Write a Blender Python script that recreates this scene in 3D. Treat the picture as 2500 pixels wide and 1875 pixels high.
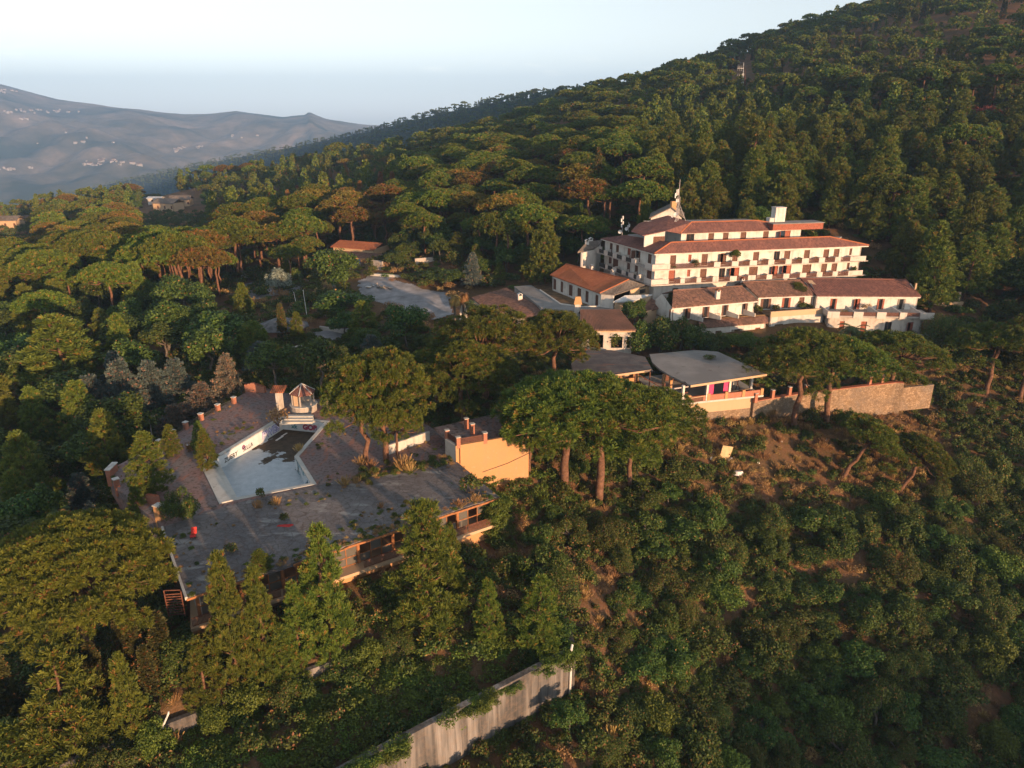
import bpy, bmesh, math, random
import numpy as np
from mathutils import Vector
from mathutils.geometry import tessellate_polygon

for o in list(bpy.data.objects):
    bpy.data.objects.remove(o)
scene = bpy.context.scene
COL = scene.collection
R = math.radians
rng = np.random.default_rng(7)
random.seed(7)

# ------------------------------------------------------------------ camera
FPX, PITCH, CAMZ = 1766.0, R(20.0), 40.5          # focal length in pixels of a 2500 px wide frame
cam = bpy.data.cameras.new('camera')
cam.sensor_fit = 'HORIZONTAL'
cam.sensor_width = 36.0
cam.lens = 36.0 * FPX / 2500.0
cam.clip_start = 0.5
cam.clip_end = 30000
cam_o = bpy.data.objects.new('camera', cam)
COL.objects.link(cam_o)
cam_o.location = (0, 0, CAMZ)
cam_o.rotation_euler = (R(90) - PITCH, 0, 0)
scene.camera = cam_o

# ------------------------------------------------------------------ sky, sun, exposure
SUN_AZ, SUN_EL = R(36.0), R(6.2)                   # behind the camera and to its right, low
world = bpy.data.worlds.new('World')
scene.world = world
world.use_nodes = True
wn = world.node_tree
wn.nodes.clear()
w_out = wn.nodes.new('ShaderNodeOutputWorld')
w_bg = wn.nodes.new('ShaderNodeBackground')
sky = wn.nodes.new('ShaderNodeTexSky')
sky.sky_type = 'NISHITA'
sky.sun_disc = False
sky.sun_elevation = SUN_EL
sky.sun_rotation = R(180) - SUN_AZ
sky.altitude = 300
sky.air_density = 1.0
sky.dust_density = 0.6
sky.ozone_density = 1.6
w_hs = wn.nodes.new('ShaderNodeHueSaturation')
w_hs.inputs['Saturation'].default_value = 0.28
w_hs.inputs['Value'].default_value = 1.0
wn.links.new(sky.outputs[0], w_hs.inputs['Color'])
# thin bank of evening haze with a few low clouds all round the horizon
w_tc = wn.nodes.new('ShaderNodeTexCoord')
w_sep = wn.nodes.new('ShaderNodeSeparateXYZ')
wn.links.new(w_tc.outputs['Generated'], w_sep.inputs[0])
w_band = wn.nodes.new('ShaderNodeMapRange')
w_band.interpolation_type = 'SMOOTHSTEP'
w_band.inputs['From Min'].default_value = 0.015
w_band.inputs['From Max'].default_value = 0.10
w_band.inputs['To Min'].default_value = 1.0
w_band.inputs['To Max'].default_value = 0.0
wn.links.new(w_sep.outputs['Z'], w_band.inputs['Value'])
w_mix = wn.nodes.new('ShaderNodeMix')
w_mix.data_type = 'RGBA'
w_mix.blend_type = 'MULTIPLY'
w_mix.inputs[7].default_value = (0.86, 0.90, 0.97, 1)
wn.links.new(w_band.outputs[0], w_mix.inputs[0])
wn.links.new(w_hs.outputs[0], w_mix.inputs[6])
w_map = wn.nodes.new('ShaderNodeMapping')
w_map.inputs['Scale'].default_value = (14, 14, 95)
wn.links.new(w_tc.outputs['Generated'], w_map.inputs[0])
w_no = wn.nodes.new('ShaderNodeTexNoise')
w_no.inputs['Scale'].default_value = 1.0
w_no.inputs['Detail'].default_value = 5
wn.links.new(w_map.outputs[0], w_no.inputs['Vector'])
w_cr = wn.nodes.new('ShaderNodeMapRange')
w_cr.inputs['From Min'].default_value = 0.60
w_cr.inputs['From Max'].default_value = 0.78
wn.links.new(w_no.outputs['Fac'], w_cr.inputs['Value'])
w_cb = wn.nodes.new('ShaderNodeValToRGB')            # clouds only in a low belt
for p, v in ((0.0, 0.0), (0.45, 0.0), (0.62, 1.0), (0.70, 0.8), (0.80, 0.0)):
    if p in (0.0,):
        e = w_cb.color_ramp.elements[0]
    elif p == 0.80:
        e = w_cb.color_ramp.elements[-1]
    else:
        e = w_cb.color_ramp.elements.new(p)
    e.position = p
    e.color = (v, v, v, 1)
w_m10 = wn.nodes.new('ShaderNodeMath')
w_m10.operation = 'MULTIPLY'
w_m10.inputs[1].default_value = 10.0
wn.links.new(w_sep.outputs['Z'], w_m10.inputs[0])
wn.links.new(w_m10.outputs[0], w_cb.inputs[0])
w_cm = wn.nodes.new('ShaderNodeMath')
w_cm.operation = 'MULTIPLY'
wn.links.new(w_cr.outputs[0], w_cm.inputs[0])
wn.links.new(w_cb.outputs[0], w_cm.inputs[1])
w_mix2 = wn.nodes.new('ShaderNodeMix')
w_mix2.data_type = 'RGBA'
w_mix2.blend_type = 'MULTIPLY'
w_mix2.inputs[7].default_value = (1.22, 1.15, 1.08, 1)
wn.links.new(w_cm.outputs[0], w_mix2.inputs[0])
wn.links.new(w_mix.outputs[2], w_mix2.inputs[6])
wn.links.new(w_mix2.outputs[2], w_bg.inputs['Color'])
w_bg.inputs['Strength'].default_value = 0.15
wn.links.new(w_bg.outputs[0], w_out.inputs['Surface'])

sun = bpy.data.lights.new('sun', 'SUN')
sun.energy = 3.9
sun.angle = R(0.6)
sun.color = (1.0, 0.59, 0.32)
sun_o = bpy.data.objects.new('sun', sun)
COL.objects.link(sun_o)
sun_dir = Vector((math.sin(SUN_AZ) * math.cos(SUN_EL), -math.cos(SUN_AZ) * math.cos(SUN_EL), math.sin(SUN_EL)))
sun_o.rotation_euler = sun_dir.to_track_quat('Z', 'Y').to_euler()

vs = scene.view_settings
vs.view_transform = 'Standard'
vs.look = 'None'
vs.gamma = 1.0
vs.use_curve_mapping = False
vs.exposure = 1.22
HAZE = 0.00013
scene.cycles.volume_bounces = 1
scene.cycles.max_bounces = 6
scene.cycles.transparent_max_bounces = 8

# ------------------------------------------------------------------ picture <-> place
SP, CP = math.sin(PITCH), math.cos(PITCH)
def PX(px, py, z):
    """world point of height z seen at photograph pixel (px, py) of 2500 x 1875"""
    u = (px - 1250) / FPX
    v = (py - 937.5) / FPX
    k = (CAMZ - z) / (SP + v * CP)
    return Vector((u * k, k * (CP - v * SP), z))
def ray(px, py):
    u = (px - 1250) / FPX
    v = (py - 937.5) / FPX
    return Vector((u, CP - v * SP, -(SP + v * CP)))
def PY(px, py, Y):
    d = ray(px, py)
    return Vector((0, 0, CAMZ)) + d * (Y / d.y)
def proj(x, y, z):
    dz = CAMZ - z
    zc = y * CP + dz * SP
    yc = dz * CP - y * SP
    return 1250 + FPX * x / zc, 937.5 + FPX * yc / zc, zc
def zoomf(x0, y0, s):
    return lambda x, y: (x0 + x / s, y0 + y / s)
def on_wall(px, py, a, b):
    """(metres along a->b, height) where the ray of a pixel meets the vertical plane through a, b"""
    d = ray(px, py)
    ax, ay, bx, by = a[0], a[1], b[0], b[1]
    L = math.hypot(bx - ax, by - ay)
    tx, ty = (bx - ax) / L, (by - ay) / L
    nx, ny = ty, -tx
    t = (ax * nx + ay * ny) / (d.x * nx + d.y * ny)
    p = d * t
    return (p.x - ax) * tx + (p.y - ay) * ty, CAMZ + p.z

# ------------------------------------------------------------------ materials
MATS = {}
def nn(nt, t, **kw):
    n = nt.nodes.new(t)
    for k, v in kw.items():
        if hasattr(n, k):
            setattr(n, k, v)
        else:
            n.inputs[k].default_value = v
    return n
def rgba(c):
    return (c[0], c[1], c[2], 1)
def newmat(name, base=(0.5, 0.5, 0.5), rough=0.85, spec=0.25):
    m = bpy.data.materials.new(name)
    m.use_nodes = True
    nt = m.node_tree
    b = nt.nodes['Principled BSDF']
    b.inputs['Base Color'].default_value = rgba(base)
    b.inputs['Roughness'].default_value = rough
    b.inputs['Specular IOR Level'].default_value = spec
    MATS[name] = m
    return m, nt, b
def pos(nt, scale=(1, 1, 1), kind='world'):
    if kind == 'world':
        g = nt.nodes.new('ShaderNodeNewGeometry').outputs['Position']
    elif kind == 'uv':
        g = nt.nodes.new('ShaderNodeUVMap').outputs['UV']
    else:
        g = nt.nodes.new('ShaderNodeTexCoord').outputs['Object']
    mp = nt.nodes.new('ShaderNodeMapping')
    mp.inputs['Scale'].default_value = scale
    nt.links.new(g, mp.inputs[0])
    return mp.outputs[0]
def noise(nt, vec, scale, detail=4, rough=0.55, lo=0.35, hi=0.65, dist=0.0):
    n = nn(nt, 'ShaderNodeTexNoise', Scale=scale, Detail=detail, Roughness=rough, Distortion=dist)
    nt.links.new(vec, n.inputs['Vector'])
    r = nn(nt, 'ShaderNodeMapRange')
    r.inputs['From Min'].default_value = lo
    r.inputs['From Max'].default_value = hi
    nt.links.new(n.outputs['Fac'], r.inputs['Value'])
    return r.outputs[0]
def mix(nt, fac, a, b, blend='MIX'):
    m = nt.nodes.new('ShaderNodeMix')
    m.data_type = 'RGBA'
    m.blend_type = blend
    for i, v in ((0, fac), (6, a), (7, b)):
        if isinstance(v, bpy.types.NodeSocket):
            nt.links.new(v, m.inputs[i])
        elif i == 0:
            m.inputs[0].default_value = v
        else:
            m.inputs[i].default_value = rgba(v)
    return m.outputs[2]
def mth(nt, op, a, b=0.5):
    m = nt.nodes.new('ShaderNodeMath')
    m.operation = op
    for i, v in ((0, a), (1, b)):
        if isinstance(v, bpy.types.NodeSocket):
            nt.links.new(v, m.inputs[i])
        else:
            m.inputs[i].default_value = v
    return m.outputs[0]
def bump(nt, b, h, strength=0.4, dist=0.1):
    n = nn(nt, 'ShaderNodeBump', Strength=strength, Distance=dist)
    nt.links.new(h, n.inputs['Height'])
    nt.links.new(n.outputs[0], b.inputs['Normal'])
def setc(nt, b, c):
    nt.links.new(c, b.inputs['Base Color'])

def simple(name, c, var=0.25, scale=2.0, rough=0.85, spec=0.2, kind='world', bmp=0.0):
    m, nt, b = newmat(name, c, rough, spec)
    v = pos(nt, kind=kind)
    f = noise(nt, v, scale, 6, 0.6, 0.3, 0.7)
    lo = tuple(x * (1 - var) for x in c)
    hi = tuple(min(1, x * (1 + var)) for x in c)
    setc(nt, b, mix(nt, f, lo, hi))
    if bmp:
        bump(nt, b, f, bmp, 0.05)
    return m

def leafmat(name, c1, c2, trans=0.16, dry=None, dryamt=0.0):
    """foliage: per tuft tint, per tree tint, a little light through the leaf"""
    m, nt, b = newmat(name, c1, 0.6, 0.25)
    at = nn(nt, 'ShaderNodeAttribute', attribute_name='tint')
    oi = nt.nodes.new('ShaderNodeObjectInfo')
    col = mix(nt, at.outputs['Fac'], c1, c2)
    if dry:
        f = mth(nt, 'GREATER_THAN', at.outputs['Fac'], 1.0 - dryamt)
        col = mix(nt, f, col, dry)
    hs = nt.nodes.new('ShaderNodeHueSaturation')
    nt.links.new(col, hs.inputs['Color'])
    nt.links.new(mth(nt, 'MULTIPLY_ADD', oi.outputs['Random'], 0.045), hs.inputs['Hue'])
    hs.inputs['Hue'].links[0].from_node.inputs[2].default_value = 0.478
    nt.links.new(mth(nt, 'MULTIPLY_ADD', oi.outputs['Random'], 0.42), hs.inputs['Value'])
    hs.inputs['Value'].links[0].from_node.inputs[2].default_value = 0.80
    nt.links.new(hs.outputs[0], b.inputs['Base Color'])
    tr = nt.nodes.new('ShaderNodeBsdfTranslucent')
    nt.links.new(hs.outputs[0], tr.inputs['Color'])
    ms = nt.nodes.new('ShaderNodeMixShader')
    ms.inputs[0].default_value = trans
    nt.links.new(b.outputs[0], ms.inputs[1])
    nt.links.new(tr.outputs[0], ms.inputs[2])
    nt.links.new(ms.outputs[0], nt.nodes['Material Output'].inputs['Surface'])
    return m

leafmat('pine_needles', (0.036, 0.065, 0.009), (0.128, 0.157, 0.019), dry=(0.20, 0.105, 0.026), dryamt=0.06)
leafmat('aleppo_needles', (0.046, 0.074, 0.011), (0.146, 0.170, 0.025), dry=(0.22, 0.12, 0.03), dryamt=0.04)
leafmat('young_pine_needles', (0.043, 0.078, 0.011), (0.146, 0.180, 0.027), dry=(0.22, 0.12, 0.03), dryamt=0.04)
leafmat('broad_leaves', (0.022, 0.049, 0.009), (0.082, 0.123, 0.021), dry=(0.24, 0.12, 0.045), dryamt=0.02)
leafmat('scrub_leaves', (0.027, 0.048, 0.009), (0.101, 0.128, 0.025), dry=(0.20, 0.105, 0.04), dryamt=0.08)
leafmat('creeper_leaves', (0.039, 0.071, 0.010), (0.128, 0.168, 0.025))
leafmat('fresh_needles', (0.060, 0.094, 0.012), (0.175, 0.215, 0.026), dry=(0.22, 0.12, 0.03), dryamt=0.03)
leafmat('cypress_leaves', (0.045, 0.052, 0.018), (0.095, 0.095, 0.032), dry=(0.22, 0.10, 0.04), dryamt=0.08)
leafmat('rusty_cypress_leaves', (0.13, 0.060, 0.022), (0.24, 0.105, 0.035))
leafmat('cedar_needles', (0.050, 0.076, 0.070), (0.105, 0.135, 0.120), dry=(0.24, 0.15, 0.10), dryamt=0.08)
leafmat('bronzed_needles', (0.075, 0.062, 0.013), (0.170, 0.135, 0.024), dry=(0.24, 0.10, 0.03), dryamt=0.14)
leafmat('dry_cedar_needles', (0.09, 0.095, 0.075), (0.18, 0.155, 0.115), dry=(0.28, 0.16, 0.10), dryamt=0.15)
leafmat('silver_leaves', (0.13, 0.16, 0.13), (0.26, 0.30, 0.25))
leafmat('red_leaves', (0.16, 0.030, 0.028), (0.27, 0.070, 0.050))
leafmat('dry_grass', (0.20, 0.12, 0.045), (0.38, 0.25, 0.11))
leafmat('palm_fronds', (0.040, 0.065, 0.022), (0.090, 0.115, 0.040), dry=(0.22, 0.15, 0.06), dryamt=0.12)
leafmat('dry_palm_fronds', (0.16, 0.10, 0.03), (0.34, 0.22, 0.07))
simple('pine_bark', (0.13, 0.070, 0.045), 0.5, 3.0, kind='obj', bmp=0.5)
simple('grey_bark', (0.10, 0.085, 0.070), 0.4, 3.0, kind='obj', bmp=0.5)
simple('dead_twigs', (0.20, 0.14, 0.11), 0.4, 3.0, kind='obj')

# ------------------------------------------------------------------ object helpers
def obj(name, me, parent=None, mat=None):
    o = bpy.data.objects.new(name, me)
    COL.objects.link(o)
    if parent is not None:
        o.parent = parent
    if mat is not None and me is not None and not me.materials:
        me.materials.append(MATS[mat] if isinstance(mat, str) else mat)
    return o
def tag(o, label=None, cat=None, group=None, kind=None):
    if label:
        o['label'] = label
    if cat:
        o['category'] = cat
    if group:
        o['group'] = group
    if kind:
        o['kind'] = kind
    return o
def empty(name, loc, label=None, cat=None, group=None):
    o = bpy.data.objects.new(name, None)
    o.empty_display_size = 0.5
    COL.objects.link(o)
    o.location = loc
    return tag(o, label, cat, group)

class MB:
    """collects faces of one mesh; build() links it (world coordinates minus the parent's location)"""
    def __init__(self):
        self.v, self.f, self.uv = [], [], []
    def face(self, pts, uv=None):
        n = len(self.v)
        self.v += [tuple(p) for p in pts]
        self.f.append(tuple(range(n, n + len(pts))))
        self.uv.append(uv)
        return self
    def hexa(self, b, t):
        """prism from bottom ring b and top ring t (same length, counter-clockwise from above)"""
        n = len(b)
        i = len(self.v)
        self.v += [tuple(p) for p in b] + [tuple(p) for p in t]
        self.f.append(tuple(i + k for k in reversed(range(n))))
        self.f.append(tuple(i + n + k for k in range(n)))
        self.uv += [None, None]
        for k in range(n):
            k2 = (k + 1) % n
            self.f.append((i + k, i + k2, i + n + k2, i + n + k))
            self.uv.append(None)
        return self
    def poly(self, ring, z0, z1):
        return self.hexa([(p[0], p[1], z0) for p in ring], [(p[0], p[1], z1) for p in ring])
    def box(self, c, ax, s, z0, z1):
        """box centred at plan point c, long axis direction ax, sizes s=(along, across)"""
        ax = Vector((ax[0], ax[1])).normalized()
        n = Vector((-ax.y, ax.x))
        c = Vector((c[0], c[1]))
        a, b = ax * s[0] / 2, n * s[1] / 2
        return self.poly([c - a - b, c + a - b, c + a + b, c - a + b], z0, z1)
    def bar(self, a, b, w, h=None):
        a, b = Vector(a), Vector(b)
        h = h or w
        d = (b - a).normalized()
        s = d.cross(Vector((0, 0, 1)))
        if s.length < 1e-3:
            s = Vector((1, 0, 0))
        s.normalize()
        u = s.cross(d).normalized()
        s *= w / 2
        u *= h / 2
        return self.hexa([a - s - u, a + s - u, a + s + u, a - s + u], [b - s - u, b + s - u, b + s + u, b - s + u])
    def tube(self, pts, rad, n=8):
        """round tube through pts, radius list"""
        base = len(self.v)
        pts = [Vector(p) for p in pts]
        for i, p in enumerate(pts):
            d = (pts[min(i + 1, len(pts) - 1)] - pts[max(i - 1, 0)]).normalized()
            s = d.cross(Vector((0.13, 0.97, 0.2))).normalized()
            u = s.cross(d).normalized()
            r = rad[i] if hasattr(rad, '__len__') else rad
            for k in range(n):
                a = 2 * math.pi * k / n
                self.v.append(tuple(p + s * (math.cos(a) * r) + u * (math.sin(a) * r)))
        for i in range(len(pts) - 1):
            for k in range(n):
                k2 = (k + 1) % n
                self.f.append((base + i * n + k, base + i * n + k2, base + (i + 1) * n + k2, base + (i + 1) * n + k))
                self.uv.append(None)
        self.f.append(tuple(base + (len(pts) - 1) * n + k for k in range(n)))
        self.f.append(tuple(base + k for k in reversed(range(n))))
        self.uv += [None, None]
        return self
    def mesh(self, name, off=(0, 0, 0), smooth=False):
        me = bpy.data.meshes.new(name)
        ox, oy, oz = off
        me.from_pydata([(x - ox, y - oy, z - oz) for x, y, z in self.v], [], self.f)
        if any(u is not None for u in self.uv):
            l = me.uv_layers.new(name='UVMap')
            for p, u in zip(me.polygons, self.uv):
                if u is not None:
                    for li, c in zip(p.loop_indices, u):
                        l.data[li].uv = c
        if smooth:
            me.polygons.foreach_set('use_smooth', [True] * len(me.polygons))
        me.update()
        return me
    def build(self, name, mat, parent=None, smooth=False, off=None):
        if off is None:
            off = (0, 0, 0)
            q = parent
            while q is not None:
                off = tuple(a + b for a, b in zip(off, q.location))
                q = q.parent
        o = obj(name, self.mesh(name, off, smooth), parent, mat)
        return o

def struct(name, mb, mat):
    o = mb.build(name, mat)
    o['kind'] = 'structure'
    return o

def inside(poly, x, y):
    """vectorised point in polygon"""
    x = np.asarray(x, float)
    y = np.asarray(y, float)
    r = np.zeros(x.shape, bool)
    n = len(poly)
    for i in range(n):
        x1, y1 = poly[i][0], poly[i][1]
        x2, y2 = poly[(i + 1) % n][0], poly[(i + 1) % n][1]
        if y1 == y2:
            continue
        c = ((y1 > y) != (y2 > y)) & (x < (x2 - x1) * (y - y1) / (y2 - y1) + x1)
        r ^= c
    return r
def pdist(poly, x, y):
    """distance to polygon outline"""
    d = np.full(np.shape(x), 1e9)
    n = len(poly)
    for i in range(n):
        x1, y1 = poly[i][0], poly[i][1]
        x2, y2 = poly[(i + 1) % n][0], poly[(i + 1) % n][1]
        dx, dy = x2 - x1, y2 - y1
        t = np.clip(((x - x1) * dx + (y - y1) * dy) / (dx * dx + dy * dy + 1e-9), 0, 1)
        d = np.minimum(d, np.hypot(x - x1 - t * dx, y - y1 - t * dy))
    return d
# ------------------------------------------------------------------ terrain heights
def w3(x, y, z):
    return (x, y, z)
def q3(px, py, z):
    p = PX(px, py, z)
    return (p.x, p.y, z)
CTRL = [
    # valley side below the camera
    w3(-90, -40, -40), w3(0, -40, -46), w3(90, -40, -52), w3(-70, 10, -24), w3(0, 10, -30), w3(70, 10, -38),
    w3(-75, 38, -14), w3(-40, 36, -12.5), w3(-20, 28, -15), w3(8, 38, -18), w3(30, 42, -25), w3(60, 42, -31),
    w3(100, 45, -34), w3(140, 60, -30),
    # terrace between the two lower walls
    w3(-30, 52, -5.5), w3(-15, 52, -8), w3(-8, 56, -8), w3(4, 62, -8.2), w3(-5, 65, -6.5), w3(-26, 50, -6.6),
    w3(0, 70, -6.0), w3(10, 66, -10), w3(13, 60, -13.5),
    # slope on the right under the stone wall
    w3(7.6, 78, -9), w3(20, 77, -13), w3(27, 92, -9.5), w3(25, 73, -16), w3(25, 59, -21), w3(48, 64, -25),
    w3(14, 90, -6.0), w3(20, 100, -4.6), w3(28, 103.5, -4.6), w3(40, 107, -4.6), w3(50, 112, -5), w3(60, 119, -5.2),
    w3(47, 96, -10.5), w3(60, 106, -9), w3(50, 80, -17), w3(68, 84, -19), w3(80, 112, -9), w3(95, 95, -15),
    w3(90, 70, -24), w3(120, 90, -18), w3(75, 126, -3.5), w3(95, 135, -1), w3(120, 130, -4),
    # pool terrace and the grounds left of it
    w3(-20, 90, -0.6), w3(-35, 90, -0.6), w3(-30, 104, 0.2), w3(-10, 100, -0.6), w3(5, 100, -1.0), w3(12, 108, -0.8),
    w3(-44, 80, -2.5), w3(-52, 84, -5.5), w3(-58, 95, -6), w3(-64, 86, -8), w3(-80, 86, -9), w3(-54, 104, -4),
    w3(-48, 70, -5), w3(-46, 58, -7.5), w3(-60, 60, -9), w3(-75, 70, -10), w3(-100, 80, -12), w3(-90, 110, -7),
    w3(-50, 112, -1.5), w3(-70, 125, -3.5), w3(-100, 140, -5), w3(-130, 110, -11), w3(-35, 118, 0.6),
    # grounds behind the pool
    w3(-42, 130, 1.2), w3(-25, 128, 1.2), w3(-8, 118, 0.5), w3(-33, 160, 2.6), w3(-20, 158, 2.8), w3(-48, 158, 1.6),
    w3(-15, 170, 3.6), w3(-40, 178, 4.2), w3(-20, 185, 7.0), w3(-70, 165, -0.5), w3(-60, 200, -0.8), w3(-75, 190, -1.5),
    w3(-110, 190, -4), w3(-160, 190, -8), w3(-2, 140, 2.8), w3(5, 170, 5.4), w3(0, 185, 8.5),
    # hotel terrace
    w3(20, 122, 0.2), w3(35, 121, 0.0), w3(50, 124, 0.5), w3(62, 129, 1.2), w3(80, 131, 1.4), w3(35, 128, 2.6),
    w3(20, 140, 6.0), w3(14, 160, 6.0), w3(40, 140, 6.5), w3(60, 148, 7.2), w3(90, 148, 6.0), w3(78, 158, 8.6),
    w3(104, 150, 4.0), w3(92, 166, 11),
    # hillside behind the hotel
    w3(18, 182, 10), w3(30, 185, 13), w3(45, 184, 15), w3(65, 180, 15), w3(85, 182, 17), w3(115, 200, 20),
    w3(10, 205, 12), w3(-15, 235, 11), w3(-10, 215, 9.5), w3(-35, 215, 6.0), w3(40, 215, 22), w3(70, 215, 25),
    w3(9, 330, 24), w3(-60, 260, 7), w3(-60, 330, 10), w3(82, 280, 31), w3(40, 270, 24), w3(165, 300, 50), w3(140, 240, 34),
    w3(180, 230, 40), w3(210, 340, 68), w3(130, 370, 58), w3(70, 400, 48), w3(222, 420, 91), w3(182, 480, 84),
    w3(98, 500, 60), w3(50, 500, 47), w3(260, 520, 108), w3(150, 560, 80), w3(240, 640, 100),
    w3(0, 480, 34), w3(-50, 480, 20), w3(-70, 420, 12), w3(-75, 450, 17), w3(-130, 480, 11), w3(-90, 540, 8), w3(30, 650, 22), w3(80, 760, 30),
    w3(20, 800, -15), w3(-60, 760, -35), w3(-100, 900, -70), w3(-160, 950, -75), w3(-150, 700, -35), w3(-40, 950, -60),
    # shelf on the left and its edge
    w3(-130, 250, -4), w3(-180, 280, -9), w3(-230, 250, -13), w3(-120, 350, -1), w3(-200, 350, -9), w3(-260, 350, -13),
    w3(-160, 420, -3), w3(-230, 440, -10), w3(-330, 460, -21), w3(-340, 350, -18), w3(-260, 560, -12), w3(-190, 580, -8),
    w3(-340, 620, -30), w3(-260, 700, -38), w3(-400, 520, -34), w3(-300, 860, -70), w3(-450, 760, -60), w3(-220, 1050, -85),
    w3(-300, 200, -18), w3(-220, 140, -15), w3(-420, 380, -30),
    w3(-600, 700, -110), w3(-700, 1000, -190), w3(-450, 1300, -200), w3(-200, 1400, -170), w3(-900, 900, -250), w3(-1100, 1300, -330), w3(0, 1400, -100), w3(-520, 560, -70), w3(-420, 1100, -150), w3(200, 1100, 40), w3(350, 700, 120), w3(380, 450, 115), w3(330, 300, 85), w3(300, 150, 40), w3(200, 120, 8),
]
_C = np.array(CTRL)
_cx, _cz = _C[:, :2] / 100.0, _C[:, 2]
def _U(r2):
    return np.where(r2 > 1e-12, r2 * np.log(np.maximum(r2, 1e-12)), 0.0)
_n = len(_C)
_K = _U(((_cx[:, None] - _cx[None]) ** 2).sum(-1)) + np.eye(_n) * 0.0009
_Pm = np.hstack([np.ones((_n, 1)), _cx])
_A = np.block([[_K, _Pm], [_Pm.T, np.zeros((3, 3))]])
_W = np.linalg.solve(_A, np.concatenate([_cz, np.zeros(3)]))
def tps(x, y):
    x = np.asarray(x, float) / 100.0
    y = np.asarray(y, float) / 100.0
    sh = x.shape
    x = x.ravel()
    y = y.ravel()
    out = np.empty(len(x))
    for i in range(0, len(x), 20000):
        a, b = x[i:i + 20000], y[i:i + 20000]
        r2 = (a[:, None] - _cx[None, :, 0]) ** 2 + (b[:, None] - _cx[None, :, 1]) ** 2
        out[i:i + 20000] = _U(r2) @ _W[:_n] + _W[_n] + _W[_n + 1] * a + _W[_n + 2] * b
    return out.reshape(sh)

# plan of the pool terrace (z = 0) and other levelled places
V2 = lambda *a: [(p[0], p[1]) for p in a]
POOL = V2(PX(579.6, 1215, 0), PX(758.6, 1180, 0), PX(718.8, 1115, 0), PX(793, 1031, 0), PX(688, 1021, 0), PX(528, 1118.5, 0))
ROOF = V2(PX(455, 1462, 0), PX(1220, 1215, 0), PX(1108, 1122, 0), PX(860, 1168, 0), PX(590, 1226, 0), PX(396, 1288, 0))
DECK = V2(PX(396, 1288, 0), PX(590, 1226, 0), PX(860, 1168, 0), PX(1108, 1122, 0), PX(1092, 1068, 0), PX(1000, 1010, 0),
          PX(850, 975, 0), PX(760, 975, 0), PX(690, 950, 0), PX(622, 946, 0), PX(575, 972, 0), PX(480, 1030, 0), PX(392, 1078, 0), PX(320, 1118, 0),
          PX(262, 1150, 0), PX(285, 1190, 0), PX(340, 1240, 0), PX(384, 1272, 0))
W1A, W1B = Vector((-13.5, 43.0, -8)), Vector((6.2, 57.2, -8))
_d = (W1B - W1A).normalized()
_nrm = Vector((_d.y, -_d.x, 0))
BELOW_W1 = V2(W1A - _d * 14 - _nrm * 0.95, W1B + _d * 0.4 - _nrm * 0.95, W1B + _d * 2 + _nrm * 16, W1A - _d * 14 + _nrm * 16)
W2A, W2B = Vector((-36.0, 43.2, -6.2)), Vector((-11.0, 58.7, -6.2))
PADS = [
    (ROOF, -4.6, 0.8), (DECK, -3.2, 1.2),
]
def smooth(t):
    t = np.clip(t, 0, 1)
    return t * t * (3 - 2 * t)
def terrain(x, y):
    x = np.asarray(x, float)
    y = np.asarray(y, float)
    z = tps(x, y)
    r = np.hypot(x, y)
    # small unevenness of a wild slope
    z = z + (np.sin(x * 0.31 + 1.3 * np.sin(y * 0.17)) * np.cos(y * 0.27 + np.sin(x * 0.23))) * 0.35
    far = np.clip((r - 180) / 300, 0, 1)
    z = z + far * (np.sin(x * 0.045 + 2 * np.sin(y * 0.021)) * np.cos(y * 0.038 + 1.2 * np.sin(x * 0.03))) * 2.2
    for poly, pz, fall in PADS:
        ins = inside(poly, x, y)
        if ins.any():
            d = pdist(poly, x, y)
            w = np.where(ins, smooth(d / fall), 0)
            z = np.where(ins, z * (1 - w) + np.minimum(z, pz) * w, z)
    ins = inside(BELOW_W1, x, y)
    z = np.where(ins, np.minimum(z, -13.2 + 0 * x), z)
    # step at the upper garden wall
    d2 = (W2B - W2A)
    L2 = d2.length
    tx, ty = d2.x / L2, d2.y / L2
    s = (x - W2A.x) * tx + (y - W2A.y) * ty
    n = (x - W2A.x) * ty - (y - W2A.y) * tx
    m = (s > -7) & (s < L2 + 1) & (n > -0.85) & (n < 6)
    z = np.where(m, np.minimum(z, -8.9 + 0.09 * n), z)
    return z
def ground(x, y):
    return float(terrain(np.array([x]), np.array([y]))[0])
def hit(px, py, tmin=20.0, tmax=2500.0):
    """first terrain point on the ray of a pixel"""
    d = ray(px, py)
    t = np.geomspace(tmin, tmax, 700)
    z = terrain(d.x * t, d.y * t)
    h = CAMZ + d.z * t
    k = np.nonzero(h < z)[0]
    if not len(k):
        return None
    a, b = t[max(k[0] - 1, 0)], t[k[0]]
    tt = np.linspace(a, b, 25)
    k = np.nonzero(CAMZ + d.z * tt < terrain(d.x * tt, d.y * tt))[0]
    t0 = tt[k[0]] if len(k) else b
    return Vector((d.x * t0, d.y * t0, CAMZ + d.z * t0))

# ground materials
m, nt, b = newmat('hillside_soil', (0.16, 0.09, 0.05), 0.95, 0.1)
v = pos(nt)
f1 = noise(nt, v, 0.09, 6, 0.6, 0.42, 0.62)
f2 = noise(nt, v, 0.9, 6, 0.65, 0.35, 0.7)
f3 = noise(nt, v, 5.0, 5, 0.7, 0.3, 0.75)
c = mix(nt, f1, (0.085, 0.050, 0.028), (0.21, 0.092, 0.052))
c = mix(nt, f2, c, (0.060, 0.050, 0.020))
c = mix(nt, mth(nt, 'MULTIPLY', f3, 0.45), c, (0.27, 0.17, 0.095))
setc(nt, b, c)
bump(nt, b, f3, 0.6, 0.15)

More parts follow.
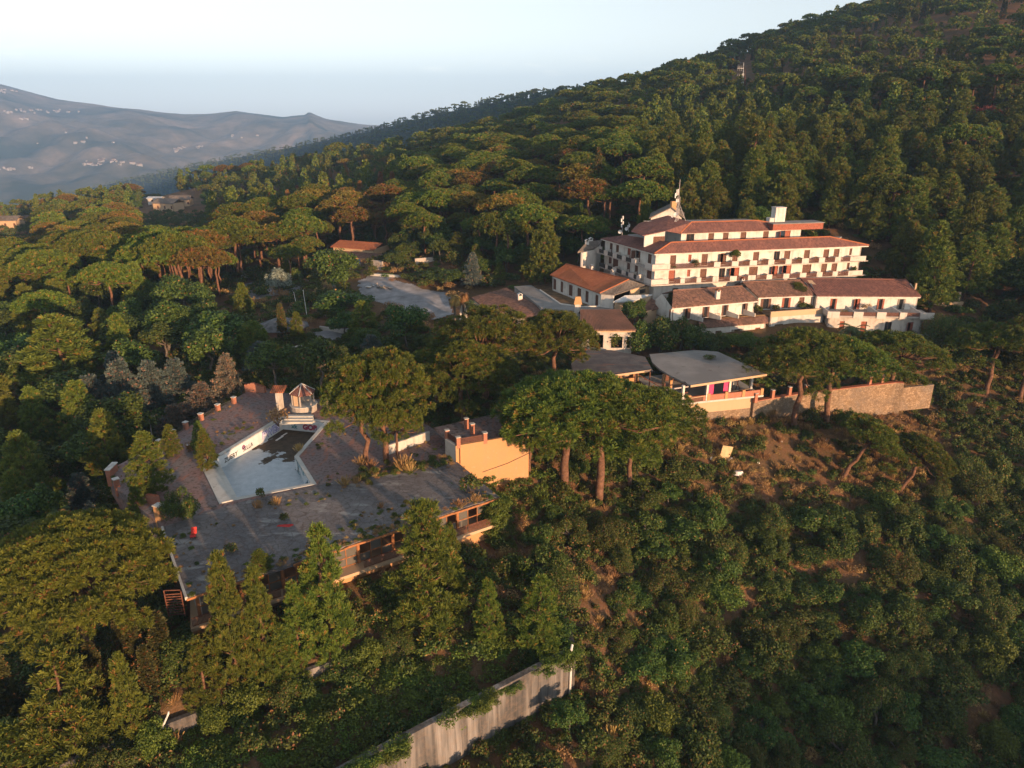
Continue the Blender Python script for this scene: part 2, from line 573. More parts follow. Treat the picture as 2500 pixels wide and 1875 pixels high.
def terrain_mesh():
    az = np.linspace(R(-66), R(66), 330)
    rr = np.concatenate([np.linspace(14, 130, 190), np.geomspace(131, 1500, 150)])
    A, RR = np.meshgrid(az, rr)
    X, Y = RR * np.sin(A), RR * np.cos(A)
    Z = terrain(X, Y)
    nv = X.size
    V = np.stack([X.ravel(), Y.ravel(), Z.ravel()], 1)
    h, w = X.shape
    i = np.arange(h - 1)[:, None] * w + np.arange(w - 1)[None]
    F = np.stack([i, i + 1, i + w + 1, i + w], -1).reshape(-1, 4)
    return V, F
def np_mesh(name, V, F, tint=None, smooth_=False):
    me = bpy.data.meshes.new(name)
    V = np.ascontiguousarray(V, np.float32)
    F = np.ascontiguousarray(F, np.int32)
    me.vertices.add(len(V))
    me.vertices.foreach_set('co', V.ravel())
    k = F.shape[1]
    me.loops.add(F.size)
    me.loops.foreach_set('vertex_index', F.ravel())
    me.polygons.add(len(F))
    me.polygons.foreach_set('loop_start', np.arange(0, F.size, k, dtype=np.int32))
    me.update(calc_edges=True)
    if smooth_:
        me.polygons.foreach_set('use_smooth', np.ones(len(F), bool))
    if tint is not None:
        at = me.attributes.new('tint', 'FLOAT', 'FACE')
        at.data.foreach_set('value', np.ascontiguousarray(tint, np.float32))
    return me
_V, _F = terrain_mesh()
hs_ = obj('hillside', np_mesh('hillside', _V, _F[:, ::-1], smooth_=True), None, 'hillside_soil')
hs_['kind'] = 'structure'

# ------------------------------------------------------------------ far range beyond the valley
m, nt, b = newmat('far_scrub', (0.08, 0.08, 0.06), 0.95, 0.05)
v = pos(nt)
f1 = noise(nt, v, 0.0016, 8, 0.62, 0.38, 0.62)
f2 = noise(nt, v, 0.012, 6, 0.7, 0.35, 0.7)
c = mix(nt, f1, (0.032, 0.044, 0.024), (0.34, 0.25, 0.18))
c = mix(nt, mth(nt, 'MULTIPLY', f2, 0.6), c, (0.050, 0.055, 0.032))
setc(nt, b, c)
def fnoise(x, y, s, seed=0):
    """cheap value noise by summed sines"""
    r_ = np.random.default_rng(seed)
    o = 0
    a = 1.0
    for k in range(5):
        th = r_.uniform(0, 6.28, 3)
        w = s * (1.9 ** k)
        o = o + a * (np.sin(x * w * math.cos(th[0]) + y * w * math.sin(th[0]) + th[1])
                     * np.cos(x * w * math.sin(th[2]) - y * w * math.cos(th[2]) + th[2]))
        a *= 0.55
    return o
# crest line as seen: pixel column -> height of crest, at about 5 km; spurs run down to the valley floor
CREST = [(-700, 120), (-300, 150), (0, 198), (90, 222), (150, 240), (270, 258), (380, 270), (450, 277), (520, 275), (580, 268), (620, 275), (690, 286),
         (745, 282), (757, 273), (772, 281), (800, 291), (850, 298), (950, 305), (1200, 312), (1700, 316)]
def far_height(X, Y):
    px = 1250 + FPX * X / (Y * CP)           # column of the crest (near the horizon)
    cy = np.interp(px, [c_[0] for c_ in CREST], [c_[1] for c_ in CREST])
    yc = (cy - 937.5) / FPX
    YC = 5200.0
    crest = CAMZ - YC / (CP - yc * SP) * (SP + yc * CP)
    floor = -330 + 0.0 * X
    t = (Y - 1900) / (YC - 1900)
    s_ = np.where(t < 1, smooth(t) * 0.72 + 0.28 * np.clip(t, 0, 1), 1 - (t - 1) * 1.4)
    nz = fnoise(X, Y, 0.0032, 3) * 70 * np.clip(np.minimum(t * 2.2, (1.04 - t) * 2.4), 0.02, 1)
    return floor + (crest - floor) * s_ + nz
az = np.linspace(R(-62), R(30), 420)
rr = np.linspace(1500, 8000, 240)
A, RR = np.meshgrid(az, rr)
X, Y = RR * np.tan(A), RR
Z = far_height(X, Y)
h_, w_ = X.shape
i_ = np.arange(h_ - 1)[:, None] * w_ + np.arange(w_ - 1)[None]
F_ = np.stack([i_, i_ + w_, i_ + w_ + 1, i_ + 1], -1).reshape(-1, 4)
fh = obj('distant_hills', np_mesh('distant_hills', np.stack([X.ravel(), Y.ravel(), Z.ravel()], 1), F_[:, ::-1], smooth_=True), None, 'far_scrub')
fh['kind'] = 'structure'

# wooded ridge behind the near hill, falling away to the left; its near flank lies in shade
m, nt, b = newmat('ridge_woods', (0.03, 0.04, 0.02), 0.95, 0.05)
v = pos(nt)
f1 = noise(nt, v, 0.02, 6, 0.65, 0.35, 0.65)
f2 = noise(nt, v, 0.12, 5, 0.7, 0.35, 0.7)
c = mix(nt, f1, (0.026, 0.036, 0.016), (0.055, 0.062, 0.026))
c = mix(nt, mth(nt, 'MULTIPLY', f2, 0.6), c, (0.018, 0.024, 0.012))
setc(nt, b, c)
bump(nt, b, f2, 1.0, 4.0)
CREST2 = [(1620, 186, 760), (1500, 196, 850), (1440, 208, 920), (1390, 216, 980), (1330, 218, 1060), (1270, 231, 1150), (1200, 240, 1240), (1120, 258, 1350), (1040, 276, 1480), (960, 298, 1600), (860, 322, 1750),
          (735, 348, 1900), (600, 374, 2050), (469, 400, 2200), (330, 430, 2350), (150, 470, 2500), (-100, 520, 2650)]
_s = np.linspace(0, len(CREST2) - 1, 150)
_cr = np.array(CREST2, float)
RIDGE = []
_Vr, _Fr = [], []
_ds = np.array([-260, -120, -40, 0, 25, 60, 110, 180, 270, 380, 520], float)
for s in _s:
    cx_, cy_, YY = (np.interp(s, np.arange(len(CREST2)), _cr[:, k]) for k in range(3))
    C0 = PY(cx_, cy_, YY) - Vector((0, 0, 7))
    RIDGE.append(C0)
    for d_ in _ds:
        dz = -0.42 * d_ if d_ > 0 else 0.45 * d_
        w_ = 6 * math.sin(s * 1.7 + d_ * 0.02) * min(1, abs(d_) / 80)
        _Vr.append((C0.x - 0.82 * d_, C0.y - 0.57 * d_, C0.z + dz + w_))
_k = len(_ds)
for i in range(len(_s) - 1):
    for j in range(_k - 1):
        q = i * _k + j
        _Fr.append((q, q + 1, q + _k + 1, q + _k))
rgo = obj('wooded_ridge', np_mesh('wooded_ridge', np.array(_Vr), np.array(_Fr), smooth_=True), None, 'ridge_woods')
rgo['kind'] = 'structure'
# ------------------------------------------------------------------ foliage prototypes
def unit(a):
    return a / np.maximum(np.linalg.norm(a, axis=-1, keepdims=True), 1e-9)
def sphere_dirs(n, zmin=-1.0, r_=None):
    r_ = r_ or rng
    z = r_.uniform(zmin, 1, n)
    a = r_.uniform(0, 2 * math.pi, n)
    q = np.sqrt(1 - z * z)
    return np.stack([q * np.cos(a), q * np.sin(a), z], 1)
def blades(C, N, L, W, nb, spread, flip=False):
    """needle tufts: nb thin triangles fanning out from each centre about its axis; returns V, F, tint"""
    n = len(C)
    T = rng.uniform(0, 1, n)
    C = np.repeat(C, nb, 0)
    D = unit(np.repeat(N, nb, 0) + rng.normal(0, spread, (n * nb, 3)))
    S = unit(np.cross(D, rng.normal(0, 1, (n * nb, 3))))
    ll = L * rng.uniform(0.65, 1.15, (n * nb, 1))
    ww = W * rng.uniform(0.7, 1.2, (n * nb, 1))
    a = C - D * ll * 0.15
    b_ = C + D * ll + S * ww * 0.5
    c_ = C + D * ll * 0.9 - S * ww * 0.5
    V = np.stack([a, b_, c_], 1).reshape(-1, 3)
    F = np.arange(len(V)).reshape(-1, 3)
    t = np.clip(np.repeat(T, nb) + rng.normal(0, 0.06, n * nb), 0, 1)
    return V, F, t
def leaves(C, N, s, tw=0.8):
    """broad leaves: one folded diamond each (two triangles)"""
    n = len(C)
    N = unit(N + rng.normal(0, tw, (n, 3)))
    A = unit(np.cross(N, rng.normal(0, 1, (n, 3))))
    B = np.cross(N, A)
    ss = s * rng.uniform(0.7, 1.3, (n, 1))
    p0 = C - A * ss * 0.7
    p1 = C + B * ss * 0.42 + N * ss * 0.12
    p2 = C + A * ss * 0.7
    p3 = C - B * ss * 0.42 + N * ss * 0.12
    V = np.stack([p0, p1, p2, p3], 1).reshape(-1, 3)
    i = np.arange(n)[:, None] * 4
    F = np.concatenate([i + np.array([[0, 1, 2]]), i + np.array([[0, 2, 3]])], 1).reshape(-1, 3)
    t = np.repeat(rng.uniform(0, 1, n), 2)
    return V, F, t
def join(parts):
    V, F, T = [], [], []
    o_ = 0
    for v_, f_, t_ in parts:
        V.append(v_)
        F.append(f_ + o_)
        T.append(t_)
        o_ += len(v_)
    return np.concatenate(V), np.concatenate(F), np.concatenate(T)
def on_clumps(cl, dens, zmin=-0.35, r0=0.8):
    """points on clump shells; cl rows = x, y, z, rx, rz"""
    P_, N_ = [], []
    for x, y, z, rx, rz in cl:
        k = max(4, int(dens * rx * (rx + rz) * 6.0))
        d = sphere_dirs(k, zmin)
        s = rng.uniform(r0, 1.0, (k, 1))
        P_.append(np.array([x, y, z]) + d * np.array([rx, rx, rz]) * s)
        N_.append(unit(d / np.array([rx, rx, rz])))
    return np.concatenate(P_), np.concatenate(N_)
def disc(n, Rm, mind):
    pts = []
    tries = 0
    while len(pts) < n and tries < n * 60:
        tries += 1
        a = rng.uniform(0, 6.283)
        r_ = Rm * math.sqrt(rng.uniform(0, 1))
        p = (r_ * math.cos(a), r_ * math.sin(a))
        if all((p[0] - q[0]) ** 2 + (p[1] - q[1]) ** 2 > mind * mind for q in pts):
            pts.append(p)
    return pts
def limbs(base, targets, r0, r1, mb=None, n=6, sag=0.12):
    mb = mb or MB()
    for t in targets:
        a, b_ = Vector(base), Vector(t)
        m1 = a.lerp(b_, 0.5) + Vector((rng.normal(0, 0.2), rng.normal(0, 0.2), -sag * (b_ - a).length))
        mb.tube([a, m1, b_], [r0, (r0 + r1) / 2, r1], n)
    return mb
PROTO = {}          # kind -> list of (trunk mesh, crown mesh, height, radius)
def trunk_tube(h, r0, r1, lean=0.0, wob=0.15, n=8):
    k = 6
    pts = [(lean * (i / k) ** 1.0 * h + (rng.normal(0, wob) if 0 < i else 0), rng.normal(0, wob) if 0 < i else 0, h * i / k - (1.2 if i == 0 else 0)) for i in range(k + 1)]
    return pts, [r0 + (r1 - r0) * i / k for i in range(k + 1)]
def reg(kind, mb, crown, h, r_, bark, leaf):
    tm = mb.mesh(kind + '_trunk', smooth=True)
    tm.materials.append(MATS[bark])
    V, F, t = crown
    cm = np_mesh(kind + '_crown', V, F, t)
    cm.materials.append(MATS[leaf])
    PROTO.setdefault(kind, []).append((tm, cm, h, r_))

def umbrella(h=13.0, Rm=5.6, dome=2.6, nc=34, dens=3.2, L=0.52, W=0.16, nb=12, lean=0.0, kind='umbrella_pine', gap=0.25, low=0.0, spread=0.6, leaf='pine_needles', tr=0.34):
    pts, rad = trunk_tube(h - dome * 0.9, tr, tr * 0.6, lean)
    mb = MB().tube(pts, rad, 8)
    tx, ty, tz = pts[-1]
    cl = []
    ell = rng.uniform(0.82, 1.2)
    for x, y in disc(nc, Rm * 0.9, Rm * gap):
        q = (x * x + y * y) / (Rm * Rm)
        z = h - dome * 1.5 * (1 - math.sqrt(max(0.0, 1 - 0.97 * q))) - rng.uniform(0.6, 1.0)
        rx = rng.uniform(0.15, 0.23) * Rm * (0.68 if Rm > 7 else 0.82 if nc > 40 and kind.endswith('a_pine') or kind == 'bronzed_pine' else 1.0)
        if low and rng.uniform() < low:
            z -= rng.uniform(0.8, 2.6)
        cl.append((tx + x * ell, ty + y / ell, z, rx, rx * rng.uniform(0.55, 0.75)))
    k = [c for c in cl if rng.uniform() < (0.45 if kind in ('umbrella_pine', 'far_umbrella') else 0.8)]
    limbs((tx, ty, tz - 0.8), [(c[0], c[1], c[2] - c[4] * 0.5) for c in k], 0.14, 0.04, mb, 5)
    P_, N_ = on_clumps(cl, dens, -0.45, 0.78)
    cr = blades(P_, unit(N_ + np.array([0, 0, 0.55])), L, W, nb, spread)
    reg(kind, mb, cr, h, Rm, 'pine_bark', leaf)

def aleppo(h=13.0, Rm=3.6, nc=46, dens=2.7, L=0.6, W=0.17, nb=8, low=0.12, pw=0.75, kind='aleppo_pine', leaf='aleppo_needles', up=1.0, bark='pine_bark', lean=0.0):
    pts, rad = trunk_tube(h * 0.93, 0.27, 0.05, lean)
    mb = MB().tube(pts, rad, 7)
    cl = []
    for i in range(nc):
        t = low + (1 - low) * ((i + rng.uniform(0, 1)) / nc) ** 0.9
        prof = Rm * ((1 - t) ** pw) * min(1.0, 0.45 + (t - low) * 3.2) + 0.25
        a = i * 2.399 + rng.normal(0, 0.4)
        q = prof * rng.uniform(0.45, 0.95)
        rx = rng.uniform(0.2, 0.33) * Rm * (1.1 - 0.55 * t)
        cl.append((lean * t * h + q * math.cos(a), q * math.sin(a), t * h - rx * 0.2, rx, rx * rng.uniform(0.7, 1.0)))
    cl.append((lean * h, 0, h - 0.4, 0.32, 0.7))
    for c in cl[::2]:
        zt = max(0.8, c[2] - 0.25 * math.hypot(c[0] - lean * c[2], c[1]) - 0.4)
        mb.tube([(lean * zt, 0, zt), (c[0], c[1], c[2])], [0.07, 0.02], 4)
    P_, N_ = on_clumps(cl, dens, -0.55, 0.6)
    cr = blades(P_, unit(N_ * 0.8 + np.array([0, 0, up])), L, W, nb, 0.38)
    reg(kind, mb, cr, h, Rm, bark, leaf)

def broad(h=8.0, Rm=3.6, nc=26, dens=17.0, s=0.25, kind='broadleaf_tree', leaf='broad_leaves', low=0.28, bark='grey_bark'):
    mb = MB()
    pts, rad = trunk_tube(h * 0.55, 0.22, 0.12)
    mb.tube(pts, rad, 7)
    cl = []
    hz_ = h * (1 - low) / 2
    for i in range(nc):
        d = sphere_dirs(1, -0.7)[0]
        q = rng.uniform(0.45, 0.85)
        rx = rng.uniform(0.24, 0.38) * Rm
        cl.append((d[0] * Rm * q, d[1] * Rm * q, h * low + hz_ + d[2] * hz_ * q, rx, rx * rng.uniform(0.7, 0.95)))
    limbs((pts[-1][0], pts[-1][1], pts[-1][2] - 0.4), [(c[0], c[1], c[2]) for c in cl[:9]], 0.09, 0.025, mb, 5, 0.02)
    P_, N_ = on_clumps(cl, dens, -0.7, 0.55)
    reg(kind, mb, leaves(P_, N_ + np.array([0, 0, 0.35]), s), h, Rm, bark, leaf)

def shrub(h=1.6, Rm=1.1, nc=6, dens=26.0, s=0.17, kind='shrub', leaf='scrub_leaves', zmin=-0.4):
    mb = limbs((0, 0, -0.3), [(rng.normal(0, Rm * 0.3), rng.normal(0, Rm * 0.3), h * 0.6) for _ in range(4)], 0.03, 0.01, None, 4, 0)
    cl = []
    for x, y in disc(nc, Rm * 0.7, Rm * 0.3):
        rx = rng.uniform(0.35, 0.55) * Rm
        z = h * rng.uniform(0.3, 0.62) * (1 - 0.3 * (x * x + y * y) / Rm / Rm)
        cl.append((x, y, z, rx, max(h * 0.4, 0.2) * rng.uniform(0.7, 1.1)))
    P_, N_ = on_clumps(cl, dens, zmin, 0.5)
    reg(kind, mb, leaves(P_, N_ + np.array([0, 0, 0.4]), s), h, Rm, 'dead_twigs', leaf)

def cypress(h=10.0, Rm=0.85, kind='cypress', leaf='cypress_leaves', n=900):
    mb = MB().tube([(0, 0, -1), (0, 0, h * 0.5), (0, 0, h * 0.96)], [0.16, 0.1, 0.02], 6)
    t = rng.uniform(0.03, 1, n) ** 0.9
    a = rng.uniform(0, 6.283, n)
    lump = 1 + 0.18 * np.sin(a * 3 + t * 9) + 0.12 * np.sin(a * 5 - t * 23)
    prof = Rm * np.minimum(1, t * 6 + 0.3) * (1 - t) ** 0.55 * lump + 0.05
    q = prof * rng.uniform(0.7, 1.0, n)
    P_ = np.stack([q * np.cos(a), q * np.sin(a), t * h * 0.97], 1)
    N_ = np.stack([np.cos(a) * 0.45, np.sin(a) * 0.45, np.ones(n)], 1)
    reg(kind, mb, blades(P_, unit(N_), 0.55, 0.17, 7, 0.2), h, Rm, 'grey_bark', leaf)

def cedar(h=9.0, Rm=3.6, tiers=11, kind='cedar', leaf='cedar_needles', droop=0.16, dens=1.0):
    pts, rad = trunk_tube(h * 0.97, 0.2, 0.03, 0, 0.06)
    mb = MB().tube(pts, rad, 7)
    C_, N_ = [], []
    for i in range(tiers):
        t = 0.16 + 0.82 * i / tiers
        rt = Rm * (1 - t) ** 0.7 + 0.2
        nb_ = int(rng.integers(6, 9))
        for k in range(nb_):
            a = k * 6.283 / nb_ + rng.uniform(0, 0.8)
            ln = rt * rng.uniform(0.65, 1.1)
            z0 = t * h + rng.normal(0, 0.12)
            tip = (ln * math.cos(a), ln * math.sin(a), z0 + ln * (0.10 - droop * rng.uniform(0.4, 1.6)))
            mb.tube([(0, 0, z0 - 0.15), tip], [0.045, 0.012], 4)
            m_ = int(ln * 15 * dens) + 5
            u = rng.uniform(0.2, 1.0, m_)
            w = rng.normal(0, 1, m_) * 0.17 * ln * (0.35 + np.sin(u * 3.0) * 0.8)
            C_.append(np.stack([u * tip[0] - w * math.sin(a), u * tip[1] + w * math.cos(a), z0 + u * (tip[2] - z0) - np.abs(w) * 0.15 + rng.normal(0, 0.05, m_)], 1))
            N_.append(np.stack([np.full(m_, math.cos(a) * 0.7), np.full(m_, math.sin(a) * 0.7), np.full(m_, 0.25)], 1))
    reg(kind, mb, blades(np.concatenate(C_), unit(np.concatenate(N_)), 0.36, 0.13, 7, 0.6), h, Rm, 'grey_bark', leaf)

def palm(h=4.5, Rm=2.6, nf=26, kind='palm', leaf='palm_fronds', droop=1.0):
    mb = MB()
    ts = np.linspace(0, 1, 9)
    mb.tube([(0, 0, -0.6 + (h + 0.6) * t) for t in ts], [0.26 + 0.04 * math.sin(i * 2.7) for i in range(9)], 9)
    V, F, T = [], [], []
    for k in range(nf):
        a = k * 2.399
        el = rng.uniform(-0.5, 1.25)
        L = Rm * rng.uniform(0.85, 1.1)
        tint = rng.uniform(0, 1)
        p = np.array([0, 0, h])
        d = np.array([math.cos(a) * math.cos(el), math.sin(a) * math.cos(el), math.sin(el)])
        side = np.array([-math.sin(a), math.cos(a), 0])
        m_ = 16
        for j in range(m_):
            q = p + d * L / m_
            wl = 0.55 * L * 0.45 * math.sin(math.pi * min(1, (j + 1.5) / (m_ + 1))) ** 0.7
            for sg in (-1, 1):
                tip = (p + q) / 2 + side * sg * wl + d * wl * 0.75 - np.array([0, 0, wl * 0.35])
                n_ = len(V) * 3
                V.append(np.stack([p, q, tip]))
                F.append([n_, n_ + 1, n_ + 2])
                T.append(tint)
            p = q
            d = unit(d + np.array([0, 0, -0.10 * droop * (1 + 0.1 * j)]))
    reg(kind, mb, (np.concatenate(V), np.array(F), np.array(T)), h + 1.5, Rm, 'grey_bark', leaf)

def grass_clump(h=1.1, Rm=0.5, n=60, kind='grass_tuft', leaf='dry_grass'):
    P_ = np.concatenate([rng.normal(0, Rm * 0.3, (n, 2)), np.zeros((n, 1))], 1)
    N_ = unit(np.concatenate([P_[:, :2] * 1.4 / Rm * 0.5, np.ones((n, 1))], 1))
    reg(kind, MB().tube([(0, 0, -0.2), (0, 0, 0.05)], 0.05, 4), blades(P_, N_, h, 0.06, 2, 0.25), h, Rm, 'dead_twigs', leaf)

for k in range(5):
    umbrella(h=rng.uniform(12.5, 14.5), Rm=rng.uniform(5.2, 6.2), dome=rng.uniform(2.6, 3.6), nc=int(rng.integers(48, 60)), gap=0.175, dens=3.6)
for k in range(3):      # close, finely branched stone pines
    umbrella(h=12.0, Rm=5.2, dome=3.4, nc=50, dens=4.4, L=0.42, W=0.055, nb=24, kind='stone_pine', gap=0.20, low=0.15, spread=0.7)
for k in range(4):      # full rounded pines near the pool
    umbrella(h=12.0, Rm=5.0, dome=4.8, nc=54, dens=4.4, L=0.42, W=0.055, nb=24, kind='round_pine', gap=0.17, low=0.45, spread=0.7)
for k in range(6):
    aleppo(h=rng.uniform(11, 16), Rm=rng.uniform(3.2, 4.6), nc=int(rng.integers(44, 60)), dens=3.2, W=0.10, nb=13, pw=rng.uniform(0.5, 0.8))
umbrella(h=15.0, Rm=8.4, dome=5.0, nc=120, dens=4.4, L=0.44, W=0.055, nb=24, kind='great_pine', gap=0.125, low=0.2, spread=0.7, tr=0.42, leaf='fresh_needles')
for k in range(3):
    umbrella(h=rng.uniform(12, 14), Rm=rng.uniform(5.0, 6.0), dome=rng.uniform(2.4, 3.2), nc=int(rng.integers(46, 58)), gap=0.175, dens=3.6, kind='bronzed_pine', leaf='bronzed_needles')
for k in range(4):      # young conical pines with upright shoots
    aleppo(h=10.0, Rm=2.7, nc=64, dens=5.6, L=0.44, W=0.05, nb=20, low=0.05, pw=0.8, kind='young_pine', leaf='young_pine_needles', up=1.5)
for k in range(4):
    broad(h=rng.uniform(7, 9), Rm=rng.uniform(3.0, 4.0), nc=int(rng.integers(24, 32)))
for k in range(2):
    broad(h=5.0, Rm=2.6, nc=24, dens=17.0, s=0.20, kind='silver_tree', leaf='silver_leaves', low=0.05)
for lf_, sz_, dn_, nc_ in (('broad_leaves', 0.16, 26.0, 28), ('scrub_leaves', 0.14, 30.0, 22), ('creeper_leaves', 0.20, 18.0, 30), ('scrub_leaves', 0.22, 15.0, 34), ('broad_leaves', 0.20, 20.0, 20), ('scrub_leaves', 0.12, 22.0, 40)):
    broad(h=4.5, Rm=3.2, nc=nc_, dens=dn_, s=sz_, kind='scrub_oak', low=0.0, leaf=lf_)
broad(h=9, Rm=4.2, nc=26, dens=8.0, s=0.32, kind='red_tree', leaf='red_leaves', low=0.3)
for k in range(3):
    cypress(h=rng.uniform(10, 12), Rm=rng.uniform(0.8, 1.1), n=1000)
for k in range(2):
    cypress(h=9, Rm=1.15, kind='rusty_cypress', leaf='rusty_cypress_leaves', n=800)
for k in range(3):
    cedar(h=rng.uniform(8, 10), dens=1.3)
for k in range(2):
    cedar(h=8, kind='dry_cedar', leaf='dry_cedar_needles', dens=0.9)
palm()
palm(h=6.0, Rm=2.2, kind='dry_palm', leaf='dry_palm_fronds', droop=1.5, nf=34)
for k in range(5):
    shrub(h=rng.uniform(1.3, 2.1), Rm=rng.uniform(1.0, 1.5), nc=int(rng.integers(5, 9)))
for k in range(3):
    shrub(h=0.8, Rm=1.3, nc=8, dens=24, s=0.15, kind='creeper', leaf='creeper_leaves')
for k in range(2):
    shrub(h=1.2, Rm=0.9, nc=6, dens=22, s=0.12, kind='dry_bush', leaf='dry_grass')
for k in range(2):
    grass_clump()
for k in range(3):      # light-weight trees for the far woods
    umbrella(h=12.5, Rm=5.2, dome=2.6, nc=20, dens=1.4, L=0.8, W=0.42, nb=7, kind='far_umbrella')
for k in range(2):
    aleppo(h=12, Rm=3.4, nc=26, dens=1.3, L=0.9, W=0.42, nb=6, kind='far_aleppo')
for k in range(2):
    broad(h=8, Rm=3.8, nc=16, dens=4.0, s=0.55, kind='far_broad')

# ------------------------------------------------------------------ planting
def plant(kind, x, y, h=None, w=None, z=None, rot=None, label=None, cat='tree', group=None, name=None, var=None, lean=None, crown_name='crown'):
    """one tree or plant as a thing of its own: trunk and crown under an empty at its foot"""
    vs_ = PROTO[kind]
    tm, cm, ph, pr = vs_[(var if var is not None else int(rng.integers(0, len(vs_)))) % len(vs_)]
    z = ground(x, y) if z is None else z
    e = empty(name or kind, (x, y, z), label, cat, group)
    sh = (h or ph) / ph
    sw = (w / 2) / pr if w else sh
    e.scale = (sw, sw, sh)
    e.rotation_euler = (lean[0] if lean else 0, lean[1] if lean else 0, rng.uniform(0, 6.28) if rot is None else rot)
    for nm, me in (('trunk', tm), (crown_name, cm)):
        o_ = bpy.data.objects.new(nm, me)
        COL.objects.link(o_)
        o_.parent = e
    return e

def stuff(name, kinds, pts, label, cat, zoff=0.0):
    """uncountable growth: one object, instances of joined plant meshes on points (x, y, z, scale, index)"""
    col = bpy.data.collections.new(name + '_kinds')
    n_ = 0
    for k in kinds:
        for tm, cm, ph, pr in PROTO[k]:
            bm = bmesh.new()
            bm.from_mesh(cm)
            me = bpy.data.meshes.new(name + '_plant')
            V0 = np.empty(len(cm.vertices) * 3, np.float32)
            cm.vertices.foreach_get('co', V0)
            bm.free()
            o_ = bpy.data.objects.new('%s_kind_%03d' % (name, n_), cm)
            col.objects.link(o_)
            bpy.data.meshes.remove(me)
            n_ += 1
    P_ = np.asarray(pts, np.float32)
    me = bpy.data.meshes.new(name)
    me.vertices.add(len(P_))
    me.vertices.foreach_set('co', np.ascontiguousarray(P_[:, :3]).ravel())
    for nm, arr, ty in (('scl', P_[:, 3], 'FLOAT'), ('rot', rng.uniform(0, 6.28, len(P_)), 'FLOAT'), ):
        a_ = me.attributes.new(nm, ty, 'POINT')
        a_.data.foreach_set('value', np.ascontiguousarray(arr, np.float32))
    a_ = me.attributes.new('idx', 'INT', 'POINT')
    a_.data.foreach_set('value', np.ascontiguousarray(P_[:, 4] % n_, np.int32))
    o_ = obj(name, me)
    ng = bpy.data.node_groups.new(name + '_nodes', 'GeometryNodeTree')
    ng.interface.new_socket('Geometry', in_out='INPUT', socket_type='NodeSocketGeometry')
    ng.interface.new_socket('Geometry', in_out='OUTPUT', socket_type='NodeSocketGeometry')
    gi = ng.nodes.new('NodeGroupInput')
    go = ng.nodes.new('NodeGroupOutput')
    ip = ng.nodes.new('GeometryNodeInstanceOnPoints')
    ci = ng.nodes.new('GeometryNodeCollectionInfo')
    ci.inputs['Collection'].default_value = col
    ci.inputs['Separate Children'].default_value = True
    ci.inputs['Reset Children'].default_value = True
    def att(nm, ty):
        a = ng.nodes.new('GeometryNodeInputNamedAttribute')
        a.data_type = ty
        a.inputs['Name'].default_value = nm
        return a.outputs[0]
    ng.links.new(gi.outputs[0], ip.inputs['Points'])
    ng.links.new(ci.outputs[0], ip.inputs['Instance'])
    ip.inputs['Pick Instance'].default_value = True
    ng.links.new(att('idx', 'INT'), ip.inputs['Instance Index'])
    cx = ng.nodes.new('ShaderNodeCombineXYZ')
    ng.links.new(att('rot', 'FLOAT'), cx.inputs[2])
    ng.links.new(cx.outputs[0], ip.inputs['Rotation'])
    ng.links.new(att('scl', 'FLOAT'), ip.inputs['Scale'])
    ng.links.new(ip.outputs[0], go.inputs[0])
    md = o_.modifiers.new('planting', 'NODES')
    md.node_group = ng
    tag(o_, label, cat, kind='stuff')
    return o_
# ------------------------------------------------------------------ building materials
def plaster(name, c, stain=(0.20, 0.17, 0.14), amt=0.5, peel=(0.42, 0.30, 0.22)):
    m, nt, b = newmat(name, c, 0.9, 0.15)
    v = pos(nt)
    n1 = noise(nt, v, 0.55, 7, 0.65, 0.50, 0.78)
    vs_ = pos(nt, (1.5, 1.5, 0.10))
    n2 = noise(nt, vs_, 1.0, 5, 0.6, 0.52, 0.80)
    n3 = noise(nt, v, 2.4, 6, 0.7, 0.60, 0.70)
    n4 = noise(nt, v, 7.0, 4, 0.6, 0.2, 0.8)
    col = mix(nt, mth(nt, 'MULTIPLY', n4, 0.16), c, tuple(x * 0.7 for x in c))
    col = mix(nt, mth(nt, 'MULTIPLY', n1, amt), col, stain)
    col = mix(nt, mth(nt, 'MULTIPLY', n2, amt * 0.9), col, stain)
    col = mix(nt, mth(nt, 'MULTIPLY', n3, amt * 0.7), col, peel)
    setc(nt, b, col)
    bump(nt, b, n3, 0.3, 0.03)
plaster('white_plaster', (0.57, 0.55, 0.51), amt=0.66)
plaster('worn_white_plaster', (0.50, 0.47, 0.43), amt=0.8)
plaster('parapet_plaster', (0.52, 0.48, 0.44), amt=0.6)
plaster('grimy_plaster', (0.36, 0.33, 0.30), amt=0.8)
plaster('ochre_render', (0.44, 0.25, 0.12), stain=(0.33, 0.22, 0.14), amt=0.5, peel=(0.46, 0.38, 0.30))
plaster('pale_ochre_render', (0.46, 0.33, 0.21), stain=(0.36, 0.26, 0.18), amt=0.45)
m, nt, b = newmat('cast_concrete', (0.2, 0.19, 0.18), 0.9, 0.15)
v1 = noise(nt, pos(nt, (1.1, 1.1, 0.05)), 1.6, 6, 0.65, 0.40, 0.62)
v2 = noise(nt, pos(nt, (0.35, 0.35, 0.05)), 1.0, 4, 0.6, 0.42, 0.60)
v3 = noise(nt, pos(nt), 1.8, 6, 0.7, 0.45, 0.70)
c = mix(nt, v1, (0.24, 0.23, 0.22), (0.07, 0.068, 0.066))
c = mix(nt, mth(nt, 'MULTIPLY', v2, 0.75), c, (0.035, 0.035, 0.036))
c = mix(nt, mth(nt, 'MULTIPLY', v3, 0.4), c, (0.20, 0.15, 0.11))
setc(nt, b, c)
bump(nt, b, v3, 0.3, 0.04)
plaster('dark_masonry', (0.13, 0.10, 0.08), stain=(0.07, 0.062, 0.055), amt=0.9, peel=(0.26, 0.17, 0.10))
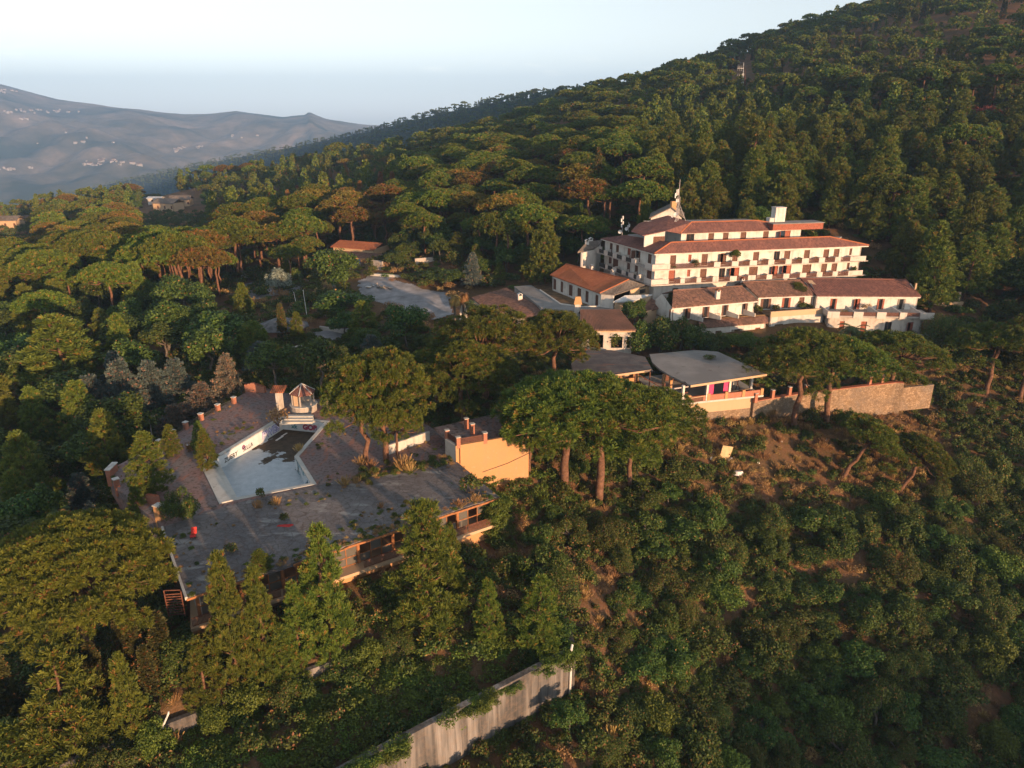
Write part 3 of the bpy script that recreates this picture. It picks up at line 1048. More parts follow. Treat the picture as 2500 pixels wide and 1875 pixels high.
plaster('coping_concrete', (0.47, 0.47, 0.44), stain=(0.22, 0.21, 0.19), amt=0.6)

def tiles(name, c1, c2, c3, col_w=0.30, row=0.42, bare=0.0):
    """clay barrel tiles: rounded columns, courses, each tile its own tone; uv is in metres"""
    m, nt, b = newmat(name, c1, 0.9, 0.12)
    uv = nt.nodes.new('ShaderNodeUVMap').outputs['UV']
    sp = nt.nodes.new('ShaderNodeSeparateXYZ')
    nt.links.new(uv, sp.inputs[0])
    u = mth(nt, 'DIVIDE', sp.outputs[0], col_w)
    v = mth(nt, 'DIVIDE', sp.outputs[1], row)
    cell = nt.nodes.new('ShaderNodeCombineXYZ')
    nt.links.new(mth(nt, 'FLOOR', u), cell.inputs[0])
    nt.links.new(mth(nt, 'FLOOR', v), cell.inputs[1])
    wn_ = nn(nt, 'ShaderNodeTexWhiteNoise')
    nt.links.new(cell.outputs[0], wn_.inputs['Vector'])
    w3_ = pos(nt)
    big = noise(nt, w3_, 0.35, 5, 0.6, 0.35, 0.68)
    col = mix(nt, wn_.outputs['Value'], c1, c2)
    col = mix(nt, mth(nt, 'MULTIPLY', big, 0.75), col, c3)
    fu = mth(nt, 'FRACT', u)
    arch = mth(nt, 'SINE', mth(nt, 'MULTIPLY', fu, math.pi))
    fv = mth(nt, 'FRACT', v)
    hgt = mth(nt, 'ADD', mth(nt, 'MULTIPLY', arch, 0.8), mth(nt, 'MULTIPLY', fv, 0.35))
    setc(nt, b, col)
    bump(nt, b, hgt, 0.9, 0.10)
tiles('red_tiles', (0.140, 0.066, 0.054), (0.255, 0.118, 0.092), (0.118, 0.064, 0.058))
tiles('orange_tiles', (0.31, 0.100, 0.045), (0.40, 0.150, 0.068), (0.25, 0.086, 0.045))
tiles('brown_tiles', (0.120, 0.068, 0.052), (0.29, 0.155, 0.110), (0.105, 0.070, 0.055))
tiles('grey_tiles', (0.15, 0.12, 0.10), (0.25, 0.21, 0.175), (0.10, 0.09, 0.08))

m, nt, b = newmat('bitumen_roof', (0.10, 0.10, 0.10), 0.95, 0.1)
v = pos(nt)
f1 = noise(nt, v, 0.16, 6, 0.6, 0.42, 0.60)
f2 = noise(nt, v, 1.6, 6, 0.7, 0.46, 0.66)
f3 = noise(nt, v, 9.0, 5, 0.7, 0.35, 0.70)
f4 = noise(nt, pos(nt, (0.5, 1.3, 1)), 0.5, 5, 0.6, 0.58, 0.66)
vo = nn(nt, 'ShaderNodeTexVoronoi', feature='DISTANCE_TO_EDGE', Scale=0.9)
nt.links.new(v, vo.inputs['Vector'])
crk = mth(nt, 'LESS_THAN', vo.outputs['Distance'], 0.035)
c = mix(nt, f1, (0.105, 0.105, 0.115), (0.175, 0.165, 0.165))
c = mix(nt, mth(nt, 'MULTIPLY', f3, 0.5), c, (0.235, 0.215, 0.205))
c = mix(nt, mth(nt, 'MULTIPLY', f2, 0.55), c, (0.085, 0.058, 0.042))
c = mix(nt, mth(nt, 'MULTIPLY', f4, 0.7), c, (0.30, 0.30, 0.29))
c = mix(nt, mth(nt, 'MULTIPLY', crk, 0.35), c, (0.06, 0.05, 0.045))
setc(nt, b, c)
bump(nt, b, f3, 0.5, 0.04)

m, nt, b = newmat('deck_paving', (0.22, 0.15, 0.13), 0.92, 0.12)
v = pos(nt)
f1 = noise(nt, v, 0.25, 6, 0.62, 0.40, 0.62)
f2 = noise(nt, v, 2.2, 6, 0.7, 0.48, 0.66)
f3 = noise(nt, v, 10.0, 4, 0.7, 0.3, 0.75)
f4 = noise(nt, pos(nt, (1.0, 0.28, 1)), 0.9, 5, 0.6, 0.55, 0.64)
c = mix(nt, f1, (0.22, 0.135, 0.125), (0.165, 0.155, 0.155))
c = mix(nt, mth(nt, 'MULTIPLY', f3, 0.5), c, (0.29, 0.225, 0.205))
c = mix(nt, mth(nt, 'MULTIPLY', f2, 0.85), c, (0.060, 0.040, 0.030))
c = mix(nt, mth(nt, 'MULTIPLY', f4, 0.6), c, (0.33, 0.14, 0.09))
setc(nt, b, c)
bump(nt, b, f3, 0.5, 0.04)

m, nt, b = newmat('grey_flat_roof', (0.27, 0.26, 0.25), 0.95, 0.1)
v = pos(nt)
f1 = noise(nt, v, 0.22, 5, 0.6, 0.40, 0.66)
f3 = noise(nt, v, 7.0, 6, 0.75, 0.30, 0.72)
f2 = noise(nt, v, 0.7, 5, 0.6, 0.60, 0.72)
c = mix(nt, f1, (0.225, 0.215, 0.205), (0.33, 0.315, 0.295))
c = mix(nt, mth(nt, 'MULTIPLY', f3, 0.6), c, (0.15, 0.145, 0.14))
c = mix(nt, mth(nt, 'MULTIPLY', f2, 0.6), c, (0.10, 0.085, 0.07))
setc(nt, b, c)
bump(nt, b, f3, 0.5, 0.04)

m, nt, b = newmat('littered_roof', (0.09, 0.085, 0.085), 0.95, 0.1)
v = pos(nt)
f1 = noise(nt, v, 0.5, 6, 0.6, 0.40, 0.65)
f2 = noise(nt, pos(nt, (0.25, 1.2, 1)), 0.55, 6, 0.65, 0.54, 0.64)
f3 = noise(nt, v, 8.0, 5, 0.7, 0.30, 0.72)
c = mix(nt, f1, (0.065, 0.062, 0.066), (0.125, 0.115, 0.11))
c = mix(nt, mth(nt, 'MULTIPLY', f2, 0.9), c, (0.27, 0.115, 0.065))
c = mix(nt, mth(nt, 'MULTIPLY', f3, 0.4), c, (0.17, 0.15, 0.14))
setc(nt, b, c)
bump(nt, b, f3, 0.5, 0.05)

m, nt, b = newmat('stone_masonry', (0.35, 0.25, 0.16), 0.95, 0.1)
v = pos(nt, (2.4, 2.4, 3.4))
vo = nn(nt, 'ShaderNodeTexVoronoi', Scale=1.0)
nt.links.new(v, vo.inputs['Vector'])
ve = nn(nt, 'ShaderNodeTexVoronoi', feature='DISTANCE_TO_EDGE', Scale=1.0)
nt.links.new(v, ve.inputs['Vector'])
sc_ = nt.nodes.new('ShaderNodeSeparateColor')
nt.links.new(vo.outputs['Color'], sc_.inputs[0])
f1 = noise(nt, pos(nt), 0.3, 5, 0.6, 0.42, 0.68)
c = mix(nt, sc_.outputs[0], (0.18, 0.125, 0.08), (0.34, 0.245, 0.16))
c = mix(nt, mth(nt, 'MULTIPLY', f1, 0.65), c, (0.14, 0.13, 0.12))
c = mix(nt, mth(nt, 'LESS_THAN', ve.outputs['Distance'], 0.05), c, (0.16, 0.11, 0.07))
setc(nt, b, c)
bump(nt, b, ve.outputs['Distance'], 0.9, 0.12)

m, nt, b = newmat('red_brick', (0.36, 0.12, 0.06), 0.9, 0.15)
bt = nn(nt, 'ShaderNodeTexBrick', Scale=1.0)
bt.inputs['Brick Width'].default_value = 0.25
bt.inputs['Row Height'].default_value = 0.07
bt.inputs['Mortar Size'].default_value = 0.008
bt.inputs['Color1'].default_value = (0.40, 0.13, 0.065, 1)
bt.inputs['Color2'].default_value = (0.30, 0.095, 0.05, 1)
bt.inputs['Mortar'].default_value = (0.30, 0.25, 0.21, 1)
g_ = nt.nodes.new('ShaderNodeNewGeometry')
s_ = nt.nodes.new('ShaderNodeSeparateXYZ')
nt.links.new(g_.outputs['Position'], s_.inputs[0])
c_ = nt.nodes.new('ShaderNodeCombineXYZ')
nt.links.new(mth(nt, 'ADD', s_.outputs[0], s_.outputs[1]), c_.inputs[0])
nt.links.new(s_.outputs[2], c_.inputs[1])
nt.links.new(c_.outputs[0], bt.inputs['Vector'])
setc(nt, b, bt.outputs['Color'])

simple('brown_wood', (0.105, 0.048, 0.030), 0.45, 4.0, 0.7, 0.3)
simple('red_wood', (0.24, 0.070, 0.040), 0.4, 4.0, 0.7, 0.3)
simple('orange_wood', (0.27, 0.115, 0.045), 0.35, 3.0, 0.7, 0.3)
simple('grey_wood', (0.22, 0.19, 0.16), 0.4, 3.0)
simple('rusty_metal', (0.13, 0.055, 0.035), 0.5, 5.0, 0.75, 0.3)
simple('dark_metal', (0.045, 0.042, 0.040), 0.4, 5.0, 0.6, 0.4)
simple('galvanised', (0.34, 0.31, 0.30), 0.2, 3.0, 0.5, 0.5)
simple('white_paint', (0.58, 0.57, 0.55), 0.15, 2.0, 0.5, 0.4)
simple('red_paint', (0.42, 0.035, 0.030), 0.25, 4.0, 0.6)
simple('pink_poster', (0.62, 0.05, 0.15), 0.3, 3.0, 0.7)
simple('blue_tarp', (0.03, 0.10, 0.38), 0.35, 2.0, 0.5)
simple('cardboard', (0.50, 0.36, 0.20), 0.2, 2.0)
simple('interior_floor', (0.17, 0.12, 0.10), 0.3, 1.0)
simple('asphalt', (0.105, 0.105, 0.112), 0.45, 0.5, bmp=0.2)
simple('grey_gravel', (0.235, 0.235, 0.245), 0.4, 0.35, bmp=0.3)
simple('dry_turf', (0.15, 0.095, 0.050), 0.5, 0.8, bmp=0.4)
simple('slate_roof', (0.13, 0.13, 0.135), 0.5, 1.2, bmp=0.4)
simple('sheet_roof', (0.40, 0.42, 0.43), 0.25, 0.6, 0.5, 0.4)
simple('rubble_mat', (0.33, 0.28, 0.24), 0.5, 2.5, bmp=0.4)
m, nt, b = newmat('dark_glass', (0.02, 0.022, 0.025), 0.12, 0.5)
m, nt, b = newmat('dusty_glass', (0.10, 0.095, 0.085), 0.35, 0.4)

# ------------------------------------------------------------------ building helpers
def vxy(p):
    return Vector((p[0], p[1]))
def wall(mb, a, b, z0, z1, holes=(), th=0.28):
    """wall from plan point a to b (outside on the right hand), with real openings (s0, s1, za, zb)"""
    a, b = vxy(a), vxy(b)
    d = (b - a)
    L = d.length
    t = d / L
    n = Vector((-t.y, t.x))                       # inwards
    hs = [h for h in holes if h[1] > 0.02 and h[0] < L - 0.02]
    S = sorted(set([0.0, L] + [min(max(x, 0), L) for h in hs for x in h[:2]]))
    Zs = sorted(set([z0, z1] + [min(max(x, z0), z1) for h in hs for x in h[2:4]]))
    def solid(i, j):
        if i < 0 or j < 0 or i >= len(S) - 1 or j >= len(Zs) - 1:
            return False
        s, z = (S[i] + S[i + 1]) / 2, (Zs[j] + Zs[j + 1]) / 2
        return not any(h[0] < s < h[1] and h[2] < z < h[3] for h in hs)
    def P3(s, z, o):
        p = a + t * s + n * o
        return (p.x, p.y, z)
    for i in range(len(S) - 1):
        for j in range(len(Zs) - 1):
            if not solid(i, j):
                continue
            s0, s1, za, zb = S[i], S[i + 1], Zs[j], Zs[j + 1]
            mb.face([P3(s0, za, 0), P3(s1, za, 0), P3(s1, zb, 0), P3(s0, zb, 0)])
            mb.face([P3(s1, za, th), P3(s0, za, th), P3(s0, zb, th), P3(s1, zb, th)])
            if not solid(i - 1, j):
                mb.face([P3(s0, za, th), P3(s0, za, 0), P3(s0, zb, 0), P3(s0, zb, th)])
            if not solid(i + 1, j):
                mb.face([P3(s1, za, 0), P3(s1, za, th), P3(s1, zb, th), P3(s1, zb, 0)])
            if not solid(i, j - 1):
                mb.face([P3(s0, za, th), P3(s1, za, th), P3(s1, za, 0), P3(s0, za, 0)])
            if not solid(i, j + 1):
                mb.face([P3(s0, zb, 0), P3(s1, zb, 0), P3(s1, zb, th), P3(s0, zb, th)])
    return mb
def at(a, b, s, o=0.0):
    """plan point s metres along a->b, o metres outwards"""
    a, b = vxy(a), vxy(b)
    t = (b - a).normalized()
    return a + t * s + Vector((t.y, -t.x)) * o
def slab_uv(mb, pts, th, vertical=True):
    """sloping slab from top polygon pts; uv in metres along eave and slope"""
    P_ = [Vector(p) for p in pts]
    n = Vector((0, 0, 0))
    for i in range(len(P_)):
        n += P_[i].cross(P_[(i + 1) % len(P_)])
    n.normalize()
    if n.z < 0:
        P_.reverse()
        n = -n
    e = Vector((0, 0, 1)).cross(n)
    e = e.normalized() if e.length > 1e-3 else Vector((1, 0, 0))
    s = n.cross(e)
    uv = [(p.dot(e), p.dot(s)) for p in P_]
    mb.face(P_, uv)
    B = [p - Vector((0, 0, th)) for p in P_]
    mb.face(list(reversed(B)), list(reversed(uv)))
    for i in range(len(P_)):
        j = (i + 1) % len(P_)
        mb.face([B[i], B[j], P_[j], P_[i]], [uv[i], uv[j], uv[j], uv[i]])
    return mb
def roof(parent, name, polys, mat, th=0.16):
    mb = MB()
    for p in polys:
        slab_uv(mb, p, th)
    return mb.build(name, mat, parent)
def ridge_caps(parent, lines, mat, w=0.2):
    for a, b in lines:
        a, b = Vector(a), Vector(b)
        MB().tube([a + Vector((0, 0, 0.03)), b + Vector((0, 0, 0.03))], [w, w], 6).build('ridge_cap', mat, parent)
def door(parent, a, b, s0, s1, z0, z1, style='brown', th=0.28):
    """door or window set back in its opening: frame, leaves, perhaps an open shutter"""
    a2, b2 = vxy(a), vxy(b)
    nm = 'door' if z1 - z0 > 1.7 else 'window'
    wood = {'brown': 'brown_wood', 'red': 'red_wood', 'grey': 'grey_wood'}.get(style.split('+')[0], 'brown_wood')
    mb = MB()
    t = (b2 - a2).normalized()
    f = 0.07
    ins = -0.16
    mb.box(at(a, b, s0 + f / 2, ins), t, (f, 0.1), z0, z1)
    mb.box(at(a, b, s1 - f / 2, ins), t, (f, 0.1), z0, z1)
    mb.box(at(a, b, (s0 + s1) / 2, ins), t, (s1 - s0 - 2 * f, 0.1), z1 - f, z1)
    o_ = mb.build(nm, wood, parent)
    mid = (s0 + s1) / 2
    if 'open' in style:                       # right leaf closed, left one swung out
        MB().box(at(a, b, (mid + s1 - f) / 2, ins), t, (s1 - f - mid, 0.05), z0 + 0.02, z1 - f).build('leaf', wood, o_)
        tn = Vector((t.y, -t.x)) * 0.8 + t * -0.6
        c = at(a, b, s0, 0.02) + tn.normalized() * (mid - s0) / 2
        MB().box(c, tn, (mid - s0, 0.05), z0 + 0.02, z1 - f).build('leaf', wood, o_)
    elif 'shut' in style:                     # shutters folded back on the wall, dark doorway
        w = (s1 - s0) * 0.46
        for c in (at(a, b, s0 - w / 2 - 0.02, 0.04), at(a, b, s1 + w / 2 + 0.02, 0.04)):
            MB().box(c, t, (w, 0.05), z0 + 0.02, z1).build('shutter', wood, o_)
        MB().box(at(a, b, mid, -0.22), t, (s1 - s0 - 2 * f, 0.03), z0 + 0.02, z1 - f).build('pane', 'dark_glass', o_)
    elif 'glass' in style:
        for c in ((s0 + f + mid) / 2, (mid + s1 - f) / 2):
            MB().box(at(a, b, c, -0.2), t, (mid - s0 - f - 0.05, 0.02), z0 + 0.1, z1 - f).build('pane', 'dark_glass', o_)
        MB().box(at(a, b, mid, ins), t, (0.07, 0.06), z0, z1 - f).build('mullion', wood, o_)
    else:
        for c in ((s0 + f + mid - 0.01) / 2, (mid + 0.01 + s1 - f) / 2):
            q = MB().box(at(a, b, c, -0.18), t, (mid - s0 - f - 0.01, 0.05), z0 + 0.02, z1 - f)
            q.build('leaf', wood, o_)
    return o_
def px_holes(zf, a, b, items, z0, h, y=None):
    """openings given as pixel column pairs of a zoomed view on the wall a->b"""
    out = []
    for it in items:
        x0, x1, yy = it[0], it[1], (it[2] if len(it) > 2 and isinstance(it[2], (int, float)) else y)
        s0, _ = on_wall(*zf(x0, yy), a, b)
        s1, _ = on_wall(*zf(x1, yy), a, b)
        st = it[-1] if isinstance(it[-1], str) else 'brown'
        if 'win' in st:
            out.append((s0, s1, z0 + 0.85, z0 + h, st))
        else:
            out.append((s0, s1, z0 + 0.02, z0 + h, st))
    return out
def railing(parent, a, b, z0, h=0.95, mat='rusty_metal', step=0.16, posts=True):
    """metal railing from plan point a to b"""
    a, b = vxy(a), vxy(b)
    L = (b - a).length
    t = (b - a) / L
    mb = MB()
    A3, B3 = Vector((a.x, a.y, z0)), Vector((b.x, b.y, z0))
    up = Vector((0, 0, 1))
    mb.bar(A3 + up * h, B3 + up * h, 0.05)
    mb.bar(A3 + up * 0.1, B3 + up * 0.1, 0.04)
    n = max(2, int(L / (step * 0.72)))
    for i in range(n + 1):
        p = a + t * (L * i / n)
        mb.box(p, t, (0.05, 0.03), z0 + 0.1, z0 + h)
    return mb.build('railing', mat, parent)
def chimney(c, z0, h, ax, s=(0.75, 0.6), label='', cap='orange_tiles', name='chimney', mat='white_plaster'):
    """small roof chimney with side vents under a little gabled cap"""
    e = empty(name, (c[0], c[1], z0), label, 'chimney', 'small chimneys on the tiled roofs')
    ax = Vector((ax[0], ax[1])).normalized()
    n = Vector((-ax.y, ax.x))
    c = vxy(c)
    MB().box(c, ax, s, z0 - 0.6, z0 + h).build('shaft', mat, e)
    for sg in (-1, 1):
        MB().box(c + ax * sg * (s[0] / 2 - 0.08), ax, (0.14, s[1] * 0.96), z0 + h, z0 + h + 0.3).build('cap_post', mat, e)
    a, b_ = ax * (s[0] / 2 + 0.08), n * (s[1] / 2 + 0.08)
    z = z0 + h + 0.3
    g = MB()
    for sg in (-1, 1):
        slab_uv(g, [Vector((*(c - b_ * 0 - a * 0), 0)) + Vector((*(x), zz)) for x, zz in ((-b_, z + 0.28), (b_, z + 0.28), (b_ + a * sg, z), (-b_ + a * sg, z))], 0.08)
    g.build('cap', cap, e)
    return e
Z1, Z2, Z3, Z4 = zoomf(1100, 400, 3.16), zoomf(1650, 450, 3.16), zoomf(1400, 420, 2.6024), zoomf(1380, 430, 5.53)
Z5, Z6, Z7, Z8 = zoomf(2000, 640, 6.32), zoomf(1380, 840, 4.254), zoomf(1050, 1000, 7.212), zoomf(1380, 680, 4.254)
def Q(zf, x, y, z):
    return PX(*zf(x, y), z)
UP = Vector((0, 0, 1))
# ------------------------------------------------------------------ the hotel block
HE = 16.5
HL, HC, HR = Q(Z3, 172, 420, HE), Q(Z3, 515, 517, HE), Q(Z3, 1878, 465, HE)
fdir = vxy(HR - HC).normalized()
fin = Vector((-fdir.y, fdir.x))                     # into the building from the front
ldir = vxy(HC - HL).normalized()                    # left facade runs back-left -> front corner
lin = Vector((-ldir.y, ldir.x))
oh = 0.8
det = fin.x * lin.y - fin.y * lin.x
# wall corner: 0.8 m inside both eave lines
def inset_corner(p, n1, n2, d1, d2):
    k = n1.x * n2.y - n1.y * n2.x
    x = (d1 * n2.y - d2 * n1.y) / k
    y = (n1.x * d2 - n2.x * d1) / k
    return vxy(p) + Vector((x, y))
WC = inset_corner(HC, fin, lin, oh, oh)
WL = vxy(HL) + lin * oh + ldir * 0.6
WR = vxy(HR) + fin * oh - fdir * 1.0
WRB = WR + fin * 9.5
WLB = WL + lin * 12
ZF2, ZF1, ZF0 = 13.6, 10.65, 7.0
hotel = empty('hotel_block', (WC.x, WC.y, ZF0), 'long white two-storey hotel block with red hipped roof and balconies all along', 'building')
fd2 = px_holes(Z3, WC, WR, [(615, 652, 555, 'brown'), (730, 750, 540, 'red+win'), (815, 853, 545), (935, 972, 535, 'brown+open'), (1010, 1045, 530), (1143, 1180, 525),
                            (1275, 1312, 520, 'brown+glass'), (1340, 1378, 518), (1467, 1503, 510), (1590, 1625, 508), (1655, 1690, 505), (1755, 1771, 495, 'brown+win')], ZF2, 2.25)
fd1 = px_holes(Z3, WC, WR, [(605, 645, 655, 'red'), (722, 742, 640, 'red+win'), (805, 845, 645), (925, 963, 635, 'brown+glass'), (998, 1053, 630, 'red+open'), (1115, 1170, 625),
                            (1262, 1300, 618, 'red+open'), (1330, 1383, 615, 'red+open'), (1455, 1510, 610), (1575, 1610, 605), (1640, 1675, 600), (1738, 1755, 590, 'brown+win')], ZF1, 2.25)
fd0 = px_holes(Z3, WC, WR, [(630, 668, 735, 'grey+glass'), (808, 858, 728, 'grey+glass'), (950, 975, 720), (1100, 1140, 712), (1620, 1690, 660, 'brown')], ZF0, 2.3)
fr = wall(MB(), WC, WR, ZF0 - 3, HE - 0.1, [h[:4] for h in fd2 + fd1 + fd0])
wall(fr, WR, WRB, ZF0 - 3, HE - 0.1)
wall(fr, WRB, WRB - fdir * 30, ZF0 - 3, HE - 0.1)
fr.build('front_wall', 'white_plaster', hotel)
ld2 = px_holes(Z4, WL, WC, [(600, 640, 930), (685, 725, 960), (840, 885, 1010, 'red'), (950, 1015, 1050, 'brown+open'), (1115, 1165, 1110)], ZF2, 2.25)
ld1 = px_holes(Z4, WL, WC, [(585, 628, 1130), (640, 715, 1170), (830, 875, 1225), (935, 980, 1280), (1100, 1165, 1320)], ZF1, 2.25)
lw = wall(MB(), WL, WC, ZF0 - 3, HE - 0.1, [h[:4] for h in ld2 + ld1])
wall(lw, WLB, WL, ZF0 - 3, HE - 0.1)
lw.build('left_wall', 'white_plaster', hotel)
for a_, b_, hs in ((WC, WR, fd2 + fd1 + fd0), (WL, WC, ld2 + ld1)):
    for s0, s1, z0, z1, st in hs:
        door(hotel, a_, b_, s0, s1, z0, z1, st)
# storey floors inside keep the rooms dark
for z in (ZF2, ZF1):
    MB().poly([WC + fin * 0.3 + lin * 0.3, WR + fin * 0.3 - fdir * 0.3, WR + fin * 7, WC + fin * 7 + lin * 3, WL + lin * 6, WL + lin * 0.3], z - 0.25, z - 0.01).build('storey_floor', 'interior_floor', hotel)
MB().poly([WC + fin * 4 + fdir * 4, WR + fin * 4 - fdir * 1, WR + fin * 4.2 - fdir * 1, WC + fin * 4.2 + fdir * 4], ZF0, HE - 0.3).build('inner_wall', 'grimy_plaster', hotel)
# balconies along the front: slab, plastered blocks, rusty rails, dividing fins
BD = 1.45
CB = inset_corner(WC, fin, lin, -BD, -BD)
def blocks(zf, a, b, spans, z0, h, off, nm='parapet_block', mat='parapet_plaster', th=0.14):
    out = []
    a_, b_ = at(a, b, 0, off), at(a, b, (vxy(b) - vxy(a)).length, off)
    for x0, x1, y in spans:
        s0, _ = on_wall(*zf(x0, y), a_, b_)
        s1, _ = on_wall(*zf(x1, y), a_, b_)
        out.append((s0, s1))
        MB().box(at(a, b, (s0 + s1) / 2, off - th / 2), vxy(b) - vxy(a), (s1 - s0, th), z0, z0 + h).build(nm, mat, hotel)
    return out
Lf = (WR - WC).length
Ll = (WC - WL).length
for zf_, spans, lspans in (
    (ZF2, [(895, 935, 577), (1008, 1050, 573), (1122, 1168, 567), (1240, 1278, 560), (1350, 1388, 555), (1455, 1498, 550), (1563, 1600, 547), (1665, 1700, 543), (1762, 1860, 538)],
     [(395, 455, 990), (520, 570, 1020), (640, 690, 1065), (765, 815, 1095), (890, 950, 1130)]),
    (ZF1, [(680, 708, 690), (783, 812, 685), (885, 922, 682), (995, 1038, 675), (1110, 1158, 668), (1228, 1263, 664), (1335, 1372, 656), (1440, 1480, 650), (1547, 1583, 645), (1648, 1680, 638), (1748, 1838, 634)],
     [(540, 570, 1210), (635, 690, 1250), (760, 812, 1300), (850, 920, 1330), (962, 1005, 1360)])):
    z0 = zf_ - 0.12
    MB().poly([CB, WR + fdir * 0.9 - fin * BD, WR + fdir * 0.9 - fin * 0.003, WC - fin * 0.003], z0 - 0.16, z0).build('balcony_slab', 'grimy_plaster', hotel)
    MB().poly([WL - lin * BD + ldir * 0.3, CB, WC - lin * 0.003, WL - lin * 0.003 + ldir * 0.3], z0 - 0.17, z0 - 0.005).build('balcony_slab', 'grimy_plaster', hotel)
    bl = blocks(Z3, WC, WR, spans, z0 - 0.18, 1.15, BD)
    # solid parapet wrapped round the corner
    xe = 615 if zf_ == ZF2 else 605
    ye = 600 if zf_ == ZF2 else 700
    s1, _ = on_wall(*Z3(xe, ye), CB, CB + fdir)
    MB().poly([CB - fdir * 0.0, CB + fdir * s1, CB + fdir * s1 + fin * 0.14, CB + fin * 0.14 + lin * 0.14], z0 - 0.3, z0 + 0.98).build('corner_parapet', 'parapet_plaster', hotel)
    MB().poly([CB - ldir * 2.6, CB, CB + fin * 0.14 + lin * 0.14, CB - ldir * 2.6 + lin * 0.14], z0 - 0.3, z0 + 0.98).build('corner_parapet', 'parapet_plaster', hotel)
    # rails between the blocks
    sprev = s1 - (vxy(WC) - vxy(CB)).dot(fdir)
    for s0_, s1_ in bl:
        if s0_ - sprev > 0.6:
            railing(hotel, at(WC, WR, sprev + 0.05, BD - 0.08), at(WC, WR, s0_ - 0.05, BD - 0.08), z0, 0.85, 'rusty_metal', 0.14)
            sm = s0_ + 0.3
            MB().box(at(WC, WR, sm, BD / 2 + 0.02), fin, (BD - 0.2, 0.12), z0 + 0.001, z0 + 1.0).build('divider', 'parapet_plaster', hotel)
        sprev = s1_
    lb = blocks(Z4, WL, WC, lspans, z0 - 0.18, 1.1, BD)
    sp_ = 0.3
    for s0_, s1_ in lb:
        if s0_ - sp_ > 0.5:
            railing(hotel, at(WL, WC, sp_ + 0.05, BD - 0.08), at(WL, WC, s0_ - 0.05, BD - 0.08), z0, 0.85, 'dark_metal', 0.14)
        MB().box(at(WL, WC, (s0_ + s1_) / 2, BD / 2), lin, (BD - 0.2, 0.12), z0 + 0.001, z0 + 1.1).build('divider', 'parapet_plaster', hotel)
        sp_ = s1_
# roof
RC, RR_, RL = Q(Z3, 620, 447, 18.15), Q(Z3, 1628, 411, 18.15), Q(Z3, 330, 400, 17.7)
HBR = HR + Vector((*(fin * 9.0), 0))
roof(hotel, 'roof', [[HC, HR, RR_, RC], [HL, HC, RC, RL], [HR, HBR, RR_]], 'red_tiles', 0.14)
ridge_caps(hotel, [(HC, RC), (HR, RR_), (RC, RR_)], 'orange_tiles', 0.13)
TER = [vxy(RC), vxy(RR_), vxy(HBR), vxy(HBR) - fdir * 22 + fin * 4, vxy(RL) + Vector((12, 10)), vxy(RL) + Vector((1.5, 6)), vxy(RL)]
MB().poly(TER, 16.7, 16.95).build('roof_terrace', 'grey_flat_roof', hotel)
eav = MB()
for p, q in ((HL, HC), (HC, HR)):
    d_ = vxy(q - p).normalized()
    n_ = Vector((-d_.y, d_.x))
    eav.poly([vxy(p) + n_ * 0.06, vxy(q) + n_ * 0.06, vxy(q) + n_ * 0.8 , vxy(p) + n_ * 0.8], HE - 0.34, HE - 0.15)
eav.build('eaves_soffit', 'white_plaster', hotel)

# upper storey
UE = 19.3
UA, UB = Q(Z3, 680, 388, UE), Q(Z3, 1480, 360, UE)
upper = empty('rooftop_storey', (UA.x, UA.y, 16.95), 'set-back white top storey with red roof behind the hotel block', 'building')
UWA, UWB = vxy(UA) + fin * 0.6 + fdir * 0.5, vxy(UB) + fin * 0.6 - fdir * 0.8
ud = px_holes(Z3, UWA, UWB, [(718, 768, 410, 'brown+glass'), (857, 893, 408), (950, 985, 406), (1062, 1098, 402), (1205, 1240, 398), (1315, 1378, 394, 'red+open')], 16.98, 2.0)
uw = wall(MB(), UWA, UWB, 16.9, UE - 0.05, [h[:4] for h in ud])
wall(uw, UWB, UWB + fin * 8, 16.9, UE - 0.05)
wall(uw, UWA + fin * 9 - fdir * 2.0, UWA, 16.9, UE - 0.05)
uw.build('wall', 'white_plaster', upper)
for s0, s1, z0, z1, st in ud:
    door(upper, UWA, UWB, s0, s1, z0, z1, st)
for x0, x1 in ((808, 868), (908, 975), (1020, 1080), (1140, 1200), (1260, 1345), (1410, 1500)):
    a_ = at(UWA, UWB, 0, 2.2)
    s0, _ = on_wall(*Z3(x0, 428), a_, a_ + fdir)
    s1, _ = on_wall(*Z3(x1, 428), a_, a_ + fdir)
    MB().box(a_ + fdir * (s0 + s1) / 2, fdir, (s1 - s0, 0.35), 16.96, 17.55).build('planter', 'parapet_plaster', upper)
G0 = Q(Z3, 440, 402, UE)
s_, gz = on_wall(*Z3(590, 372), vxy(G0), vxy(G0) + fdir)
G1 = Vector((*(vxy(G0) + fdir * s_), gz))
UR1, UR2 = Q(Z3, 750, 318, 21.0), Q(Z3, 1170, 308, 21.0)
GT, GL, GLL = Q(Z3, 600, 275, 21.7), Q(Z3, 415, 325, 20.2), Q(Z3, 365, 375, UE)
UBB = UB + Vector((*(fin * 8), 0))
roof(upper, 'roof', [[UA, UB, UR2, UR1], [UB, UBB, UR2], [GLL, G0, G1, GT], [GLL, GT, GL], [G1, UA, UR1, GT]], 'red_tiles', 0.14)
ridge_caps(upper, [(UA, UR1), (UR1, UR2), (UB, UR2)], 'orange_tiles', 0.12)
gw = MB()
g0, g1 = vxy(G0) + fin * 0.5 + fdir * 0.6, vxy(G1) + fin * 0.5
gw.hexa([(g0.x, g0.y, 16.9), (g1.x, g1.y, 16.9), (*(g1 + fin * 0.3), 16.9), (*(g0 + fin * 0.3), 16.9)],
        [(g0.x, g0.y, UE - 0.2), (g1.x, g1.y, gz - 0.25), (*(g1 + fin * 0.3), gz - 0.25), (*(g0 + fin * 0.3), UE - 0.2)])
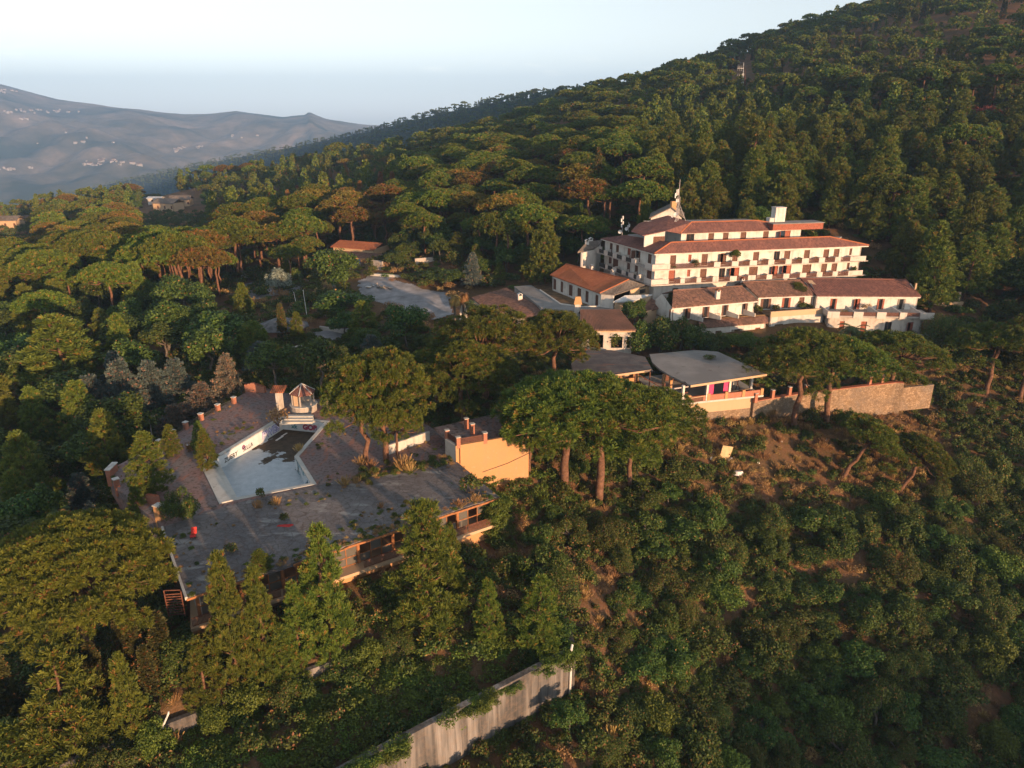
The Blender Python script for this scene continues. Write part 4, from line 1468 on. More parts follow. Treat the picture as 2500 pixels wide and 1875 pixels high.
gw.build('gable_wall', 'white_plaster', upper)
MB().box(g0.lerp(g1, 0.72) - fin * 0.03, fdir, (2.4, 0.05), 17.0, 18.9).build('loggia_opening', 'brown_wood', upper)
MB().poly([vxy(UR1) + fdir * 1, vxy(UR2) + fdir * 3, vxy(UR2) + fin * 5, vxy(UR1) + fin * 6 - fdir * 8], 20.6, 20.75).build('flat_roof', 'grey_flat_roof', upper)
p_ = Q(Z3, 1262, 350, 20.0)
MB().box(vxy(p_) + fdir * 6 + fin * 1.8, fdir, (11.5, 3.6), 19.3, 20.55).build('roof_plant_box', 'red_wood', upper)
MB().box(vxy(p_) + fdir * 6 + fin * 1.8, fdir, (11.8, 3.9), 20.555, 20.68).build('roof_plant_cap', 'grey_flat_roof', upper)
c_ = vxy(Q(Z3, 1296, 316, 20.6))
st = empty('chimney_stack', (c_.x, c_.y, 20.6), 'big square white chimney stack on the top roof of the hotel', 'chimney')
MB().box(c_, fdir, (2.3, 1.7), 19.5, 23.5).build('shaft', 'white_plaster', st)
MB().box(c_ - fdir * 1.7, fdir, (1.1, 1.4), 19.5, 21.5).build('lower_flue', 'white_plaster', st)
MB().box(c_, fdir, (2.45, 1.85), 23.501, 23.65).build('cap', 'parapet_plaster', st)

# grey gabled house behind
rz = 22.0
ra, rb = vxy(Q(Z3, 480, 292, 20.6)), vxy(Q(Z3, 705, 290, 20.6))
rm = vxy(Q(Z3, 628, 240, 23.0))
rh = empty('grey_roofed_house', (ra.x, ra.y, 16), 'small house with grey gabled roof and orange chimney behind the hotel roofs', 'building')
back = Vector((2.0, 9.0))
A0, B0, M0 = Vector((*ra, 20.6)), Vector((*rb, 20.6)), Vector((*(ra.lerp(rb, 0.62)), 22.9))
K = Vector((*back, 0))
roof(rh, 'roof', [[A0, M0, M0 + K, A0 + K], [M0, B0, B0 + K, M0 + K]], 'grey_tiles', 0.2)
MB().hexa([(A0.x + .5, A0.y + .4, 14), (B0.x - .5, B0.y + .4, 14), (B0.x - .5 + back.x, B0.y + back.y, 14), (A0.x + .5 + back.x, A0.y + back.y, 14)],
          [(A0.x + .5, A0.y + .4, 20.5), (B0.x - .5, B0.y + .4, 20.5), (B0.x - .5 + back.x, B0.y + back.y, 20.5), (A0.x + .5 + back.x, A0.y + back.y, 20.5)]).build('wall', 'worn_white_plaster', rh)
MB().face([(A0.x + .5, A0.y + .4, 20.5), (B0.x - .5, B0.y + .4, 20.5), (M0.x, M0.y + .4, 22.7)]).build('gable', 'worn_white_plaster', rh)
MB().box(vxy(M0) + Vector((0.6, 1.2)), fdir, (1.2, 0.9), 22.2, 24.0).build('chimney', 'ochre_render', rh)

# white end pavilion at the left
wa, wb = vxy(Q(Z4, 225, 1020, 14.2)), vxy(Q(Z4, 425, 975, 14.2))
wp = empty('white_end_pavilion', (wa.x, wa.y, 9.5), 'plain white annex with grey lean-to roof at the left end of the hotel', 'building')
ww = wall(MB(), wa, wb, 7.5, 14.0)
wall(ww, wa + Vector((2, 9)), wa, 7.5, 14.0)
wall(ww, wb, wb + Vector((2, 9)), 7.5, 14.0)
ww.build('wall', 'white_plaster', wp)
e1, e2, e3, e4 = Q(Z4, 168, 1022, 14.2), Q(Z4, 440, 950, 14.6), Q(Z4, 500, 860, 15.6), Q(Z4, 290, 885, 15.6)
roof(wp, 'roof', [[e1, e2, e3, e4]], 'grey_tiles', 0.3)
for i, (x, y) in enumerate(((292, 930), (345, 905))):
    p = Q(Z4, x, y, 15.0)
    chimney(vxy(p), 15.0, 0.7, fdir, (0.8, 0.6), ('%s small white chimney on the grey roof of the white annex' % ('left' if i == 0 else 'right')), 'white_plaster')

# ------------------------------------------------------------------ aerials on the hotel roof
def lattice(name, base, top, w, label, mat='galvanised', seg=1.0, b=(0.075, 0.035)):
    e = empty(name, base, label, 'antenna mast')
    base, top = Vector(base), Vector(top)
    d = (top - base)
    L = d.length
    mb = MB()
    cs = [Vector((math.cos(a) * w, math.sin(a) * w, 0)) for a in (0.4, 2.5, 4.6)]
    for c in cs:
        mb.bar(base + c, base + d * 0.72 + c, b[0])
    n = int(L * 0.72 / seg)
    for i in range(n):
        p, q = base + d * 0.72 * i / n, base + d * 0.72 * (i + 1) / n
        for k in range(3):
            mb.bar(p + cs[k], q + cs[(k + 1) % 3], b[1])
    mb.build('lattice', mat, e)
    MB().tube([base + d * 0.70, top], [0.08, 0.055], 6).build('pole', mat, e)
    return e
mb0, mt0 = Q(Z4, 1490, 872, 17.0), None
Yb = mb0.y
mt0 = PY(*Z4(1551, 45), Yb)
ms = lattice('antenna_mast', mb0, mt0, 0.32, 'tall leaning lattice aerial mast with panel antennas on the hotel roof')
for (x, y, w, h) in ((1487, 262, .18, 1.0), (1506, 225, .14, 1.3), (1524, 215, .14, 1.2), (1500, 330, .14, 0.7), (1520, 330, .16, 0.7)):
    p = PY(*Z4(x, y), Yb - 0.5)
    MB().box(vxy(p), (1, 0.2), (w, 0.14), p.z - h / 2, p.z + h / 2).build('panel_antenna', 'white_paint', ms)
def dish(parent, c, r, face, mat='white_paint', nm='dish'):
    f = Vector(face).normalized()
    s = f.cross(UP).normalized()
    u = s.cross(f)
    c = Vector(c)
    mb = MB()
    n = 14
    rim = [c + s * math.cos(k * 6.2832 / n) * r + u * math.sin(k * 6.2832 / n) * r for k in range(n)]
    ctr = c - f * r * 0.35
    for k in range(n):
        mb.face([ctr, rim[k], rim[(k + 1) % n]])
        mb.face([ctr - f * 0.05, rim[(k + 1) % n] - f * 0.03, rim[k] - f * 0.03])
    return mb.build(nm, mat, parent)
for (x, y, r_) in ((1440, 850, 0.5), (1462, 728, 0.36), (1488, 620, 0.32), (1494, 510, 0.4), (1447, 545, 0.22)):
    p = PY(*Z4(x, y), Yb - 0.7)
    dish(ms, p, r_, (-0.5, -1, 0.1))
MB().bar(PY(*Z4(1540, 370), Yb), PY(*Z4(1725, 870), Yb - 1.0), 0.09).build('stay', 'galvanised', ms)
MB().bar(PY(*Z4(1520, 370), Yb), PY(*Z4(1470, 860), Yb + 1.0), 0.07).build('stay', 'galvanised', ms)
MB().bar(PY(*Z4(1505, 400), Yb), PY(*Z4(1350, 725), Yb + 2.0), 0.03).build('stay', 'galvanised', ms)
for i, (x, yb, yt, lab) in enumerate(((770, 775, 535, 'short aerial mast with small dishes on the left roof of the hotel'), (856, 735, 620, 'lowest of the thin aerials on the left roof of the hotel'))):
    p = Q(Z4, x, yb, 17.6)
    t = PY(*Z4(x, yt), p.y)
    e = empty('roof_aerial', p, lab, 'antenna')
    MB().tube([p - UP * 0.3, t], [0.07, 0.05], 6).build('pole', 'galvanised', e)
    for k in range(4 if i == 0 else 2):
        q = p.lerp(t, 0.45 + 0.15 * k)
        MB().box((q.x + (0.18 if k % 2 else -0.18), q.y - 0.1), (1, 0), (0.2, 0.16), q.z - 0.35, q.z + 0.35).build('panel_antenna', 'white_paint', e)
    dish(e, p + Vector((-0.6, -0.5, 0.45)), 0.42 if i == 0 else 0.38, (-0.5, -1, 0.15))
# ------------------------------------------------------------------ annex with orange roof
AE = 9.3
a0, a1 = Q(Z1, 765, 855, AE), Q(Z1, 1150, 998, AE)
r0, r1 = Q(Z1, 890, 772, 11.2), Q(Z1, 1375, 892, 11.2)
ad = vxy(a1 - a0).normalized()
ain = Vector((-ad.y, ad.x))
annex = empty('orange_roofed_annex', (a0.x, a0.y, 6.2), 'low white annex with bright orange tiled roof and a row of dark doors', 'building')
A_, B_ = vxy(a0) + ain * 0.45 + ad * 0.4, vxy(a1) + ain * 0.45 - ad * 0.1
hd = px_holes(Z1, A_, B_, [(788, 815, 915), (848, 868, 935), (912, 942, 955), (978, 1008, 985), (1040, 1065, 1005), (1116, 1140, 1035)], 6.25, 2.35)
aw = wall(MB(), A_, B_, 4.0, AE - 0.1, [h[:4] for h in hd])
e2 = vxy(Q(Z1, 1258, 1020, 9.0))
wall(aw, B_, e2, 4.0, AE - 0.25)
wall(aw, A_ + ain * 8, A_, 4.0, AE - 0.1)
aw.build('wall', 'white_plaster', annex)
for s0, s1, z0, z1, st in hd:
    door(annex, A_, B_, s0, s1, z0, z1, st)
roof(annex, 'roof', [[a0, a1, r1, r0]], 'orange_tiles', 0.16)
b0, b1 = Q(Z1, 1262, 1012, 9.15), Q(Z1, 1500, 932, 10.3)
roof(annex, 'side_roof', [[a1, b0, b1, r1]], 'grey_tiles', 0.16)
bk = Vector((*(ain * 5), -1.8))
roof(annex, 'rear_roof', [[r1, r1 + bk, r0 + bk, r0]], 'orange_tiles', 0.16)
ridge_caps(annex, [(a1, r1), (r0, r1)], 'orange_tiles', 0.12)
ga = Q(Z1, 1400, 1000, 8.6)
gb = Q(Z1, 1600, 965, 8.8)
wall(MB(), vxy(Q(Z1, 1385, 1000, 8.8)), vxy(Q(Z1, 1580, 965, 8.8)), 5.0, 9.6, [(2.6, 4.3, 8.3, 9.2)]).build('end_wall', 'pale_ochre_render', annex)
for i, (x, y, z, lab) in enumerate(((355, 1240, 10.8, 'small arched white chimney behind the orange roof, farthest of three'), (640, 1315, 10.6, 'small arched white chimney behind the orange roof, middle of three'),
                                    (948, 1405, 10.2, 'small arched white chimney behind the orange roof, nearest of three'))):
    p = Q(Z4, x, y + 30, z - 0.6)
    chimney(vxy(p), z - 0.6, 0.8, ad, (0.8, 0.6), lab, 'white_plaster')

# covered walk, court and lower tiled roofs left of the annex
walk = empty('covered_walk', (*vxy(Q(Z1, 700, 1080, 6.4)), 3.5), 'grey flat-roofed covered walk curving round the overgrown court', 'building')
wk = [Q(Z1, *p, 6.5) for p in ((490, 945), (620, 935), (690, 975), (845, 1082), (1000, 1105), (1262, 1100), (1262, 1128), (960, 1135), (700, 1110), (640, 1060))]
MB().poly([vxy(p) for p in reversed(wk)], 6.15, 6.5).build('flat_roof', 'grey_flat_roof', walk)
MB().poly([vxy(p) * 0.999 + Vector((0.1, 0.5)) for p in reversed([wk[0], wk[1], wk[2], wk[8], wk[9]])], 2.0, 6.14).build('wall', 'grimy_plaster', walk)
wk_e = MB()
for p, q in zip(wk[2:5], wk[3:6]):
    wk_e.bar(p + UP * 0.1, q + UP * 0.1, 0.2, 0.2)
wk_e.build('kerb', 'white_plaster', walk)
cr_ = [Q(Z1, *p, 5.9) for p in ((640, 940), (780, 925), (1150, 1100), (1260, 1100), (860, 1085), (690, 965))]
ct = MB().poly([vxy(cr_[0]), vxy(cr_[4]), vxy(cr_[3]), vxy(cr_[2]) + ain * 1, vxy(cr_[1]) + ain * 1], 4.0, 5.95)
ct = ct.build('overgrown_court', 'dry_turf')
ct['kind'] = 'structure'
gal = empty('long_gallery', (*vxy(Q(Z1, 400, 1100, 5)), 2.5), 'long low gallery with patchy red and grey tiled roof near the palms', 'building')
t1, t2, t3, t4 = Q(Z1, 160, 1030, 5.0), Q(Z1, 430, 955, 6.3), Q(Z1, 640, 1075, 6.1), Q(Z1, 310, 1150, 4.7)
t5, t6 = Q(Z1, 960, 1160, 6.1), Q(Z1, 1000, 1255, 4.9)
roof(gal, 'roof', [[t1, t4, t3, t2], [t4, t6, t5, t3]], 'brown_tiles', 0.18)
gi = Vector((0.5, 0.4, 0))
MB().hexa([(*vxy(t1 + gi), 1), (*vxy(t4 + gi), 1), (*vxy(t3), 1), (*vxy(t2), 1)], [t1 + gi - UP * .25, t4 + gi - UP * .25, t3 - UP * .3, t2 - UP * .3]).build('wall', 'worn_white_plaster', gal)
MB().hexa([(*vxy(t4 + gi), 1), (*vxy(t6 + gi), 1), (*vxy(t5), 1), (*vxy(t3), 1)], [t4 + gi - UP * .25, t6 + gi - UP * .25, t5 - UP * .3, t3 - UP * .3]).build('wall', 'worn_white_plaster', gal)
p = Q(Z1, 535, 1050, 5.9)
chimney(vxy(p), 5.9, 0.9, (1, 0.3), (0.9, 0.7), 'small white chimney on the patchy gallery roof', 'white_plaster')

# tile-roofed garden pavilion
TE = 6.0
k0, k1 = Q(Z1, 1005, 1280, TE), Q(Z1, 1430, 1282, TE)
k2, k3 = Q(Z1, 1300, 1125, 8.0), Q(Z1, 1003, 1125, 8.0)
tp = empty('tiled_garden_pavilion', (k0.x, k0.y, 2.4), 'open white pavilion under a ribbed brown tiled roof, half hidden by ivy', 'building')
roof(tp, 'roof', [[k0, k1, k2, k3]], 'brown_tiles', 0.2)
rib = MB()                                            # raised barrel rows
n_ = 34
for i in range(n_ + 1):
    f_ = i / n_
    rib.tube([k0.lerp(k1, f_) + UP * 0.02, k3.lerp(k2, f_) + UP * 0.02], [0.09, 0.085], 5)
rib.build('tile_rows', 'brown_tiles', tp)['kind'] = 'stuff'
roof(tp, 'rear_roof', [[k3, k2, k2 + Vector((2, 5, -2)), k3 + Vector((0, 5, -2))]], 'brown_tiles', 0.2)
ka, kb = vxy(k0) + Vector((0.5, 0.6)), vxy(k1) + Vector((-0.5, 0.6))
kw = wall(MB(), ka, kb, 1.5, TE - 0.2, [(1.2, 3.6, 2.5, 4.9), (5.0, 7.0, 2.5, 4.6), (7.8, 9.2, 2.5, 4.6)])
wall(kw, ka + Vector((0, 8)), ka, 1.5, TE - 0.2)
wall(kw, kb, kb + Vector((0, 8)), 1.5, TE - 0.2)
wall(kw, kb + Vector((0, 8)), ka + Vector((0, 8)), 1.5, TE - 0.2)
kw.build('wall', 'worn_white_plaster', tp)
MB().box((ka + kb) / 2 - Vector((0, 0.35)), (1, 0), (9.6, 0.35), TE - 0.45, TE - 0.22).build('eaves_beam', 'pale_ochre_render', tp)
c_ = vxy(Q(Z1, 978, 1195, 5.2))
ch = empty('tall_chimney', (c_.x, c_.y, 4.5), 'tall white chimney with tile-coloured hood beside the ribbed tiled pavilion', 'chimney')
MB().box(c_, (1, 0), (1.1, 0.8), 3.8, 8.1).build('shaft', 'worn_white_plaster', ch)
MB().hexa([(c_.x - .75, c_.y - .6, 8.1), (c_.x + .75, c_.y - .6, 8.1), (c_.x + .75, c_.y + .6, 8.1), (c_.x - .75, c_.y + .6, 8.1)],
          [(c_.x - .5, c_.y - .35, 9.5), (c_.x + .5, c_.y - .35, 9.5), (c_.x + .5, c_.y + .35, 9.5), (c_.x - .5, c_.y + .35, 9.5)]).build('hood', 'ochre_render', ch)
MB().box(c_ + Vector((0.95, -0.1)), (1, 0), (0.7, 0.7), 3.8, 7.0).build('side_flue', 'pale_ochre_render', ch)

# ------------------------------------------------------------------ terrace houses in front of the hotel
def rowhouse(name, e0, e1, q0, q1, zfl, doors, zf, ydoor, label, tile, wallmat='white_plaster', depth=6.0, style=None, lower=1.5):
    d = vxy(e1 - e0).normalized()
    n = Vector((-d.y, d.x))
    h = empty(name, (e0.x, e0.y, zfl), label, 'building')
    A, B = vxy(e0) + n * 0.6 + d * 0.25, vxy(e1) + n * 0.6 - d * 0.25
    hs = px_holes(zf, A, B, doors, zfl, 2.1, ydoor)
    w = wall(MB(), A, B, zfl - lower, e0.z - 0.05, [x[:4] for x in hs])
    wall(w, A + n * depth, A, zfl - lower, e0.z - 0.05)
    wall(w, B, B + n * depth, zfl - lower, e0.z - 0.05)
    w.build('wall', wallmat, h)
    for s0, s1, z0, z1, st in hs:
        door(h, A, B, s0, s1, z0, z1, st)
    mb = n * 4.0
    bk = Vector((mb.x, mb.y, -1.4))
    roof(h, 'roof', [[e0, e1, q1, q0], [q0, q1, q1 + bk, q0 + bk]], tile, 0.18)
    ridge_caps(h, [(q0, q1)], tile, 0.11)
    MB().box((A + B) / 2 - n * 0.32, d, ((B - A).length + 0.3, 0.55), e0.z - 0.42, e0.z - 0.22).build('eaves_soffit', 'white_plaster', h)
    # gable fillings and the room floor
    for P_, e_, q_ in ((A, e0, q0), (B, e1, q1)):
        qq = vxy(q_)
        pb = P_ + n * depth
        MB().face([(P_.x, P_.y, e0.z - 0.06), (pb.x, pb.y, e0.z - 0.06), (P_.x + n.x * 3.6, P_.y + n.y * 3.6, q_.z - 0.3)]).build('gable', wallmat, h)
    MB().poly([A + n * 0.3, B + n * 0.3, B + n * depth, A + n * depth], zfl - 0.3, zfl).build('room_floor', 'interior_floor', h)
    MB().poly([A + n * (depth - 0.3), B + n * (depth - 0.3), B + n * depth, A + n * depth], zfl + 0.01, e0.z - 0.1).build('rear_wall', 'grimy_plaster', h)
    return h, A, B, d, n
ZE, ZR, ZT = 8.7, 10.6, 6.05
hA, aA, aB, dA, nA = rowhouse('terrace_house', Q(Z2, -30, 950, ZE), Q(Z2, 635, 893, ZE), Q(Z2, -20, 818, ZR), Q(Z2, 512, 785, ZR), ZT,
    [(1245, 1300, 380, 'brown+open'), (1440, 1475, 360, 'brown+shut'), (1640, 1672, 350, 'brown+shut'), (1850, 1890, 330, 'brown+open'), (1085, 1120, 370, 'brown')], Z8, 350,
    'terrace house with brown ribbed tile roof and shuttered doors, left of the row', 'brown_tiles')
hB, bA, bB, dB, nB = rowhouse('terrace_house', Q(Z2, 635, 868, ZE), Q(Z2, 1090, 850, ZE), Q(Z2, 515, 755, ZR), Q(Z2, 960, 738, ZR), ZT,
    [(672, 712, 930, 'brown+shut'), (835, 868, 915, 'red+shut'), (950, 990, 905, 'brown'), (1042, 1075, 890, 'red')], Z2, 920,
    'terrace house in the middle of the row with a pine growing from its roof terrace', 'brown_tiles')
hC, cA, cB, dC, nC = rowhouse('terrace_villa', Q(Z2, 1087, 858, ZE), Q(Z2, 1895, 862, ZE), Q(Z2, 962, 725, ZR), Q(Z2, 1780, 735, ZR), ZT - 0.2,
    [(1203, 1228, 920, 'red+shut'), (1380, 1420, 925, 'red+open'), (1565, 1592, 925, 'red+shut'), (1722, 1752, 925, 'grey+shut')], Z2, 925,
    'white villa with red roof and balcony terrace at the right end of the row', 'red_tiles', depth=7.0)
# missing tiles show pale boards near the villa's ridge
p0, p1, p2, p3 = [Q(Z2, *p, z) for p, z in (((1010, 740), 10.35), ((1170, 740), 10.35), ((1150, 772), 9.9), ((1040, 768), 9.95))]
def on_plane(px, a, b, c):
    d = ray(*px)
    n = (b - a).cross(c - a)
    t = n.dot(a - Vector((0, 0, CAMZ))) / n.dot(d)
    return Vector((0, 0, CAMZ)) + d * t
vE0, vE1, vQ0 = Q(Z2, 1087, 858, ZE), Q(Z2, 1895, 862, ZE), Q(Z2, 962, 725, ZR)
MB().face([on_plane(Z2(*q), vE0, vE1, vQ0) + UP * 0.02 for q in ((1035, 770), (1130, 778), (1150, 765), (1172, 762), (1172, 740), (1012, 740))]).build('bare_patch', 'pale_ochre_render', hC)
MB().box(vxy(on_plane(Z2(1845, 815), vE0, vE1, vQ0)), dC, (0.28, 0.28), 8.6, 10.7).build('flue_pipe', 'pale_ochre_render', hC)
# villa terrace, dividers and lower floor
TS = 5.85
f0, f1 = vxy(Q(Z2, 1180, 1030, 5.45)), vxy(Q(Z2, 1992, 1042, 5.45))
tdir = (f1 - f0).normalized()
tin = Vector((-tdir.y, tdir.x))
MB().poly([f0, f1, cB + dC * 1.0 - nC * 0.004, cA - nC * 0.004], TS - 0.3, TS).build('terrace_slab', 'grimy_plaster', hC)
sp_ = None
for x0, x1 in ((1168, 1262), (1370, 1445), (1550, 1622), (1727, 1782), (1885, 1992)):
    s0, _ = on_wall(*Z2(x0, 1005), f0, f1)
    s1, _ = on_wall(*Z2(x1, 1005), f0, f1)
    MB().box(f0 + tdir * (s0 + s1) / 2 - tin * 0.08, tdir, (s1 - s0, 0.16), TS - 0.42, TS + 0.85).build('parapet_block', 'parapet_plaster', hC)
    q = f0 + tdir * (s0 + 0.2)
    MB().hexa([(*(q + tin * 0.05), TS + .001), (*(q + tdir * .16 + tin * 0.05), TS + .001), (*(q + tdir * .16 + tin * 3.4 - tdir * 0.6), TS + .001), (*(q + tin * 3.4 - tdir * 0.6), TS + .001)],
              [(*(q + tin * 0.05), TS + .85), (*(q + tdir * .16 + tin * 0.05), TS + .85), (*(q + tdir * .16 + tin * 3.4 - tdir * 0.6), TS + 1.2), (*(q + tin * 3.4 - tdir * 0.6), TS + 1.2)]).build('divider', 'parapet_plaster', hC)
    if sp_ is not None:
        railing(hC, f0 + tdir * (sp_ + 0.05) + tin * 0.06, f0 + tdir * (s0 - 0.05) + tin * 0.06, TS, 0.75, 'rusty_metal', 0.1)
    sp_ = s1
lA, lB = f0 + tin * 0.9 + tdir * 0.3, f1 + tin * 0.9 - tdir * 1.6
ld = px_holes(Z2, lA, lB, [(1425, 1470, 1100, 'red'), (1608, 1660, 1110, 'brown+glass'), (1785, 1825, 1120, 'red+open'), (1262, 1300, 1090, 'red')], 2.5, 2.1)
lw_ = wall(MB(), lA, lB, 0.0, TS - 0.3, [h[:4] for h in ld])
wall(lw_, lB, lB + tin * 5, 0.0, TS - 0.3)
wall(lw_, lA + tin * 5, lA, 0.0, TS - 0.3)
lw_.build('lower_wall', 'worn_white_plaster', hC)
for s0, s1, z0, z1, st in ld:
    door(hC, lA, lB, s0, s1, z0, z1, st)
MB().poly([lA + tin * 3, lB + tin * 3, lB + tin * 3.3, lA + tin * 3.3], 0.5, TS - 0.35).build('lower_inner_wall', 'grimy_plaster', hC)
g0_, g1_ = vxy(Q(Z2, 1690, 1200, 2.2)), vxy(Q(Z2, 2005, 1200, 2.2))
gd = (g1_ - g0_).normalized()
gn = Vector((-gd.y, gd.x))
MB().poly([g0_, g1_, g1_ + gn * 2.6, g0_ + gn * 2.6], 1.9, 2.3).build('lower_balcony_slab', 'worn_white_plaster', hC)
for x0, x1 in ((1700, 1765), (1858, 2005)):
    s0, _ = on_wall(*Z2(x0, 1170), g0_, g1_)
    s1, _ = on_wall(*Z2(x1, 1170), g0_, g1_)
    MB().box(g0_ + gd * (s0 + s1) / 2 + gn * 0.1, gd, (s1 - s0, 0.18), 2.301, 3.25).build('parapet_block', 'worn_white_plaster', hC)
MB().box(g1_ - gd * 0.1 + gn * 1.4, gn, (2.4, 0.18), 2.301, 3.25).build('parapet_block', 'worn_white_plaster', hC)
railing(hC, g0_ + gd * 2.6 + gn * 0.1, g0_ + gd * 6.2 + gn * 0.1, 2.3, 0.8, 'dark_metal', 0.14)

# terraces and lower storeys of the two terrace houses
lowA0, lowA1 = Q(Z8, 1395, 512, 4.9), Q(Z8, 2110, 456, 4.9)
lowT0, lowT1 = Q(Z8, 1385, 425, 5.75), Q(Z8, 2100, 385, 5.75)
lo = empty('lower_lodgings', (lowA0.x, lowA0.y, 1.5), 'lower row of white rooms under a narrow broken brown tile roof', 'building')
roof(lo, 'roof', [[lowA0, lowA1, lowT1, lowT0]], 'brown_tiles', 0.18)
ldr = vxy(lowA1 - lowA0).normalized()
lnn = Vector((-ldr.y, ldr.x))
LA, LB = vxy(lowA0) + lnn * 0.5, vxy(lowA1) + lnn * 0.5 - ldr * 0.2
lh = px_holes(Z8, LA, LB, [(1755, 1818, 550, 'grey+shut'), (1970, 2022, 545, 'red'), (1560, 1620, 560, 'brown'), (1400, 1412, 560, 'brown')], 1.9, 2.0)
lm = wall(MB(), LA, LB, -0.5, 4.75, [h[:4] for h in lh])
wall(lm, LB, LB + lnn * 4, -0.5, 4.75)
wall(lm, LA + lnn * 4, LA, -0.5, 4.75)
lm.build('wall', 'white_plaster', lo)
for s0, s1, z0, z1, st in lh:
    door(lo, LA, LB, s0, s1, z0, z1, st)
MB().poly([vxy(lowT0), vxy(lowT1), aB - nA * 0.01, aA - nA * 0.01 - dA * 2], 3.0, ZT - 0.06).build('terrace', 'dry_turf', lo)
MB().poly([vxy(lowT0) + lnn * 2, vxy(lowT1) + lnn * 2, vxy(lowT1) + lnn * 2.3, vxy(lowT0) + lnn * 2.3], 0.0, 3.0).build('rear_wall', 'grimy_plaster', lo)
for i, s_ in enumerate((4.2, 8.0, 11.8, 15.4)):
    q = at(aA, aB, s_, 0.05)
    MB().hexa([(*q, ZT - .05), (*(q + dA * .16), ZT - .05), (*(q + dA * 1.2 - nA * 2.3), ZT - .05), (*(q + dA * 1.04 - nA * 2.3), ZT - .05)],
              [(*q, ZT + 1.0), (*(q + dA * .16), ZT + 1.0), (*(q + dA * 1.2 - nA * 2.3), ZT + .6), (*(q + dA * 1.04 - nA * 2.3), ZT + .6)]).build('divider', 'worn_white_plaster', lo)
# terrace of the middle house
m0, m1 = vxy(Q(Z2, 735, 985, 6.7)), vxy(Q(Z2, 1150, 957, 6.7))
mt = empty('middle_terrace', (m0.x, m0.y, 1.5), 'white terrace base with ochre parapet below the middle house of the row', 'building')
md_ = (m1 - m0).normalized()
mn_ = Vector((-md_.y, md_.x))
mh = px_holes(Z2, m0, m1, [(757, 822, 1130, 'brown'), (905, 948, 1120, 'grey+glass')], 2.2, 2.0)
mw = wall(MB(), m0, m1, -0.5, 5.7, [h[:4] for h in mh])
wall(mw, m0 + mn_ * 5, m0, -0.5, 5.7)
wall(mw, m1, m1 + mn_ * 4, -0.5, 5.7)
mw.build('wall', 'worn_white_plaster', mt)
for s0, s1, z0, z1, st in mh:
    door(mt, m0, m1, s0, s1, z0, z1, st)
MB().box((m0 + m1) / 2 + mn_ * 0.12 - mn_ * 0.06, md_, ((m1 - m0).length + 0.1, 0.3), 5.701, 6.75).build('parapet', 'pale_ochre_render', mt)
MB().poly([m0 + mn_ * 0.3, m1 + mn_ * 0.3, bB - nB * 0.01, bA - nB * 0.01], 5.5, 5.9).build('terrace', 'dry_turf', mt)
MB().poly([m0 + mn_ * 2.4, m1 + mn_ * 2.4, m1 + mn_ * 2.6, m0 + mn_ * 2.6], 0, 5.45).build('rear_wall', 'grimy_plaster', mt)
# low ochre-walled wing between annex and terrace house
o0, o1, o2, o3 = Q(Z8, 500, 240, 8.3), Q(Z8, 700, 235, 8.3), Q(Z8, 905, 165, 9.2), Q(Z8, 620, 175, 9.2)
lk = empty('link_wing', (o0.x, o0.y, 5), 'small wing with grey sheet roof between the annex and the terrace houses', 'building')
roof(lk, 'roof', [[o0, o1, o2, o3]], 'sheet_roof', 0.2)
iz = Vector((0.3, 0.4, 0))
MB().hexa([(*vxy(o0 + iz), 3), (*vxy(o1 + Vector((-.3, .4, 0))), 3), (*vxy(o2 + Vector((-.4, -.2, 0))), 3), (*vxy(o3 + Vector((.4, -.2, 0))), 3)],
          [o0 + iz - UP * .21, o1 + Vector((-.3, .4, -.21)), o2 + Vector((-.4, -.2, -.21)), o3 + Vector((.4, -.2, -.21))]).build('wall', 'pale_ochre_render', lk)
u0, u1, u2, u3 = Q(Z8, 820, 355, 6.6), Q(Z8, 1010, 290, 7.6), Q(Z8, 900, 200, 8.6), Q(Z8, 800, 300, 7.2)
roof(lk, 'porch_roof', [[u0, u1, u2, u3]], 'brown_tiles', 0.2)
wall(MB(), vxy(Q(Z8, 822, 420, 5.6)), vxy(Q(Z8, 1010, 335, 6.4)), 2.0, 7.0).build('porch_wall', 'pale_ochre_render', lk)
chimney(vxy(on_plane(Z8(1578, 210), Q(Z2, -30, 950, ZE), Q(Z2, 635, 893, ZE), Q(Z2, -20, 818, ZR))), 9.5, 1.1, dA, (0.8, 0.6), 'white chimney with clay cap on the left terrace house roof', 'orange_tiles')
p = Q(Z2, 515, 745, 10.5)
chimney(vxy(p), 10.3, 0.4, dA, (0.6, 0.5), 'tiny reddish chimney on the ridge between the terrace houses', 'orange_tiles')
# retaining walls and fence post right of the hotel
w0, w1 = Q(Z5, 700, 60, 9.5), Q(Z5, 1380, 110, 9.0)
rw = MB()
wall(rw, vxy(w0), vxy(w1), 4.0, 10.2, (), 0.4)
tag(rw.build('concrete_retaining_wall', 'cast_concrete'), 'streaky grey concrete retaining wall right of the hotel block', 'wall')
w0, w1 = Q(Z5, 1700, 640, 5.5), Q(Z5, 2230, 620, 5.5)
yw = empty('ochre_boundary_wall', (w0.x, w0.y, 0), 'pale ochre boundary wall with a fence post right of the villa', 'wall')
wall(MB(), vxy(w0), vxy(w1), -1.0, 5.6, (), 0.4).build('wall', 'pale_ochre_render', yw)
pp = vxy(Q(Z5, 2140, 600, 5.6))
MB().box(pp, (1, 0), (0.45, 0.4), 5.601, 7.5).build('post', 'pale_ochre_render', yw)
